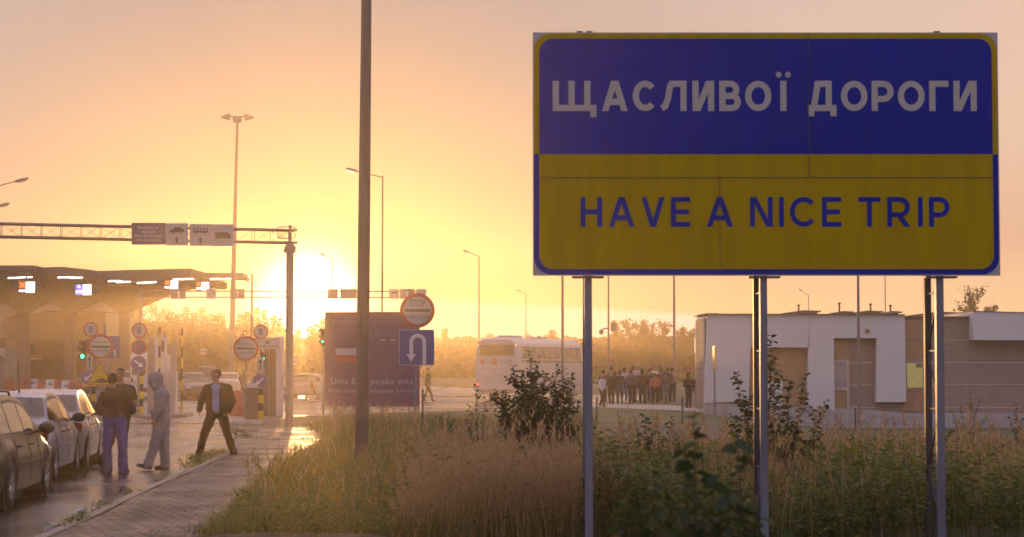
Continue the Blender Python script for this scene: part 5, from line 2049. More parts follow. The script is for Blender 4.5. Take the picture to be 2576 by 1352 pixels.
        g.box((-.26, -hl - .03, .66), (.26, -hl + .02, .77))
        g.build('number_plate', plate_m, root, local=True)
    for s_ in (1, -1):
        g = MB()
        g.ell((s_ * hw * .66, hl - .07, .66), (.20, .08, .075), 0, 12, 8)
        g.build('headlight', head_m if lights else hood_l, root, smooth=True, local=True)
    if kind == 'estate':
        for s_ in (1, -1):
            g = MB()
            x = s_ * (gx_(H, -.5) - .06)
            g.tube([(x, -hl + .75, H - .01), (x, -hl + .85, H + .055), (x, -.4, H + .075), (x, .05, H + .06), (x, .15, H)], .017, 8)
            g.build('roof_rail', trim_m, root, smooth=True, local=True)
    return root
silver = paint('silver_paint', (.19, .20, .26), .28)
silver2 = paint('pale_silver_paint', (.22, .23, .29), .28)
bronze = paint('bronze_paint', (.018, .014, .012), .30)
# the queue
def qcar(xr_, yr_, xf_, yf_, *a, **k):
    """placed from the contact points of its right rear and right front wheel in the picture"""
    p, q = gp(xr_, yr_), gp(xf_, yf_)
    d_ = (q - p).normalized()
    return p, d_
def place_car(p_mid_right, heading, W):
    d_ = Vector((math.sin(heading), math.cos(heading), 0))
    r_ = Vector((math.cos(heading), -math.sin(heading), 0))
    return p_mid_right - r_ * (W / 2 - .1)
for HD1, (x, y), lab, col, kind, L_, W_, H_ in (
        (R(-3.5), (61, 1263), 'dark bronze estate car with roof rails, nearest in the queue', bronze, 'estate', 4.4, 1.70, 1.47),
        (R(-4.8), (157, 1202), 'silver saloon car with a roof aerial, in the middle of the queue', silver, 'sedan', 4.3, 1.71, 1.45),
        (R(-6.8), (226, 1173), 'pale silver saloon car at the front of the queue beside the standing men', silver2, 'sedan', 4.25, 1.71, 1.44)):
    p = place_car(gp(x, y), HD1, W_)
    cr = car(lab, (p.x, p.y, .004), -HD1, col, kind, L=L_, W=W_, H=H_)
    if 'aerial' in lab:
        g = MB()
        g.tube([(.12, -.62, H_ - .01), (.12, -.66, H_ + .06)], .016, 6)
        g.tube([(.12, -.66, H_ + .06), (.12, -.78, H_ + .50)], .006, 5)
        g.build('aerial', trim_m, cr, local=True)
# cars in the haze beyond the barriers
haze_red = paint('dull_red_paint', (.22, .08, .06), .4)
haze_dark = paint('dark_paint', (.08, .07, .07), .3)
haze_pale = paint('pale_paint', (.45, .42, .42), .35)
for x, d, rz, lab, col, kind, H_, li in ((482, 112, 200, 'dark hatchback in the haze facing this way behind the free striped pole', haze_dark, 'hatch', 1.5, False),
                                     (520, 126, 188, 'tall off-road car in the haze behind the walking man', haze_dark, 'hatch', 1.85, False),
                                     (572, 128, 10, 'pale car in the haze near the second border control sign', haze_pale, 'sedan', 1.45, False),
                                     (279, 146, 185, 'car with lit headlights in the haze behind the warning triangle', haze_red, 'sedan', 1.45, True),
                                     (120, 172, 120, 'dull red car behind the plastic barriers under the canopy', haze_red, 'sedan', 1.45, False),
                                     (322, 140, 15, 'pale car in the haze between the sign stacks', haze_pale, 'hatch', 1.5, False),
                                     (786, 118, 260, 'pale car in the full glare behind the tall wire fence', haze_pale, 'sedan', 1.42, False)):
    p = at(x, 950, d)
    car(lab, (p.x, d, .01), R(rz), col, kind, 'cars in the haze of the crossing', H=H_, detail=False, lights=li)

# panel van in the haze
van_white = paint('van_white', (.60, .56, .55), .4)
d = 118
p = at(385, 950, d)
t = thing('panel_van', 'tall white panel van in the haze behind the grey gate cabinet', 'van', (p.x, d, .01), R(4))
m_ = MB()
prof = [(-2.6, .35), (2.3, .35), (2.55, .6), (2.5, 1.05), (1.75, 1.30), (1.05, 2.25), (.7, 2.55), (-2.5, 2.62), (-2.62, 2.4)]
m_.prism(prof, -1.02, 1.02, axis='X')
bd = m_.build('body', van_white, t, local=True)
bm = bmesh.new()
bm.from_mesh(bd.data)
bmesh.ops.bevel(bm, geom=bm.edges[:], offset=.09, segments=3, affect='EDGES')
bm.to_mesh(bd.data)
bm.free()
for x in (-.52, .52):
    g = MB()
    g.prism(rounded(x - .40, x + .40, 1.35, 2.15, .1, 4), -2.645, -2.60)
    g.build('rear_window', mat('van_glass', (.16, .09, .04), .15, 0, .7, vary=.1), t, local=True)
for x in (-.92, .92):
    for y in (-1.7, 1.7):
        wheel(t, x * .95, y, .34, .22, 1 if x > 0 else -1)
    g = MB()
    g.box((x - .07, -2.66, .75), (x + .07, -2.60, 1.15), bev=.02)
    g.build('tail_lamp', tail_m, t, local=True)
g = MB()
g.box((-1.0, -2.72, .38), (1.0, -2.55, .58), bev=.04)
g.build('rear_bumper', trim_m, t, local=True)
d = 150
p = at(-6, 950, d)
t = thing('box_truck', 'white truck end just showing at the frame edge under the canopy', 'truck', (p.x - .6, d, .01), 0)
m_ = MB()
m_.box((-1.2, 0, .9), (1.2, 6, 3.2), bev=.06)
m_.build('box_body', van_white, t, local=True)
m_ = MB()
m_.box((-.7, -.02, 1.9), (.95, .05, 2.6), bev=.02)
m_.build('rear_window', mat('van_glass', (.16, .09, .04), .15), t, local=True)
for y in (1.0, 5.0):
    for x in (-1.0, 1.0):
        wheel(t, x, y, .42, .26, 1 if x > 0 else -1)
m_ = MB()
m_.box((-1.1, .1, .45), (1.1, 5.8, .88))
m_.build('chassis', trim_m, t, local=True)

# the coach
coach_white = paint('coach_white', (.47, .42, .42), .4)
coach_glass = mat('coach_glass', (.15, .10, .05), .12, 0, .7, vary=.35, scale=1.5)
d = 106.0
pc = at(1247.5, 1000, d)
TH = R(-19)
t = thing('coach', 'white touring coach seen from behind beside the waiting crowd', 'bus', (pc.x, d, .01), TH)
LB, WB, HB = 12.0, 2.52, 3.38
def cpt(x, y, z): return (x, y, z)
m_ = MB()
secs = []
for y, k in ((0.0, .10), (.05, .05), (.15, .02), (.4, 0), (11.6, 0), (11.9, .04), (12, .12)):
    w = WB / 2 - k
    pro = [(-w, .42), (-w, 1.2), (-w + .01, 2.2), (-w + .10, 2.95), (-w + .22, 3.16), (-w + .45, HB - k)]
    pro = pro + [(-x, z) for x, z in reversed(pro)]
    lean = -.16 if y < .2 else 0
    secs.append([(x, y + (.16 * max(0, z - 1.2) / 2.2 if y < .2 else 0), z) for x, z in pro])
n = len(secs[0])
fs = []
for i in range(len(secs) - 1):
    for k in range(n):
        fs.append((i * n + k, i * n + (k + 1) % n, (i + 1) * n + (k + 1) % n, (i + 1) * n + k))
fs += [tuple(range(n)), tuple((len(secs) - 1) * n + k for k in range(n))]
m_.add([p for s_ in secs for p in s_], fs)
bd = m_.build('body', coach_white, t, smooth=True, local=True, angle=30)
def rear_y(z): return .16 * max(0, z - 1.2) / 2.2
g = MB()
xs0, xs1, z0, z1 = -.92, .98, 2.42, 3.00
g.add([(xs0, rear_y(z0) - .012, z0), (xs1, rear_y(z0) - .012, z0), (xs1, rear_y(z1) - .012, z1), (xs0, rear_y(z1) - .012, z1)], [(0, 1, 2, 3)])
g.build('rear_window', mat('coach_rear_glass', (.30, .18, .05), .2, 0, .5, vary=.4, scale=1.2), t, local=True)
g = MB()
g.box((-.90, -.004 + rear_y(1.75), 1.70), (.98, .03 + rear_y(1.70), 1.716))
for z in (1.0, 1.12, 1.24, 1.36):
    g.box((-.7, -.006, z), (.7, .02, z + .012))
g.box((-1.0, -.012, .43), (1.0, .04, .62))
g.build('engine_cover_lines', mat('coach_line', (.28, .24, .25), .5), t, local=True)
g = MB()
yy = rear_y(2.1) - .012
lx0 = -.88
g.lathe([(0, 0), (.13, 0)], (lx0 + .10, yy, 2.10), 20, 'Y', 1)
g.add([(lx0 + .62 + a, yy - .002, 2.10 + b) for a, b in ((0, -.17), (.30, -.20), (.32, .14), (.06, .20))], [(0, 1, 2, 3)], 1)
g.text('LU', (lx0 + .30, lx0 + .56, 1.99, 2.20), yy, 0)
g.text('TOUR', (lx0 + 1.06, lx0 + 1.78, 1.99, 2.20), yy, 0)
g.build('lettering', [mat('coach_letter', (.24, .19, .22), .5, vary=0), mat('coach_emblem', (.45, .22, .06), .5, vary=.1)], t, local=True)
g = MB()
zs0, zs1 = 2.05, 2.92
cuts = [.75, 2.2, 3.3, 4.7, 6.1, 7.5, 8.9, 10.3, 11.5]
for s_ in (1, -1):
    for a, b in zip(cuts, cuts[1:]):
        gg = MB()
        x0, x1 = s_ * (WB / 2 + .006), s_ * (WB / 2 - .088)
        gg.add([(x0, a + .03, zs0), (x0, b - .03, zs0), (x1, b - .03, zs1), (x1, a + .03, zs1)], [(0, 1, 2, 3)])
        gg.build('side_window', coach_glass, t, local=True)
for s_ in (1, -1):
    g = MB()
    g.box((s_ * (WB / 2 - .02), 2.25, .55), (s_ * (WB / 2 + .004), 2.27, 1.95))
    g.box((s_ * (WB / 2 - .02), .3, 1.2), (s_ * (WB / 2 + .004), 11.6, 1.215))
    g.build('panel_seams', mat('coach_line', (.28, .24, .25), .5), t, local=True)
    for y in (2.9, 9.6):
        wheel(t, s_ * (WB / 2 - .14), y, .50, .30, s_)
        g = MB()
        g.lathe([(.52, 0), (.60, 0), (.60, .03), (.52, .03)], (s_ * (WB / 2) - (.03 if s_ < 0 else 0) + s_ * .004, y, .52), 24, 'X')
        g.build('wheel_arch', coach_white, t, local=True)
    g = MB()
    g.box((s_ * .98, -.02, .78), (s_ * 1.16, .10, 1.02), bev=.02)
    g.build('tail_lamp', mat('coach_tail_lamp', (.5, .08, .05), .3, vary=0, emit=((1, .25, .12), .9)), t, local=True)
    g = MB()
    g.ell((s_ * 1.06, rear_y(2.95) + .03, 2.97), (.05, .04, .05), 0, 10, 6)
    g.build('marker_lamp', mat('marker_lamp', (1, .3, .2), .3, vary=0, emit=((1, .35, .2), 3.0)), t, local=True)
g = MB()
g.box((-.45, 1.5, HB + .002), (.45, 3.2, HB + .14), bev=.05)
g.build('roof_hatch', coach_white, t, local=True)
g = MB()
g.box((-.4, 6.5, HB + .002), (.4, 7.8, HB + .12), bev=.05)
g.build('roof_hatch', coach_white, t, local=True)

# ================================================================== PEOPLE
skin_m = mat('skin', (.22, .12, .085), .55, vary=.12, scale=12)
hair_dark = mat('hair_dark', (.018, .013, .011), .6, vary=.2)
hair_brown = mat('hair_brown', (.07, .042, .025), .6, vary=.2)
hair_blond = mat('hair_blond', (.34, .24, .13), .6, vary=.2)
eye_m = mat('eye_dark', (.02, .015, .012), .3, vary=0)
def cloth(name, c):
    return mat('cloth_' + name, c, .85, 0, .2, vary=.2, scale=9, bump=.25, bscale=60)
def surface_nets(D, lo, h):
    """isosurface of a distance grid as quads"""
    nx, ny, nz = D.shape
    inside = D < 0
    c000 = inside[:-1, :-1, :-1].astype(np.int8)
    cnt = np.zeros_like(c000)
    for a in (0, 1):
        for b in (0, 1):
            for c in (0, 1):
                cnt += inside[a:nx - 1 + a, b:ny - 1 + b, c:nz - 1 + c]
    cells = (cnt > 0) & (cnt < 8)
    idx = -np.ones(cells.shape, dtype=np.int64)
    I = np.argwhere(cells)
    idx[cells] = np.arange(len(I))
    acc = np.zeros((len(I), 3))
    num = np.zeros(len(I))
    corners = [(a, b, c) for a in (0, 1) for b in (0, 1) for c in (0, 1)]
    for i, p in enumerate(corners):
        for q in corners[i + 1:]:
            if sum(abs(p[k] - q[k]) for k in range(3)) != 1:
                continue
            d0 = D[I[:, 0] + p[0], I[:, 1] + p[1], I[:, 2] + p[2]]
            d1 = D[I[:, 0] + q[0], I[:, 1] + q[1], I[:, 2] + q[2]]
            m = (d0 < 0) != (d1 < 0)
            t = np.where(m, d0 / np.where(m, d0 - d1, 1), 0)
            P = np.array(p)[None] + t[:, None] * (np.array(q) - np.array(p))[None]
            acc[m] += P[m]
            num[m] += 1
    V = (I + acc / num[:, None]) * h + lo
    faces = []
    for ax in range(3):
        o1, o2 = [(1, 2), (2, 0), (0, 1)][ax]
        sl0 = [slice(None)] * 3
        sl1 = [slice(None)] * 3
        sl0[ax] = slice(0, -1)
        sl1[ax] = slice(1, None)
        A, B = inside[tuple(sl0)], inside[tuple(sl1)]
        E = np.argwhere(A != B)
        E = E[(E[:, o1] > 0) & (E[:, o2] > 0) & (E[:, o1] < D.shape[o1] - 1) & (E[:, o2] < D.shape[o2] - 1)]
        flip = A[E[:, 0], E[:, 1], E[:, 2]]
        def cell(d1, d2):
            e = E.copy()
            e[:, o1] -= d1
            e[:, o2] -= d2
            return idx[e[:, 0], e[:, 1], e[:, 2]]
        q = np.stack([cell(0, 0), cell(1, 0), cell(1, 1), cell(0, 1)], 1)
        q[~flip] = q[~flip][:, ::-1]
        faces.append(q)
    Fq = np.concatenate(faces)
    Fq = Fq[(Fq >= 0).all(1)]
    return V, Fq
def sd_cap(P, a, b, ra, rb, sq=None):
    a, b = np.array(a), np.array(b)
    ba = b - a
    if sq is not None:                              # flattened along one direction
        n_, k = sq
        n_ = np.array(n_) / np.linalg.norm(n_)
        w = (P - a) @ n_
        t = np.clip(((P - a) @ ba) / max(1e-9, ba @ ba), 0, 1)
        c = (ba @ n_) * t
        P = P + ((w - c) * (1 / k - 1))[..., None] * n_
    pa = P - a
    t = np.clip((pa @ ba) / max(1e-9, ba @ ba), 0, 1)
    d = np.linalg.norm(pa - t[..., None] * ba, axis=-1)
    return d - (ra + (rb - ra) * t)
class Body:
    """a figure as tapered, smoothly joined volumes; every volume knows what covers it"""
    def __init__(self):
        self.p = []
    def cap(self, a, b, ra, rb, tag_, k=.03, sq=None):
        self.p.append((tuple(a), tuple(b), ra, rb, tag_, k, sq))
    def mesh(self, name, mats, order, parent, h=.014, wrinkle=.004, seed=0):
        pts = np.array([q for p in self.p for q in (p[0], p[1])])
        rr = max(max(p[2], p[3]) for p in self.p)
        lo = pts.min(0) - rr - .05
        hi = pts.max(0) + rr + .05
        n = np.ceil((hi - lo) / h).astype(int) + 1
        D = np.full(n, .30)
        for a, b, ra, rb, tg, k, sq in self.p:
            m = max(ra, rb) + k + .03
            i0 = np.maximum(0, np.floor((np.minimum(a, b) - m - lo) / h)).astype(int)
            i1 = np.minimum(n, np.ceil((np.maximum(a, b) + m - lo) / h).astype(int) + 1)
            gx_, gy_, gz_ = [np.arange(i0[j], i1[j]) * h + lo[j] for j in range(3)]
            P = np.stack(np.meshgrid(gx_, gy_, gz_, indexing='ij'), -1)
            d = sd_cap(P, a, b, ra, rb, sq)
            S = D[i0[0]:i1[0], i0[1]:i1[1], i0[2]:i1[2]]
            hh = np.clip(.5 + .5 * (S - d) / k, 0, 1)
            D[i0[0]:i1[0], i0[1]:i1[1], i0[2]:i1[2]] = S + (d - S) * hh - k * hh * (1 - hh)
        V, Fq = surface_nets(D, lo, h)
        cen = V[Fq].mean(1)
        best = np.full(len(cen), 9.0)
        lab = np.zeros(len(cen), dtype=int)
        for a, b, ra, rb, tg, k, sq in self.p:
            d = sd_cap(cen, a, b, ra, rb, sq)
            m = d < best
            best[m] = d[m]
            lab[m] = order.index(tg)
        o = raw_mesh(name, V, Fq, mats, parent, lab, smooth=True)
        if wrinkle:
            me = o.data
            me.update()
            nor = np.zeros(len(V) * 3, dtype=np.float32)
            me.vertices.foreach_get('normal', nor)
            nor = nor.reshape(-1, 3)
            cl = np.zeros(len(V), bool)
            is_cloth = np.array([t_ not in ('skin', 'shoe', 'hair') for t_ in order])
            cl[Fq[is_cloth[lab]].ravel()] = True
            off = np.array([noise.noise(Vector((v[0] * 9 + seed, v[1] * 9, v[2] * 15))) + .6 * noise.noise(Vector((v[0] * 5 + v[2] * 14, v[1] * 7 - v[2] * 10, seed))) if c_ else 0 for v, c_ in zip(V, cl)])
            V2 = V + nor * (off * wrinkle * 1.6)[:, None]
            me.vertices.foreach_set('co', V2.astype(np.float32).ravel())
            me.update()
        return o
def V3(*a): return np.array(a, float)
def hand(B, wrist, direction, palm_n, thumb_side, s=1.0, curl=.35, tag_='skin'):
    """palm and five bent fingers"""
    d = np.array(direction, float); d /= np.linalg.norm(d)
    n = np.array(palm_n, float); n -= d * (n @ d); n /= np.linalg.norm(n)
    t = np.cross(d, n) * thumb_side
    w = np.array(wrist, float)
    B.cap(w, w + d * .045 * s, .025 * s, .030 * s, tag_, .012, (n, .62))
    B.cap(w + d * .04 * s - t * .018 * s, w + d * .075 * s - t * .024 * s, .020 * s, .019 * s, tag_, .012, (n, .7))
    B.cap(w + d * .04 * s + t * .015 * s, w + d * .078 * s + t * .022 * s, .021 * s, .019 * s, tag_, .012, (n, .7))
    for i, (off, L) in enumerate(((.030, .068), (.010, .078), (-.011, .072), (-.031, .056))):
        p = w + d * .082 * s + t * off * s
        q = p + (d * math.cos(curl * .7) - n * -math.sin(curl * .7)) * L * .45 * s
        r_ = q + (d * math.cos(curl * 1.7) + n * math.sin(curl * 1.7)) * L * .55 * s
        B.cap(p, q, .0095 * s, .0088 * s, tag_, .006)
        B.cap(q, r_, .0088 * s, .0070 * s, tag_, .006)
    p = w + d * .025 * s + t * .026 * s
    q = p + (d * .55 + t * .75 + n * .2) * .036 * s
    r_ = q + (d * .9 + t * .25 + n * .35) * .030 * s
    B.cap(p, q, .0125 * s, .0105 * s, tag_, .008)
    B.cap(q, r_, .0105 * s, .0080 * s, tag_, .006)
def head(B, c, fwd, up=(0, 0, 1), s=1.0, face='skin', ears=True):
    """skull, jaw, brow, nose, mouth and ears looking along fwd; c is the middle of the head"""
    f = np.array(fwd, float); f /= np.linalg.norm(f)
    u = np.array(up, float); u -= f * (u @ f) * .0; u /= np.linalg.norm(u)
    r_ = np.cross(f, u); r_ /= np.linalg.norm(r_)
    c = np.array(c, float)
    def p(a, b, d): return c + f * a * s + r_ * b * s + u * d * s
    B.cap(p(-.030, 0, .035), p(.022, 0, .035), .078 * s, .074 * s, face, .02)
    B.cap(p(.020, 0, .01), p(.045, 0, -.075), .064 * s, .040 * s, face, .03)
    B.cap(p(.045, 0, -.082), p(.056, 0, -.092), .024 * s, .020 * s, face, .02)
    B.cap(p(.076, -.03, .028), p(.076, .03, .028), .016 * s, .016 * s, face, .015)
    B.cap(p(.086, 0, .018), p(.108, 0, -.022), .010 * s, .015 * s, face, .010)
    B.cap(p(.086, -.018, -.052), p(.086, .018, -.052), .009 * s, .009 * s, face, .006)
    B.cap(p(.050, -.042, -.03), p(.062, -.036, -.02), .024 * s, .022 * s, face, .02)
    B.cap(p(.050, .042, -.03), p(.062, .036, -.02), .024 * s, .022 * s, face, .02)
    if ears:
        for k in (-1, 1):
            B.cap(p(-.012, k * .078, .012), p(-.006, k * .080, -.026), .017 * s, .012 * s, face, .006, (r_, .45))
    return p
def face_bits(parent, p, s=1.0):
    g = MB()
    for k in (-1, 1):
        q = p(.083, k * .031, .008)
        g.ell(q, (.013 * s, .009 * s, .008 * s), 0, 8, 6)
    g.build('eyes', eye_m, parent, smooth=True, local=True)
    g = MB()
    g.tube([p(.092, -.042, .034), p(.098, -.02, .038), p(.096, -.008, .034)], .006 * s, 5)
    g.tube([p(.092, .042, .034), p(.098, .02, .038), p(.096, .008, .034)], .006 * s, 5)
    g.tube([p(.093, -.024, -.053), p(.097, 0, -.052), p(.093, .024, -.053)], .0035 * s, 5)
    g.build('brows', hair_dark, parent, local=True)
def hair_cap(parent, p, m_, s=1.0, length=0.0, thick=.012, h=.010):
    H_ = Body()
    H_.cap(p(-.036, 0, .046), p(.014, 0, .056), (.080 + thick) * s, (.068 + thick) * s, 'hair', .02)
    H_.cap(p(-.055, 0, .0), p(-.055, 0, -.035 - length), .062 * s, (.050 if length else .035) * s, 'hair', .03)
    if length:
        for k in (-1, 1):
            H_.cap(p(-.005, k * .062, .03), p(-.03, k * .066, -.05 - length), .034 * s, .03 * s, 'hair', .02)
    return H_.mesh('hair', [m_], ['hair'], parent, h, 0)
def limb(B, pts, rads, tg, k=.03, sq=None):
    for (a, b), (ra, rb) in zip(zip(pts, pts[1:]), zip(rads, rads[1:])):
        B.cap(a, b, ra, rb, tg, k, sq)
def shoe(B, ankle, toe_dir, s=1.0, tg='shoe', roll=0.0):
    d = np.array(toe_dir, float)
    d /= np.linalg.norm(d)
    a = np.array(ankle, float)
    lowz = V3(0, 0, -.045 * s)
    B.cap(a + lowz * .9 - d * .035 * s, a + lowz * .9 + d * .05 * s, .043 * s, .045 * s, tg, .02)
    B.cap(a + lowz + d * .05 * s, a + lowz * 1.12 + d * .165 * s, .043 * s, .034 * s, tg, .02)

# ---- man in the cap, back to us
PM = {'jacket': cloth('dark_plum', (.026, .016, .022)), 'tracksuit': cloth('violet_blue', (.075, .062, .24)), 'black': cloth('black', (.009, .008, .010)),
      'tee': cloth('dark_grey', (.020, .016, .020)), 'hoodie': cloth('heather_grey', (.17, .165, .20)), 'sweat': cloth('light_grey', (.21, .20, .24)), 'shirt': cloth('pale_blue', (.24, .26, .42)),
      'coat': cloth('near_black', (.012, .009, .009)), 'shoe': mat('shoe_dark', (.03, .026, .028), .6), 'trainer': mat('trainer_grey', (.16, .15, .16), .6)}
gA = gp(287, 1192)
t = thing('person', 'person in a dark cap and plum jacket with violet tracksuit trousers, seen from behind', 'person', gA)
B = Body()
s = .97
hipL, hipR = V3(-.095, 0, .90), V3(.10, 0, .90)
kL, kR = V3(-.125, -.02, .49), V3(.15, -.02, .49)
aL, aR = V3(-.115, .03, .09), V3(.155, .02, .09)
for hp, kn, an in ((hipL, kL, aL), (hipR, kR, aR)):
    limb(B, [hp, hp * .5 + kn * .5, kn], [.108, .095, .082], 'tracksuit')
    limb(B, [kn, kn * .5 + an * .5, an + V3(0, 0, -.02)], [.082, .079, .083], 'tracksuit')
shoe(B, aL, (-.25, 1, 0)); shoe(B, aR, (.35, 1, 0))
B.cap((-.075, .0, .93), (.08, .0, .93), .125, .125, 'tracksuit', .05, ((0, 1, 0), .85))
B.cap((-.05, .0, 1.02), (.05, .0, 1.02), .145, .145, 'jacket', .05, ((0, 1, 0), .72))
B.cap((0, .0, 1.05), (0, .01, 1.30), .165, .185, 'jacket', .06, ((0, 1, 0), .66))
B.cap((-.13, .01, 1.37), (.13, .01, 1.37), .088, .088, 'jacket', .06)
B.cap((0, .02, 1.37), (-.03, .03, 1.47), .085, .060, 'jacket', .04)
shL, shR = V3(-.195, .02, 1.37), V3(.195, .02, 1.37)
eL, eR = V3(-.30, .07, 1.14), V3(.30, .06, 1.10)
wL, wR = V3(-.12, .24, 1.10), V3(.14, .24, 1.02)
for sh, el, wr_, td in ((shL, eL, wL, -1), (shR, eR, wR, 1)):
    limb(B, [sh, el], [.082, .066], 'jacket', .04)
    limb(B, [el, wr_], [.066, .048], 'jacket', .03)
    hand(B, wr_, (wr_ - el), (0, 0, -1), td, 1.0, .7)
B.cap((-.03, .03, 1.45), (-.05, .045, 1.54), .056, .052, 'skin', .02)
pp = head(B, (-.058, .055, 1.615), (-.45, 1, -.12), (-.10, 0, 1), .98)
MATO = ['tracksuit', 'jacket', 'skin', 'shoe']
B.mesh('body', [PM['tracksuit'], PM['jacket'], skin_m, PM['shoe']], MATO, t, .0125, .005, 1)
H_ = Body()
H_.cap(pp(-.036, 0, .050), pp(.016, 0, .055), .092, .084, 'hair', .02)
H_.cap(pp(.06, -.035, .040), pp(.06, .035, .040), .022, .022, 'hair', .02)
H_.cap(pp(.075, -.035, .032), pp(.155, 0, .024), .014, .012, 'hair', .02)
H_.cap(pp(.075, .035, .032), pp(.155, 0, .024), .014, .012, 'hair', .02)
H_.mesh('cap', [PM['black']], ['hair'], t, .010, 0)

# ---- man in the black t-shirt, facing us with folded arms
gB = gp(301, 1182)
t = thing('person', 'person in a black t-shirt facing this way with folded arms, behind the capped man', 'person', gB)
B = Body()
hipL, hipR = V3(-.09, 0, .96), V3(.09, 0, .96)
kL, kR = V3(-.17, -.03, .52), V3(.06, .0, .52)
aL, aR = V3(-.33, .0, .10), V3(.03, -.01, .09)
for hp, kn, an in ((hipL, kL, aL), (hipR, kR, aR)):
    limb(B, [hp, kn], [.10, .073], 'black')
    limb(B, [kn, an + V3(0, 0, -.02)], [.073, .066], 'black')
shoe(B, aL, (-.85, -.5, 0), 1, 'trainer'); shoe(B, aR, (.2, -1, 0), 1, 'shoe')
B.cap((-.07, 0, 1.0), (.07, 0, 1.0), .12, .12, 'black', .05, ((0, 1, 0), .8))
B.cap((0, 0, 1.10), (0, 0, 1.38), .155, .185, 'tee', .06, ((0, 1, 0), .64))
B.cap((-.14, 0, 1.47), (.14, 0, 1.47), .085, .085, 'tee', .06)
B.cap((0, 0, 1.50), (0, -.005, 1.545), .075, .062, 'tee', .04)
shL, shR = V3(-.20, 0, 1.46), V3(.20, 0, 1.46)
eL, eR = V3(-.27, -.06, 1.20), V3(.275, -.06, 1.19)
wL, wR = V3(.06, -.20, 1.24), V3(-.06, -.18, 1.19)
for sh, el, wr_, td in ((shL, eL, wL, 1), (shR, eR, wR, -1)):
    m = sh * .4 + el * .6
    limb(B, [sh, m], [.080, .072], 'tee', .03)
    limb(B, [m, el], [.058, .052], 'skin', .015)
    limb(B, [el, wr_], [.052, .034], 'skin', .02)
    hand(B, wr_, (wr_ - el), (0, 1, 0), td, 1.0, .8)
B.cap((0, -.005, 1.52), (0, -.015, 1.64), .060, .055, 'skin', .02)
pp = head(B, (0, -.022, 1.735), (.05, -1, -.02), (0, 0, 1), 1.0)
B.mesh('body', [PM['black'], PM['tee'], skin_m, PM['shoe'], PM['trainer']], ['black', 'tee', 'skin', 'shoe', 'trainer'], t, .0115, .004, 2)
face_bits(t, pp)
hair_cap(t, pp, hair_dark, thick=.004)

# ---- man in the grey hoodie, seen from the side
gC = gp(396, 1183)
t = thing('person', 'person in a grey hooded tracksuit with the hood up, turned sideways on the wet road', 'person', gC)
B = Body()
hipL, hipR = V3(.08, .08, .90), V3(.07, -.08, .90)
kL, kR = V3(.10, .09, .50), V3(-.02, -.09, .50)
aL, aR = V3(.125, .10, .09), V3(-.15, -.12, .11)
for hp, kn, an in ((hipL, kL, aL), (hipR, kR, aR)):
    limb(B, [hp, hp * .5 + kn * .5, kn], [.118, .105, .094], 'sweat')
    limb(B, [kn, kn * .5 + an * .5, an], [.094, .086, .088], 'sweat')
shoe(B, aL, (-1, .12, 0), 1.05); shoe(B, aR, (-1, -.1, .22), 1.08)
B.cap((.085, -.05, .94), (.085, .05, .94), .135, .135, 'sweat', .05)
B.cap((.05, -.05, 1.02), (.05, .05, 1.02), .135, .135, 'hoodie', .04)
B.cap((.05, 0, 1.06), (.075, 0, 1.33), .15, .165, 'hoodie', .06, ((1, 0, 0), .82))
B.cap((.08, -.12, 1.37), (.08, .12, 1.37), .092, .092, 'hoodie', .06)
B.cap((.06, 0, 1.42), (.0, 0, 1.50), .098, .088, 'hoodie', .05)
B.cap((-.07, 0, 1.03), (-.085, 0, 1.06), .055, .05, 'hoodie', .04)
shR = V3(.085, -.18, 1.36)
eR = V3(.10, -.25, 1.09)
wR = V3(-.0, -.20, .93)
limb(B, [shR, eR], [.085, .072], 'hoodie', .04)
limb(B, [eR, wR], [.072, .052], 'hoodie', .03)
hand(B, wR, (-.5, .1, -.85), (0, 1, 0), 1, 1.0, .5)
shL = V3(.085, .18, 1.36)
limb(B, [shL, (.10, .25, 1.09), (-.05, .17, .99)], [.085, .072, .055], 'hoodie', .03)
hand(B, V3(-.05, .17, .99), (-.8, -.2, -.4), (0, -1, 0), -1, 1.0, .6)
pp = head(B, (-.075, 0, 1.625), (-1, -.12, -.22), (-.2, 0, 1), .97, ears=False)
# the hood: a sleeve of cloth open to the front
hc = V3(-.055, 0, 1.632)
B.cap(hc + V3(.028, 0, .045), hc + V3(-.03, 0, .060), .112, .095, 'hoodie', .02)
B.cap(hc + V3(.03, 0, .03), hc + V3(.05, 0, -.10), .108, .105, 'hoodie', .04)
B.cap(hc + V3(-.04, -.070, .055), hc + V3(-.015, -.075, -.10), .034, .042, 'hoodie', .02)
B.cap(hc + V3(-.04, .070, .055), hc + V3(-.015, .075, -.10), .034, .042, 'hoodie', .02)
B.mesh('body', [PM['sweat'], PM['hoodie'], skin_m, PM['shoe']], ['sweat', 'hoodie', 'skin', 'shoe'], t, .0125, .0065, 3)
g = MB()
g.tube([(-.075, -.045, 1.44), (-.10, -.05, 1.36), (-.105, -.045, 1.28)], .006, 5)
g.tube([(-.075, .045, 1.44), (-.10, .05, 1.35), (-.11, .045, 1.25)], .006, 5)
g.build('drawstrings', PM['sweat'], t, local=True) if False else None

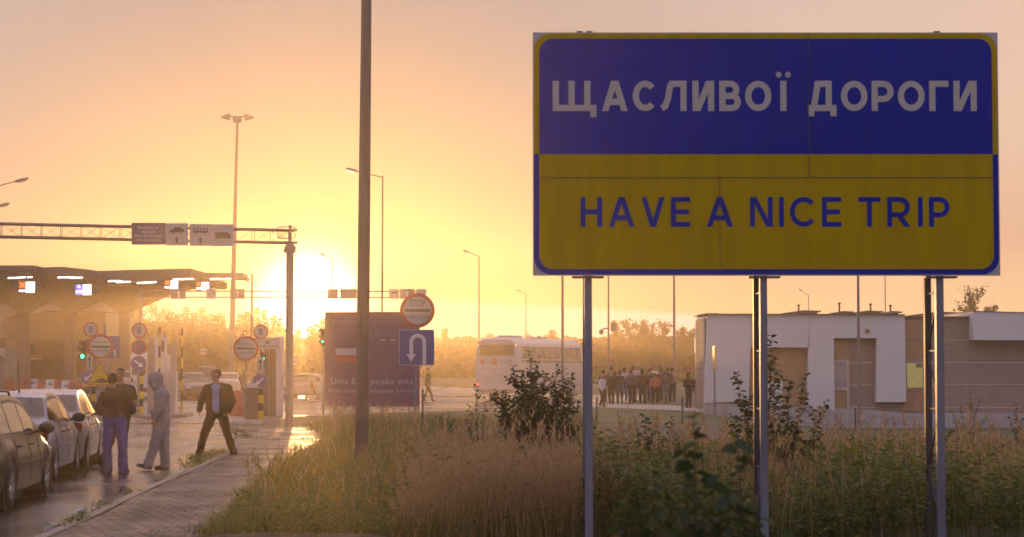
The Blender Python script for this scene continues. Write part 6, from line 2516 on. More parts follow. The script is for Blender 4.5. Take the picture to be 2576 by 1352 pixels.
# ---- man in the dark open jacket, walking onto the kerb
gD = gp(545, 1157)
t = thing('person', 'person in a dark open jacket over a pale blue shirt, striding over the kerb', 'person', gD)
B = Body()
hipL, hipR = V3(-.09, -.03, .93), V3(.10, .03, .93)
kL, kR = V3(-.24, -.08, .52), V3(.20, .05, .52)
aL, aR = V3(-.355, -.04, .10), V3(.335, .13, .12)
for hp, kn, an in ((hipL, kL, aL), (hipR, kR, aR)):
    limb(B, [hp, hp * .5 + kn * .5, kn], [.112, .097, .080], 'pants')
    limb(B, [kn, kn * .5 + an * .5, an + V3(0, 0, -.015)], [.080, .074, .078], 'pants')
shoe(B, aL, (-.75, -.65, 0), 1.05); shoe(B, aR, (.8, -.45, .0), 1.05)
B.cap((-.08, 0, .98), (.08, 0, .98), .125, .125, 'pants', .05, ((0, 1, 0), .8))
B.cap((-.0, -.045, 1.05), (-.015, -.055, 1.40), .125, .11, 'shirt', .03, ((0, 1, 0), .8))
B.cap((.0, .02, 1.00), (.0, .02, 1.38), .165, .185, 'coat', .05, ((0, 1, 0), .60))
for sx in (-1, 1):                                  # the two open fronts of the jacket
    B.cap((sx * .125 - .005, -.075, .98), (sx * .115 - .01, -.085, 1.40), .072, .062, 'coat', .02)
B.cap((.17, -.02, .99), (.155, 0, 1.36), .088, .085, 'coat', .04)
B.cap((-.15, .0, 1.03), (-.14, .0, 1.36), .078, .085, 'coat', .04)
B.cap((-.14, .01, 1.44), (.15, .02, 1.45), .088, .088, 'coat', .06)
shL, shR = V3(-.20, .0, 1.44), V3(.215, .03, 1.44)
eL, eR = V3(-.315, -.01, 1.20), V3(.30, .05, 1.17)
wL, wR = V3(-.335, -.13, 1.01), V3(.25, -.06, .99)
limb(B, [shL, eL], [.085, .070], 'coat', .04)
limb(B, [eL, wL], [.070, .056], 'coat', .03)
hand(B, wL, (-.05, -.25, -1), (1, .2, 0), -1, 1.08, .5)
limb(B, [shR, eR], [.085, .072], 'coat', .04)
limb(B, [eR, wR], [.072, .055], 'coat', .03)
hand(B, wR, (-.35, -.3, -.9), (-1, 0, 0), 1, 1.0, .7)
B.cap((.01, .0, 1.47), (-.015, -.01, 1.60), .062, .056, 'skin', .02)
pp = head(B, (-.03, -.02, 1.70), (-.85, -.55, -.12), (0, 0, 1), 1.0)
B.mesh('body', [cloth('black_trousers', (.010, .008, .008)), PM['shirt'], PM['coat'], skin_m, PM['shoe']], ['pants', 'shirt', 'coat', 'skin', 'shoe'], t, .012, .005, 4)
face_bits(t, pp)
hair_cap(t, pp, hair_dark, thick=.005)

# ---- smaller figures: a shared builder, each with its own pose and clothes
def figure(label, gx_, gy_, Hm, facing, top, legs, hair, pose='stand', group=None, seed=0, long_hair=0.0, h=.021, skirt=False, extra=None, wide=1.0):
    rnd = random.Random(seed)
    z0 = gz(gx_, gy_)
    t_ = thing('person', label, 'person', (gx_, gy_, z0 + .012), facing, group)
    s_ = Hm / 1.78
    B_ = Body()
    def q(x, y, z): return V3(x * s_, y * s_, z * s_)
    st_ = rnd.uniform(.085, .13)
    if pose == 'walk':
        k_ = [((-.08, 0, .92), (-.09, -.16, .52), (-.09, -.26, .10)), ((.08, 0, .92), (.09, .06, .50), (.09, .32, .14))]
    elif pose == 'walk2':
        k_ = [((-.08, 0, .92), (-.09, -.22, .53), (-.09, -.36, .11)), ((.08, 0, .92), (.09, .10, .50), (.09, .34, .14))]
    else:
        k_ = [((-.085, 0, .92), (-st_, -.01 + rnd.uniform(-.03, .02), .50), (-st_ - .01, .02, .09)), ((.085, 0, .92), (st_, -.01 + rnd.uniform(-.03, .02), .50), (st_ + .01, .02, .09))]
    for hp, kn, an in k_:
        limb(B_, [q(*hp), q(*kn)], [.105 * s_ * wide, .075 * s_], 'legs')
        limb(B_, [q(*kn), q(*an)], [.075 * s_, .058 * s_], 'legs')
        shoe(B_, q(*an), (rnd.uniform(-.3, .3), -1, 0), s_)
    B_.cap(q(-.07, 0, .95), q(.07, 0, .95), .125 * s_ * wide, .125 * s_ * wide, 'legs', .05, ((0, 1, 0), .8))
    B_.cap(q(0, .0, 1.0), q(0, .0, 1.32), .16 * s_ * wide, .18 * s_ * wide, 'top', .06, ((0, 1, 0), .68))
    B_.cap(q(-.12 * wide, 0, 1.40), q(.12 * wide, 0, 1.40), .085 * s_, .085 * s_, 'top', .06)
    for sx in (-1, 1):
        sh = q(sx * .19 * wide, 0, 1.39)
        mode = pose if pose in ('walk', 'walk2') else rnd.choice(('down', 'down', 'front', 'pocket'))
        if extra == 'hip' and sx == 1:
            mode = 'hip'
        if extra == 'phone':
            mode = 'front'
        if mode == 'down':
            el, wr_ = q(sx * .25, .03, 1.11), q(sx * .25, -.03, .87)
        elif mode == 'front':
            el, wr_ = q(sx * .25, -.02, 1.12), q(sx * .08, -.24, 1.20)
        elif mode == 'hip':
            el, wr_ = q(sx * .40, .05, 1.20), q(sx * .17, -.02, 1.03)
        elif mode == 'pocket':
            el, wr_ = q(sx * .28, .05, 1.12), q(sx * .17, -.08, .93)
        else:
            el, wr_ = q(sx * .23, .10 * sx, 1.11), q(sx * .22, .18 * sx - .1, .90)
        limb(B_, [sh, el], [.078 * s_, .062 * s_], 'top', .03)
        limb(B_, [el, wr_], [.062 * s_, .045 * s_], 'top', .03)
        dd = wr_ - el
        hand(B_, wr_, dd, (-sx, 0, .1), 1 if sx > 0 else -1, 1.05 * s_, .5)
    B_.cap(q(0, 0, 1.42), q(0, -.01, 1.55), .056 * s_, .052 * s_, 'skin', .02)
    tilt_ = rnd.uniform(-.25, .25)
    p_ = head(B_, q(0, -.015, 1.66), (math.sin(tilt_), -math.cos(tilt_), rnd.uniform(-.3, .05)), (0, 0, 1), s_)
    B_.mesh('body', [legs, top, skin_m, PM['shoe']], ['legs', 'top', 'skin', 'shoe'], t_, h, .006, seed)
    if hair is not None:
        hair_cap(t_, p_, hair, s_, long_hair, .012, .016)
    return t_, q
cl = lambda n_, c_: cloth(n_, c_)
dk_ = [cl('charcoal', (.05, .045, .05)), cl('dark_brown', (.065, .045, .035)), cl('navy', (.04, .04, .07)), cl('slate', (.10, .09, .10))]
jean = cl('jeans', (.10, .11, .17))
black_l = cl('dark_trousers', (.035, .03, .035))
GC_ = 'people waiting in the crowd by the coach'
def crowd(cx, top_c, d, facing, *a, **k):
    xD, yD = 1448.9 + cx * .1534, 893.8 + top_c * .1534
    X = at(xD, 950, d).x
    Hm = at(xD, yD, d).z - gz(X, d)
    return figure(a[0], X, d, max(1.5, min(1.95, Hm)), R(facing), *a[1:], group=GC_, **k)
seedn = 10
P_ = [
    (430, 318, 91, 35, 'blond person in a white jacket walking with a bag beside the crowd', cl('white', (.55, .52, .55)), black_l, hair_blond, dict(pose='walk', long_hair=.06, seed=11)),
    (452, 250, 103, 170, 'dark clothed person just behind the white jacket walker', dk_[0], black_l, hair_dark, dict(seed=12)),
    (578, 196, 107, 200, 'tall dark haired person at the back above the blond one in brown', dk_[3], black_l, hair_dark, dict(seed=13)),
    (580, 276, 99, 190, 'blond person in a dark brown coat near the white jacket walker', dk_[1], black_l, hair_blond, dict(seed=14, long_hair=.05)),
    (642, 286, 101, 160, 'short dark haired person squeezed between the brown coat and the hooded one', dk_[2], black_l, hair_dark, dict(seed=15)),
    (720, 258, 99.5, 175, 'person in a dark top with grey jeans and white shoes', dk_[0], jean, hair_brown, dict(seed=16, long_hair=.04)),
    (788, 212, 105, 185, 'person in a pale blue shirt standing at the back', cl('pale_blue_shirt', (.36, .38, .46)), jean, hair_brown, dict(seed=17)),
    (912, 246, 98.5, 180, 'broad person in a loose slate jacket and a dark cap', dk_[3], black_l, hair_dark, dict(seed=18, wide=1.16)),
    (940, 190, 106, 160, 'dark haired person looking over the broad slate jacket', dk_[0], black_l, hair_dark, dict(seed=19)),
    (1014, 152, 104, 20, 'tallest person of the crowd, fair haired in a light top', cl('light_grey_top', (.38, .36, .38)), jean, hair_blond, dict(seed=20)),
    (1088, 232, 99, 185, 'person in a dark red brown coat with long hair', cl('maroon', (.10, .045, .04)), black_l, hair_dark, dict(seed=21, long_hair=.08)),
    (1183, 238, 103, 190, 'person in grey half hidden to the side of the maroon coat', dk_[3], jean, hair_brown, dict(seed=22)),
    (1232, 210, 106, 170, 'dark person behind the one in the red shirt', dk_[0], black_l, hair_dark, dict(seed=23)),
    (1282, 172, 107, 10, 'person facing this way in a bright white t-shirt at the back', cl('bright_white', (.62, .60, .64)), jean, hair_brown, dict(seed=24)),
    (1366, 165, 108, 190, 'tall brown haired person at the back next to the white t-shirt', dk_[1], black_l, hair_brown, dict(seed=25)),
    (1292, 300, 98.5, 178, 'stocky person in a salmon red shirt seen from behind', cl('salmon_red', (.40, .13, .11)), black_l, hair_brown, dict(seed=26, wide=1.12)),
    (1405, 206, 103, 185, 'person in a rust brown top behind the red shirt', cl('rust', (.14, .07, .045)), black_l, hair_brown, dict(seed=27)),
    (1470, 264, 99, 175, 'person in an olive grey jacket with pale trousers', cl('olive', (.13, .115, .085)), cl('pale_trousers', (.26, .23, .22)), hair_brown, dict(seed=28)),
    (1505, 210, 106, 200, 'dark haired person behind the olive jacket', dk_[2], black_l, hair_dark, dict(seed=29)),
    (1578, 214, 108, 150, 'person in a pink top with a hand on the hip, last in the crowd', cl('pink', (.38, .20, .18)), black_l, hair_dark, dict(seed=30, extra='hip')),
    (1846, 297, 92, 15, 'person in black with long dark hair standing apart from the crowd', cl('black_top', (.028, .024, .03)), black_l, hair_dark, dict(seed=31, long_hair=.10, extra='phone')),
    (2008, 290, 95, 185, 'person with a grey rucksack standing by the corner of the pale building', dk_[1], jean, hair_brown, dict(seed=32)),
    (2078, 330, 97, 120, 'person in white half hidden by the corner of the pale building', cl('white', (.55, .52, .55)), jean, hair_brown, dict(seed=33)),
]
for cx, tc, d, fc, lab, top, legs, hr, kw in P_:
    tt, q = crowd(cx, tc, d, fc, lab, top, legs, hr, **kw)
    if 'rucksack' in lab:
        r0 = tt.location
        g = MB()
        g.ell((0, .19, 1.18), (.17, .11, .24), 0, 14, 10)
        g.build('rucksack', cl('grey_pack', (.25, .22, .25)), tt, smooth=True, local=True)
    if 'with a bag' in lab:
        g = MB()
        g.box((.22, .02, .72), (.30, .34, .98), bev=.03)
        g.tube([(.26, .1, .98), (.24, .05, 1.2), (.2, 0, 1.38)], .012, 5)
        g.build('shoulder_bag', cl('brown_bag', (.12, .075, .05)), tt, local=True)
X = at(786, 950, 106).x
figure('person in a pale top walking through the glare behind the tall fence', X, 106, 1.76, R(-70), cl('pale_glare', (.42, .38, .36)), cl('tan_trousers', (.22, .15, .10)), hair_brown, 'walk2', seed=41, h=.019)
X = at(1076, 950, 104).x
figure('person in dark clothes walking away beside the purple board', X, 104, 1.76, R(60), cl('dark_grey_top', (.07, .06, .06)), cl('dark_trousers2', (.10, .08, .07)), hair_dark, 'walk2', seed=42, h=.019)
X = at(611, 950, 125).x
figure('small dark person in the haze beside the thin post of the second border control sign', X, 125, 1.6, R(150), dk_[0], black_l, hair_dark, seed=43)
X = at(113, 950, 160).x
figure('person standing behind the plastic barriers under the canopy', X, 160, 1.8, R(180), dk_[1], black_l, hair_dark, seed=44)

# ================================================================== PLANTS
rng = np.random.default_rng(7)
m_green = leaf_mat('grass_green', (.070, .100, .012), (.19, .185, .026), .5, .10, .35)
m_dry = leaf_mat('grass_dry', (.28, .175, .085), (.52, .35, .19), .55, .03)
m_weed = leaf_mat('weed_leaf', (.050, .090, .012), (.22, .21, .030), .45, .08)
m_shrub = leaf_mat('shrub_leaf', (.028, .050, .012), (.085, .095, .022), .5, .06, .4)
m_aspen = leaf_mat('aspen_leaf', (.014, .036, .012), (.050, .085, .018), .45, .04, .4)
m_pine = leaf_mat('conifer_needle', (.014, .024, .010), (.035, .040, .016), .08, 0)
m_birch = leaf_mat('birch_leaf', (.03, .035, .012), (.07, .055, .018), .15, 0)
m_gold = leaf_mat('goldenrod', (.20, .15, .02), (.34, .24, .03), .4, .05)
m_stem = mat('plant_stem', (.06, .045, .028), .8, vary=.2)
m_bark = mat('bark', (.09, .07, .055), .9, vary=.3)
def blades(name, X, Y, Z, Hh, width, lean, mats, seg=3, head=None, mi=0, curve=1.7):
    """ribbons of grass: arrays of foot points, heights; returns verts, quads, material index"""
    n = len(X)
    yaw = rng.uniform(0, 2 * PI, n)
    la = rng.uniform(0, 2 * PI, n)
    ll = lean * Hh * rng.uniform(.1, 1, n)
    t = np.linspace(0, 1, seg + 1)
    V = np.zeros((n, seg + 1, 2, 3))
    for j, tt in enumerate(t):
        cx = X + np.cos(la) * ll * tt ** curve
        cy = Y + np.sin(la) * ll * tt ** curve
        cz = Z + Hh * tt * (1 - .25 * lean * tt)
        w = width * (1 - .85 * tt ** 1.5) / 2
        V[:, j, 0] = np.stack([cx - np.cos(yaw) * w, cy - np.sin(yaw) * w, cz], 1)
        V[:, j, 1] = np.stack([cx + np.cos(yaw) * w, cy + np.sin(yaw) * w, cz], 1)
    base = (np.arange(n) * (seg + 1) * 2)[:, None]
    q = []
    for j in range(seg):
        o = j * 2
        q.append(np.concatenate([base + o, base + o + 1, base + o + 3, base + o + 2], 1))
    Q = np.stack(q, 1).reshape(-1, 4)
    tip = V[:, -1].mean(1)
    sub = V[:, -2].mean(1)
    return V.reshape(-1, 3), Q, tip, sub
def tufts(tip, sub, k, length, width):
    """feathery seed heads: k small slips round the top of each stalk"""
    n = len(tip)
    d = tip - sub
    d /= np.linalg.norm(d, axis=1)[:, None]
    Vs, Qs = [], []
    for j in range(k):
        f = (j + .5) / k
        c = tip - d * (length * (1 - f))[:, None]
        yaw = rng.uniform(0, 2 * PI, n)
        out = np.stack([np.cos(yaw), np.sin(yaw), np.full(n, .9)], 1)
        ln = length * .38 * (1.05 - f * .7)
        e = c + out * ln[:, None] * .8
        side = np.stack([-np.sin(yaw), np.cos(yaw), np.zeros(n)], 1) * (width * (1.1 - .6 * f))
        Vs.append(np.stack([c - side * .5, c + side * .5, e + side * .25, e - side * .25], 1))
    V = np.stack(Vs, 1).reshape(-1, 3)
    Q = np.arange(len(V)).reshape(-1, 4)
    return V, Q
def join(parts):
    V, Q, M, o = [], [], [], 0
    for v, q, m_ in parts:
        V.append(v)
        Q.append(q + o)
        M.append(np.full(len(q), m_))
        o += len(v)
    return np.concatenate(V), np.concatenate(Q), np.concatenate(M)
vz = np.vectorize(verge_z)
vex = np.vectorize(edge_x)
def scatter(n, y0, y1, xa, xb, power=1.0):
    """random feet between picture columns xa and xb (functions of distance allowed), nearer ground denser"""
    Y = y0 + (y1 - y0) * rng.uniform(0, 1, n) ** power
    a = (xa - CX) / F * Y
    b = (xb - CX) / F * Y
    X = a + (b - a) * rng.uniform(0, 1, n)
    keep = X > vex(Y) - .02 + rng.normal(0, .10, n)
    return X[keep], Y[keep]
def env(Y, top):                                    # plants stay lower with distance, as the bank falls away
    return np.clip(1.9 - (top - HZ) * Y / F, .10, 1.3)
def clump(X, Y, s, seed=0.0):
    return np.array([noise.noise(Vector((x * s + seed, y * s * .6, seed))) for x, y in zip(X, Y)])
# short green grass along the paving and under the poles
X, Y = scatter(52000, 21, 62, 440, 1080, 1.2)
c_ = clump(X, Y, .9, 3)
Hh = (.20 + .20 * rng.uniform(0, 1, len(X)) + .16 * np.clip(c_, -.6, 1)) * np.clip(1.15 - (Y - 21) / 70, .4, 1)
Hh *= .45 + .55 * np.clip((X - vex(Y)) / .7, 0, 1)
v1, q1, _, _ = blades('g', X, Y, vz(X, Y), np.clip(Hh, .05, .6), .012, .75, None)
X, Y = scatter(900, 22, 58, 640, 1080, 1.1)
Hh = .30 + .25 * rng.uniform(0, 1, len(X))
v2, q2, tp, sb = blades('g', X, Y, vz(X, Y), Hh * np.clip(1.2 - (Y - 22) / 60, .4, 1), .010, .35, None, 4)
v3, q3 = tufts(tp, sb, 7, np.full(len(tp), .16), .012)
V, Q, M = join([(v1, q1, 0), (v2, q2, 1), (v3, q3, 1)])
tag(raw_mesh('green_grass', V, Q, [m_green, m_dry], mi=M), kind='stuff')
# tall dry grass
X, Y = scatter(8500, 20.5, 47, 985, 1560, 1.5)
X2, Y2 = scatter(9000, 20.5, 46, 1480, 2640, 1.5)
c2 = clump(X2, Y2, .5, 9)
k_ = rng.uniform(-.15, .45, len(X2)) < c2
X, Y = np.concatenate([X, X2[k_]]), np.concatenate([Y, Y2[k_]])
ed = np.clip((CX + F * X / Y - 960) / 150, 0, 1)
Hh = env(Y, 1088) * (.42 + .5 * rng.uniform(0, 1, len(X)) + .45 * clump(X, Y, .8, 5)) * (.35 + .65 * ed)
v1, q1, tp, sb = blades('g', X, Y, vz(X, Y), Hh, .009, .30, None, 4)
v2, q2 = tufts(tp, sb, 10, .22 * np.clip(Hh, .3, 1), .011)
X3, Y3 = X + rng.normal(0, .05, len(X)), Y + rng.normal(0, .05, len(X))
v3, q3, _, _ = blades('g', X3, Y3, vz(X3, Y3), Hh * rng.uniform(.4, .8, len(X)), .011, .8, None, 3)
V, Q, M = join([(v1, q1, 0), (v2, q2, 0), (v3, q3, 1)])
tag(raw_mesh('dry_grass', V, Q, [m_dry, m_green], mi=(M * (rng.uniform(0, 1, len(M)) < .0)) if False else M), kind='stuff')
def leaves(pts, dirs, size, droop=.25, w=.62):
    """pointed oval leaves folded along the midrib; pts feet, dirs outward"""
    n = len(pts)
    d = dirs / np.linalg.norm(dirs, axis=1)[:, None]
    up = rng.normal(0, .5, (n, 3)) + np.array([0, 0, 1.0])
    s = np.cross(d, up)
    s /= np.linalg.norm(s, axis=1)[:, None]
    u = np.cross(s, d)
    L = size * rng.uniform(.7, 1.15, n)
    def P(a, b, c):
        return pts + d * (a * L)[:, None] + s * (b * L)[:, None] + u * (c * L)[:, None] - np.array([0, 0, 1.0]) * (droop * a * a * L)[:, None]
    V = np.stack([P(0, 0, 0), P(.28, -.5 * w, .10), P(.68, -.38 * w, .08), P(.45, 0, 0), P(1.0, 0, 0), P(.68, .38 * w, .08), P(.28, .5 * w, .10), P(.75, 0, 0)], 1)
    b = (np.arange(n) * 8)[:, None]
    Q = np.stack([np.concatenate([b + i for i in f], 1) for f in ((0, 1, 2, 3), (3, 2, 4, 7), (0, 3, 5, 6), (3, 7, 4, 5))], 1).reshape(-1, 4)
    return V.reshape(-1, 3), Q
# leafy weeds over the bank on the far side of the sign legs
def weedmass(name, n, y0, y1, xa, xb, top, mats, leafsize, per, hmul=1.0):
    X, Y = scatter(n, y0, y1, xa, xb, 1.4)
    Hh = env(Y, top) * (.35 + .5 * rng.uniform(0, 1, len(X)) + .65 * clump(X, Y, .6, 21)) * hmul
    Hh = np.clip(Hh, .12, 1.5)
    Z = vz(X, Y)
    v1, q1, tp, sb = blades('g', X, Y, Z, Hh, .010, .25, None, 3)
    Ps, Ds = [], []
    for j in range(per):
        f = .25 + .75 * (j + rng.uniform(0, 1, len(X))) / per
        yaw = rng.uniform(0, 2 * PI, len(X))
        foot = np.stack([X, Y, Z], 1)
        Ps.append(foot + (tp - foot) * f[:, None])
        Ds.append(np.stack([np.cos(yaw), np.sin(yaw), rng.uniform(-.1, .8, len(X))], 1))
    v2, q2 = leaves(np.concatenate(Ps), np.concatenate(Ds), np.full(len(X) * per, leafsize) * np.tile(rng.uniform(.7, 1.3, len(X)), per), .3, .42)
    V, Q, M = join([(v1, q1, 0), (v2, q2, 0)])
    return tag(raw_mesh(name, V, Q, mats, mi=M), kind='stuff')
weedmass('weeds', 4200, 20.5, 46, 1480, 2660, 1094, [m_weed], .085, 16)
weedmass('undergrowth', 700, 20.5, 32, 600, 1500, 1200, [m_weed], .07, 12, .8)
X, Y = scatter(1600, 21, 40, 620, 2600, 1.3)
k_ = clump(X, Y, .45, 40) > .05
X, Y = X[k_], Y[k_]
Hh = env(Y, 1115) * rng.uniform(.5, .9, len(X))
v1, q1, tp, sb = blades('g', X, Y, vz(X, Y), Hh, .008, .2, None, 3)
v2, q2 = tufts(tp, sb, 12, np.full(len(tp), .22), .022)
V, Q, M = join([(v1, q1, 0), (v2, q2, 1)])
tag(raw_mesh('goldenrod_weeds', V, Q, [m_weed, m_gold], mi=M), kind='stuff')
X, Y = scatter(420, 21, 44, 1000, 2640, 1.2)
Hh = env(Y, 1088) * rng.uniform(.95, 1.35, len(X))
v1, q1, tp, sb = blades('g', X, Y, vz(X, Y), Hh, .012, .22, None, 5)
v2, q2 = tufts(tp, sb, 14, np.full(len(tp), .24), .020)
yaw = rng.uniform(0, 2 * PI, len(X) * 9)
fr_ = rng.uniform(.3, .85, len(X) * 9)[:, None]
ft = np.tile(np.stack([X, Y, vz(X, Y)], 1), (9, 1))
v3, q3 = leaves(ft + (np.tile(sb, (9, 1)) - ft) * fr_, np.stack([np.cos(yaw), np.sin(yaw), rng.uniform(-.2, .9, len(yaw))], 1), np.full(len(yaw), .13), .35, .22)
V, Q, M = join([(v1, q1, 0), (v2, q2, 0), (v3, q3, 1)])
tag(raw_mesh('tall_weeds', V, Q, [m_dry, m_weed], mi=M), kind='stuff')
# thin grass round the board, the fences and in the kerb
X, Y = scatter(9000, 47, 70, 705, 1500, 1.0)
Hh = .14 + .22 * rng.uniform(0, 1, len(X)) + .30 * np.clip(clump(X, Y, .5, 77), 0, 1)
v1, q1, _, _ = blades('g', X, Y, vz(X, Y), Hh, .014, .5, None, 3)
X, Y = scatter(260, 48, 58, 830, 1060, 1.0)
v2, q2, tp, sb = blades('g', X, Y, vz(X, Y), rng.uniform(.5, .95, len(X)), .012, .3, None, 4)
v3, q3 = tufts(tp, sb, 8, np.full(len(tp), .22), .016)
V, Q, M = join([(v1, q1, 0), (v2, q2, 1), (v3, q3, 1)])
tag(raw_mesh('fence_grass', V, Q, [m_green, m_dry], mi=M), kind='stuff')
KT = [(503, 1172, 1.0), (538, 1158, .8), (560, 1150, .5), (480, 1185, .5), (600, 1100, 1.0), (612, 1112, .8), (265, 1290, .5), (240, 1305, .3), (190, 1333, .6), (160, 1345, .4), (330, 1255, .35), (400, 1228, .3), (640, 1095, .35), (700, 1118, .3), (560, 1185, .3), (450, 1215, .3)]
for i, (x, y, s_) in enumerate(KT):
    g0 = gp(x, y)
    n = int(60 * s_) + 12
    X, Y = g0.x + rng.normal(0, .10 * s_ + .03, n), g0.y + rng.normal(0, .35 * s_ + .05, n)
    v1, q1, tp, sb = blades('g', X, Y, np.full(n, .06), .26 * s_ * rng.uniform(.4, 1, n) + .04, .012, .8, None, 3)
    yaw = rng.uniform(0, 2 * PI, n)
    v2, q2 = leaves(tp * .7 + np.stack([X, Y, np.full(n, .02)], 1) * .3, np.stack([np.cos(yaw), np.sin(yaw), np.full(n, .5)], 1), np.full(n, .07 * s_ + .02), .3, .45)
    V, Q, M = join([(v1, q1, 0), (v2, q2, 0)])
    KT[i] = (V, Q, M)
V, Q, M = join([(v, q, 0) for v, q, m_ in KT])
tag(raw_mesh('kerb_weeds', V, Q, [m_weed], mi=M), kind='stuff')

# weeds in the joints of the paving
n = 150
Y = rng.uniform(20, 56, n)
ka = np.array([[p.y, p.x] for p in KERB])
X0, X1 = np.interp(Y, ka[:, 0], ka[:, 1]) + .2, vex(Y)
X = X0 + (X1 - X0) * rng.uniform(0, 1, n)
Y = np.round(Y / .30) * .30
k_ = clump(X, Y, 1.1, 61) > -.1
X, Y = X[k_], Y[k_]
X, Y = np.repeat(X, 14) + rng.normal(0, .075, len(X) * 14), np.repeat(Y, 14) + rng.normal(0, .02, len(Y) * 14)
v1, q1, _, _ = blades('g', X, Y, np.full(len(X), PZ), rng.uniform(.012, .04, len(X)), .010, .9, None, 2)
tag(raw_mesh('joint_weeds', v1, q1, m_weed), kind='stuff')

# single shrubs and saplings, each stem with its leaves
def shrub(name, label, cat, base, stems, leaf, per_m, m_leaf, spread=.9, group=None, branch=0, droop=.25, w=.62):
    """stems: (picture x, picture y, distance) of each tip"""
    t_ = thing(name, label, cat, base, group=group)
    sm_ = MB()
    Ps, Ds = [], []
    b0 = Vector(base)
    for x, y, d in stems:
        tip = at(x, y, d)
        foot = b0 + Vector((rng.normal(0, .05), rng.normal(0, .05), 0)) + Vector(((tip.x - b0.x) * .35, (tip.y - b0.y) * .3, 0))
        foot.z = gz(foot.x, foot.y)
        ctrl = foot.lerp(tip, .5) + Vector(((foot.x - tip.x) * .18 + rng.normal(0, .02), 0, .05))
        path = [foot * (1 - t) ** 2 + ctrl * 2 * t * (1 - t) + tip * t * t for t in np.linspace(0, 1, 10)]
        L = (tip - foot).length
        sm_.tube(path, [.011 * (1 - .8 * k / 9) * (.6 + .3 * L) for k in range(10)], 5)
        lines = [(path, .22)]
        nb = int(branch * L)
        for k in range(nb):
            f = .25 + .65 * (k + rng.uniform(0, 1)) / max(1, nb)
            p = path[int(f * 9)]
            a = rng.uniform(0, 2 * PI)
            ln = (.18 + .42 * (1 - f)) * min(1.1, L) * rng.uniform(.6, 1.1)
            e = p + Vector((math.cos(a) * ln * .75, math.sin(a) * ln * .75, ln * rng.uniform(.45, .9)))
            sub = [p.lerp(e, q_) + Vector((0, 0, -.06 * ln * math.sin(PI * q_))) for q_ in np.linspace(0, 1, 5)]
            sm_.tube(sub, [.005, .0045, .004, .003, .002], 4)
            lines.append((sub, .1))
        for pth, f0 in lines:
            Lp = sum((b - a).length for a, b in zip(pth, pth[1:]))
            n = max(3, int(Lp * per_m))
            for k in range(n):
                f = f0 + (1 - f0) * (k + .5) / n
                i = min(len(pth) - 2, int(f * (len(pth) - 1)))
                p = pth[i].lerp(pth[i + 1], f * (len(pth) - 1) - i)
                a = k * 2.4 + rng.normal(0, .5)
                Ps.append(p)
                Ds.append((math.cos(a) * spread, math.sin(a) * spread, rng.uniform(-.2, .9)))
    sm_.build('stems', m_stem, t_, smooth=True)
    Ps = np.array(Ps) - np.array(base)
    v, q = leaves(Ps, np.array(Ds), np.full(len(Ps), leaf), droop, w)
    raw_mesh('leaves', v, q, m_leaf, t_)
    return t_
def gbase(x, d):
    X = at(x, 1000, d).x
    return Vector((X, d, gz(X, d)))
shrub('leafy_shrub', 'large dark leafy shrub standing out before the white coach', 'shrub', gbase(1345, 36),
      [(1332, 884, 36), (1350, 900, 36.3), (1405, 915, 36.2), (1290, 920, 35.8), (1312, 930, 36), (1262, 985, 35.6), (1425, 955, 36), (1372, 940, 35.7), (1300, 1000, 35.5), (1442, 1010, 36.2), (1340, 960, 35.4), (1400, 1000, 35.4), (1275, 1040, 35.5), (1360, 1030, 35.2), (1430, 1060, 35.6), (1318, 1050, 35.3), (1246, 978, 35.7), (1462, 1008, 36), (1252, 1048, 35.4), (1472, 1062, 35.8), (1395, 1065, 35.2), (1298, 960, 35.9), (1440, 940, 36.1)], .10, 34, m_shrub, branch=9)
shrub('sapling', 'thin young sapling with few leaves next to the large dark shrub', 'sapling', gbase(1200, 36), [(1197, 962, 36), (1222, 1000, 36.2), (1180, 1020, 35.8)], .088, 22, m_shrub, branch=2.2)
shrub('leafy_shrub', 'tall sparse shrub growing around the middle pair of sign legs', 'shrub', gbase(1945, 26),
      [(1941, 842, 26), (1950, 900, 26.2), (1850, 935, 25.8), (1868, 990, 25.7), (2028, 945, 26.2), (2078, 1008, 26), (1842, 1042, 25.6), (1985, 960, 25.7), (1965, 1010, 25.5), (1905, 1060, 25.5), (2010, 1060, 25.6), (2060, 1090, 25.8), (1880, 1120, 25.4), (1990, 1120, 25.4)], .11, 27, m_shrub, branch=3.4)
shrub('sapling', 'leafy sapling between the first and the middle sign legs', 'sapling', gbase(1650, 28), [(1619, 1042, 28), (1598, 1062, 28.2), (1640, 1085, 27.8), (1692, 1045, 28), (1706, 1085, 28.1), (1668, 1110, 27.6)], .095, 24, m_shrub, branch=2.2)
shrub('leafy_shrub', 'fine leaved shrub before the brick wing beyond the last sign leg', 'shrub', gbase(2432, 42), [(2440, 985, 42), (2466, 1002, 42.2), (2415, 1015, 41.8), (2395, 1035, 41.6), (2480, 1045, 42.2), (2430, 1050, 41.5), (2455, 1060, 41.6)], .065, 26, m_weed, branch=3)
shrub('leafy_shrub', 'dark shrub cut off by the edge of the view before the brick wing', 'shrub', gbase(2568, 38), [(2555, 1012, 38), (2580, 1000, 38.2), (2540, 1050, 37.8), (2570, 1060, 37.6), (2600, 1040, 38)], .075, 24, m_shrub, branch=3)
for x, top, lab in ((2130, 1072, 'small pale green weed bush on the bank before the brown window bay'), (2185, 1068, 'middle one of three small weed bushes on the bank before the pale building'), (2240, 1080, 'small weed bush with yellow tips next to the last sign legs')):
    shrub('weed_bush', lab, 'bush', gbase(x, 38), [(x - 22, top + 12, 38), (x - 5, top, 38.2), (x + 18, top + 8, 38), (x + 30, top + 25, 37.8), (x - 34, top + 30, 37.7)], .06, 28, m_weed, branch=3, group='weed bushes on the bank')
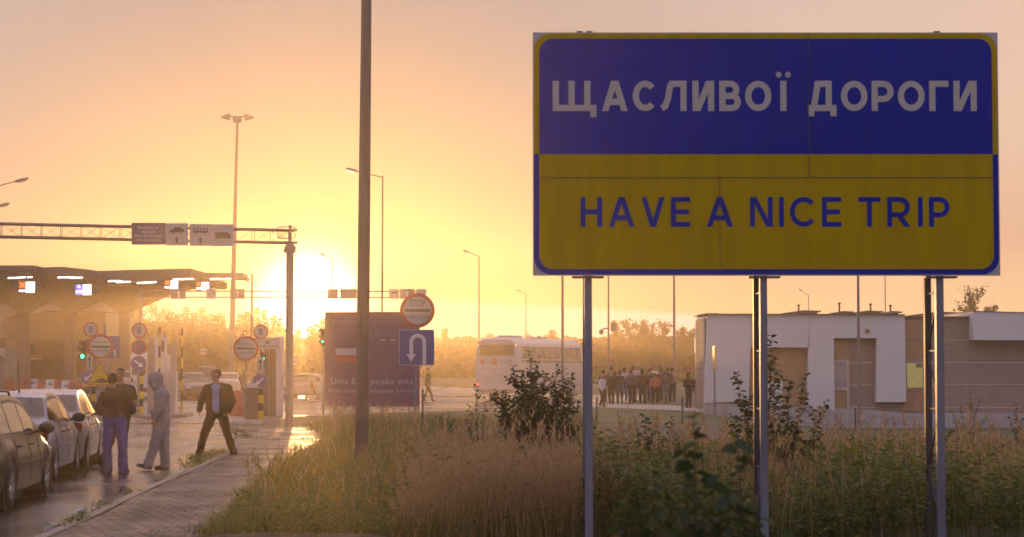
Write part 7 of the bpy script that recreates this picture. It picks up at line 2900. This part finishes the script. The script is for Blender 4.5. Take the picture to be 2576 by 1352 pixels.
shrub('leafy_shrub', 'low dark bush in the grass to the side of the thin sapling', 'bush', gbase(1125, 47), [(1098, 1050, 47), (1112, 1042, 47.2), (1128, 1040, 47), (1142, 1052, 47), (1155, 1066, 46.8), (1088, 1068, 46.8), (1120, 1062, 46.6)], .08, 30, m_shrub, branch=3)
t = shrub('dead_stalk', 'bare brown stalk standing upright in the weeds between the sign legs', 'plant', gbase(2250, 27), [(2248, 1078, 27), (2262, 1120, 27.1), (2236, 1150, 27)], .035, 5, m_dry)
AS = [((1745, 1046), 'thin young aspen shoot, close and out of focus, reaching highest of all'), ((1722, 1112), 'close out of focus aspen shoot with a heavy tuft of round leaves'), ((1652, 1232), 'close blurred aspen shoot leaning away from the middle sign legs'), ((1850, 1112), 'close blurred aspen shoot beside the middle sign legs'),
      ((1795, 1205), 'low blurred aspen shoot in the thick of the clump'), ((1565, 1262), 'low blurred aspen shoot nearest the first sign leg'), ((1905, 1262), 'low blurred aspen shoot in front of the middle sign legs'), ((2000, 1290), 'last low blurred aspen shoot on the far side of the middle legs'), ((1700, 1275), 'very low blurred aspen shoot at the bottom of the view')]
for i, ((x, y), lab) in enumerate(AS):
    d = 8.6 + .25 * (i % 3)
    b0 = gbase(x + rng.normal(0, 25), d)
    shrub('aspen_shoot', lab, 'sapling', b0, [(x, y, d)], .080, 26, m_aspen, spread=1.1, group='close aspen shoots', droop=.5, w=.95, branch=3.0)

# ------------------------------------------------------------------ trees along the far edge
def tree_mesh(parent, d, x, ytop, width, kind, seed):
    r_ = random.Random(seed)
    top = at(x, ytop, d)
    Hh = top.z
    w = width / px(d)
    tr = MB()
    tr.tube([(0, 0, -.1), (r_.uniform(-.05, .05), 0, Hh * .5), (0, 0, Hh * .96)], [.16 + .008 * Hh, .10, .02], 7)
    Ps, Ds, S = [], [], []
    if kind == 'conifer':
        z = Hh * .12
        while z < Hh:
            f = 1 - z / Hh
            n = int(8 + 14 * f)
            for k in range(n):
                a = r_.uniform(0, 2 * PI)
                L = w * .5 * (f ** .8) * r_.uniform(.55, 1.15) + .08
                for j in range(max(2, int(L / .22))):
                    q = (j + .6) / max(2, int(L / .22))
                    Ps.append((math.cos(a) * L * q, math.sin(a) * L * q, z - L * q * .30 + r_.uniform(-.08, .08)))
                    Ds.append((math.cos(a + r_.uniform(-.9, .9)), math.sin(a + r_.uniform(-.9, .9)), -.35))
                    S.append(.62 * r_.uniform(.7, 1.2))
            z += Hh * .030 + .10
        wl_, m_ = .6, m_pine
    else:
        nb = 15
        for k in range(nb):
            f = .28 + .68 * k / nb
            a = r_.uniform(0, 2 * PI)
            L = w * .5 * math.sin(PI * min(.97, (f - .12) * 1.05)) * r_.uniform(.7, 1.2)
            b0, e = Vector((0, 0, Hh * f * .9)), Vector((math.cos(a) * L, math.sin(a) * L, Hh * min(.97, f + .08)))
            tr.tube([b0, b0.lerp(e, .5) + Vector((0, 0, .1)), e], [.05, .03, .012], 5)
            for c_ in range(4):
                cc = b0.lerp(e, .35 + .22 * c_)
                rad = (.28 + .10 * w) * r_.uniform(.5, 1.0)
                for j in range(34):
                    v = Vector((r_.gauss(0, 1), r_.gauss(0, 1), r_.gauss(0, 1))) * rad * .55
                    Ps.append(tuple(cc + v))
                    Ds.append((r_.uniform(-1, 1), r_.uniform(-1, 1), r_.uniform(-.8, .4)))
                    S.append(.24 * r_.uniform(.6, 1.3))
        wl_, m_ = .8, (m_birch if kind == 'birch' else m_shrub)
    tr.build('trunk', m_bark, parent, smooth=True, local=True)
    v, q = leaves(np.array(Ps), np.array(Ds), np.array(S), .2, wl_)
    raw_mesh('crown', v, q, m_, parent)
TREES = []
words = ['first', 'second', 'third', 'fourth', 'fifth', 'sixth', 'seventh', 'eighth', 'ninth', 'tenth', 'eleventh', 'twelfth', 'thirteenth', 'fourteenth', 'fifteenth', 'sixteenth', 'seventeenth', 'eighteenth']
conif = [(428, 780, 44), (447, 786, 42), (468, 772, 48), (488, 782, 40), (507, 774, 46), (525, 786, 42), (541, 791, 42), (556, 783, 44), (604, 787, 42), (622, 780, 46), (645, 775, 50), (665, 781, 44), (688, 790, 44), (704, 799, 40), (748, 828, 36), (780, 822, 38), (796, 810, 42), (812, 800, 44)]
for i, (x, y, w) in enumerate(conif):
    TREES.append((x, y, 280 + 7 * (i % 3), w, 'conifer', 'pointed conifer in the glare, %s of the row from the canopy towards the sun' % words[i]))
for x, y, w, lab in ((1118, 828, 20, 'small lone conifer spire above the misty wood beside the u-turn sign'), (1232, 838, 22, 'little conifer rising over the roof of the coach')):
    TREES.append((x, y, 290, w, 'conifer', lab))
for x, y, w, k, lab in ((392, 756, 80, 'broad', 'big round broadleaf tree beyond the end of the canopy'), (330, 770, 70, 'broad', 'broadleaf tree seen behind the last canopy column'), (268, 790, 60, 'broad', 'broadleaf tree showing under the canopy arches'),
                        (660, 812, 50, 'broad', 'low broadleaf tree behind the second border control sign'),
                        (1392, 832, 52, 'broad', 'rounded bushy tree over the rear half of the coach roof'), (1330, 842, 40, 'broad', 'low tree over the middle of the coach roof'),
                        (1552, 806, 40, 'birch', 'first birch of the grove, next to the pole with the camera'), (1578, 803, 38, 'birch', 'second birch of the grove over the crowd'), (1605, 812, 40, 'birch', 'third birch of the grove over the crowd'),
                        (1632, 805, 44, 'birch', 'tallest broad birch in the middle of the grove'), (1668, 806, 44, 'birch', 'fifth birch of the grove, just before the plain pole'), (1715, 822, 36, 'birch', 'thin birch between the plain pole and the pale building'), (1742, 828, 32, 'birch', 'last small birch touching the corner of the pale building'),
                        (2452, 722, 70, 'birch', 'tall loose birch rising behind the upper block of the brick wing'), (2492, 766, 36, 'birch', 'small round tree beside the tall birch behind the brick wing')):
    TREES.append((x, y, 270 if x < 2400 else 200, w * 1.15, k, lab))
for i, (x, y, d, w, k, lab) in enumerate(TREES):
    X = at(x, 900, d).x
    t = thing(k + '_tree' if k != 'broad' else 'broadleaf_tree', lab, 'tree', (X, d, 0), group='trees along the far edge')
    tree_mesh(t, d, x, y, w, k, 100 + i)
# the wood behind them, one misty mass
r_ = np.random.default_rng(3)
n = 90000
xs = r_.uniform(-300, 2900, n)
d_ = r_.uniform(296, 330, n)
prof_x = [-300, 100, 300, 420, 560, 640, 720, 752, 790, 830, 1060, 1120, 1200, 1300, 1370, 1480, 1540, 1700, 1760, 2400, 2900]
prof_y = [800, 805, 805, 815, 826, 822, 832, 856, 850, 845, 852, 856, 852, 857, 852, 856, 848, 850, 852, 815, 805]
top = np.interp(xs, prof_x, prof_y) + np.array([10 * noise.noise(Vector((x * .022, 0, 3))) + 8 * noise.noise(Vector((x * .06, 1, 3))) + 3 * noise.noise(Vector((x * .2, 1, 3))) for x in xs])
zt_ = 1.9 + (HZ - top) * d_ / F
f = r_.uniform(0, 1, n) ** .8
Ps = np.stack([(xs - CX) / F * d_, d_, zt_ * f], 1)
v, q = leaves(Ps, r_.normal(0, 1, (n, 3)), np.full(n, .72), .2, .9)
tag(raw_mesh('far_wood', v, q, m_pine), kind='stuff')
# scrub on the field before the birches
n = 1500
xs = r_.uniform(1490, 1760, n)
d_ = r_.uniform(200, 240, n)
Ps = np.stack([(xs - CX) / F * d_, d_, r_.uniform(.1, 1.2, n) * (.6 + .6 * np.array([noise.noise(Vector((x * .02, 5, 1))) for x in xs]))], 1)
v, q = leaves(Ps, r_.normal(0, 1, (n, 3)), np.full(n, .45), .2, .8)
tag(raw_mesh('field_scrub', v, q, m_weed), kind='stuff')

# ================================================================== HAZE
mb = MB()
mb.box((-330, -60, -1.2), (330, 345, 22.5))
hm = bpy.data.materials.new('evening_haze')
hm.use_nodes = True
hn = hm.node_tree
hn.nodes.clear()
ho = hn.nodes.new('ShaderNodeOutputMaterial')
hv = hn.nodes.new('ShaderNodeVolumePrincipled')
hv.inputs['Color'].default_value = (.95, .80, .64, 1)
hv.inputs['Density'].default_value = .0012
hv.inputs['Anisotropy'].default_value = .85
hn.links.new(hv.outputs[0], ho.inputs['Volume'])
tag(mb.build('haze', hm), kind='stuff')
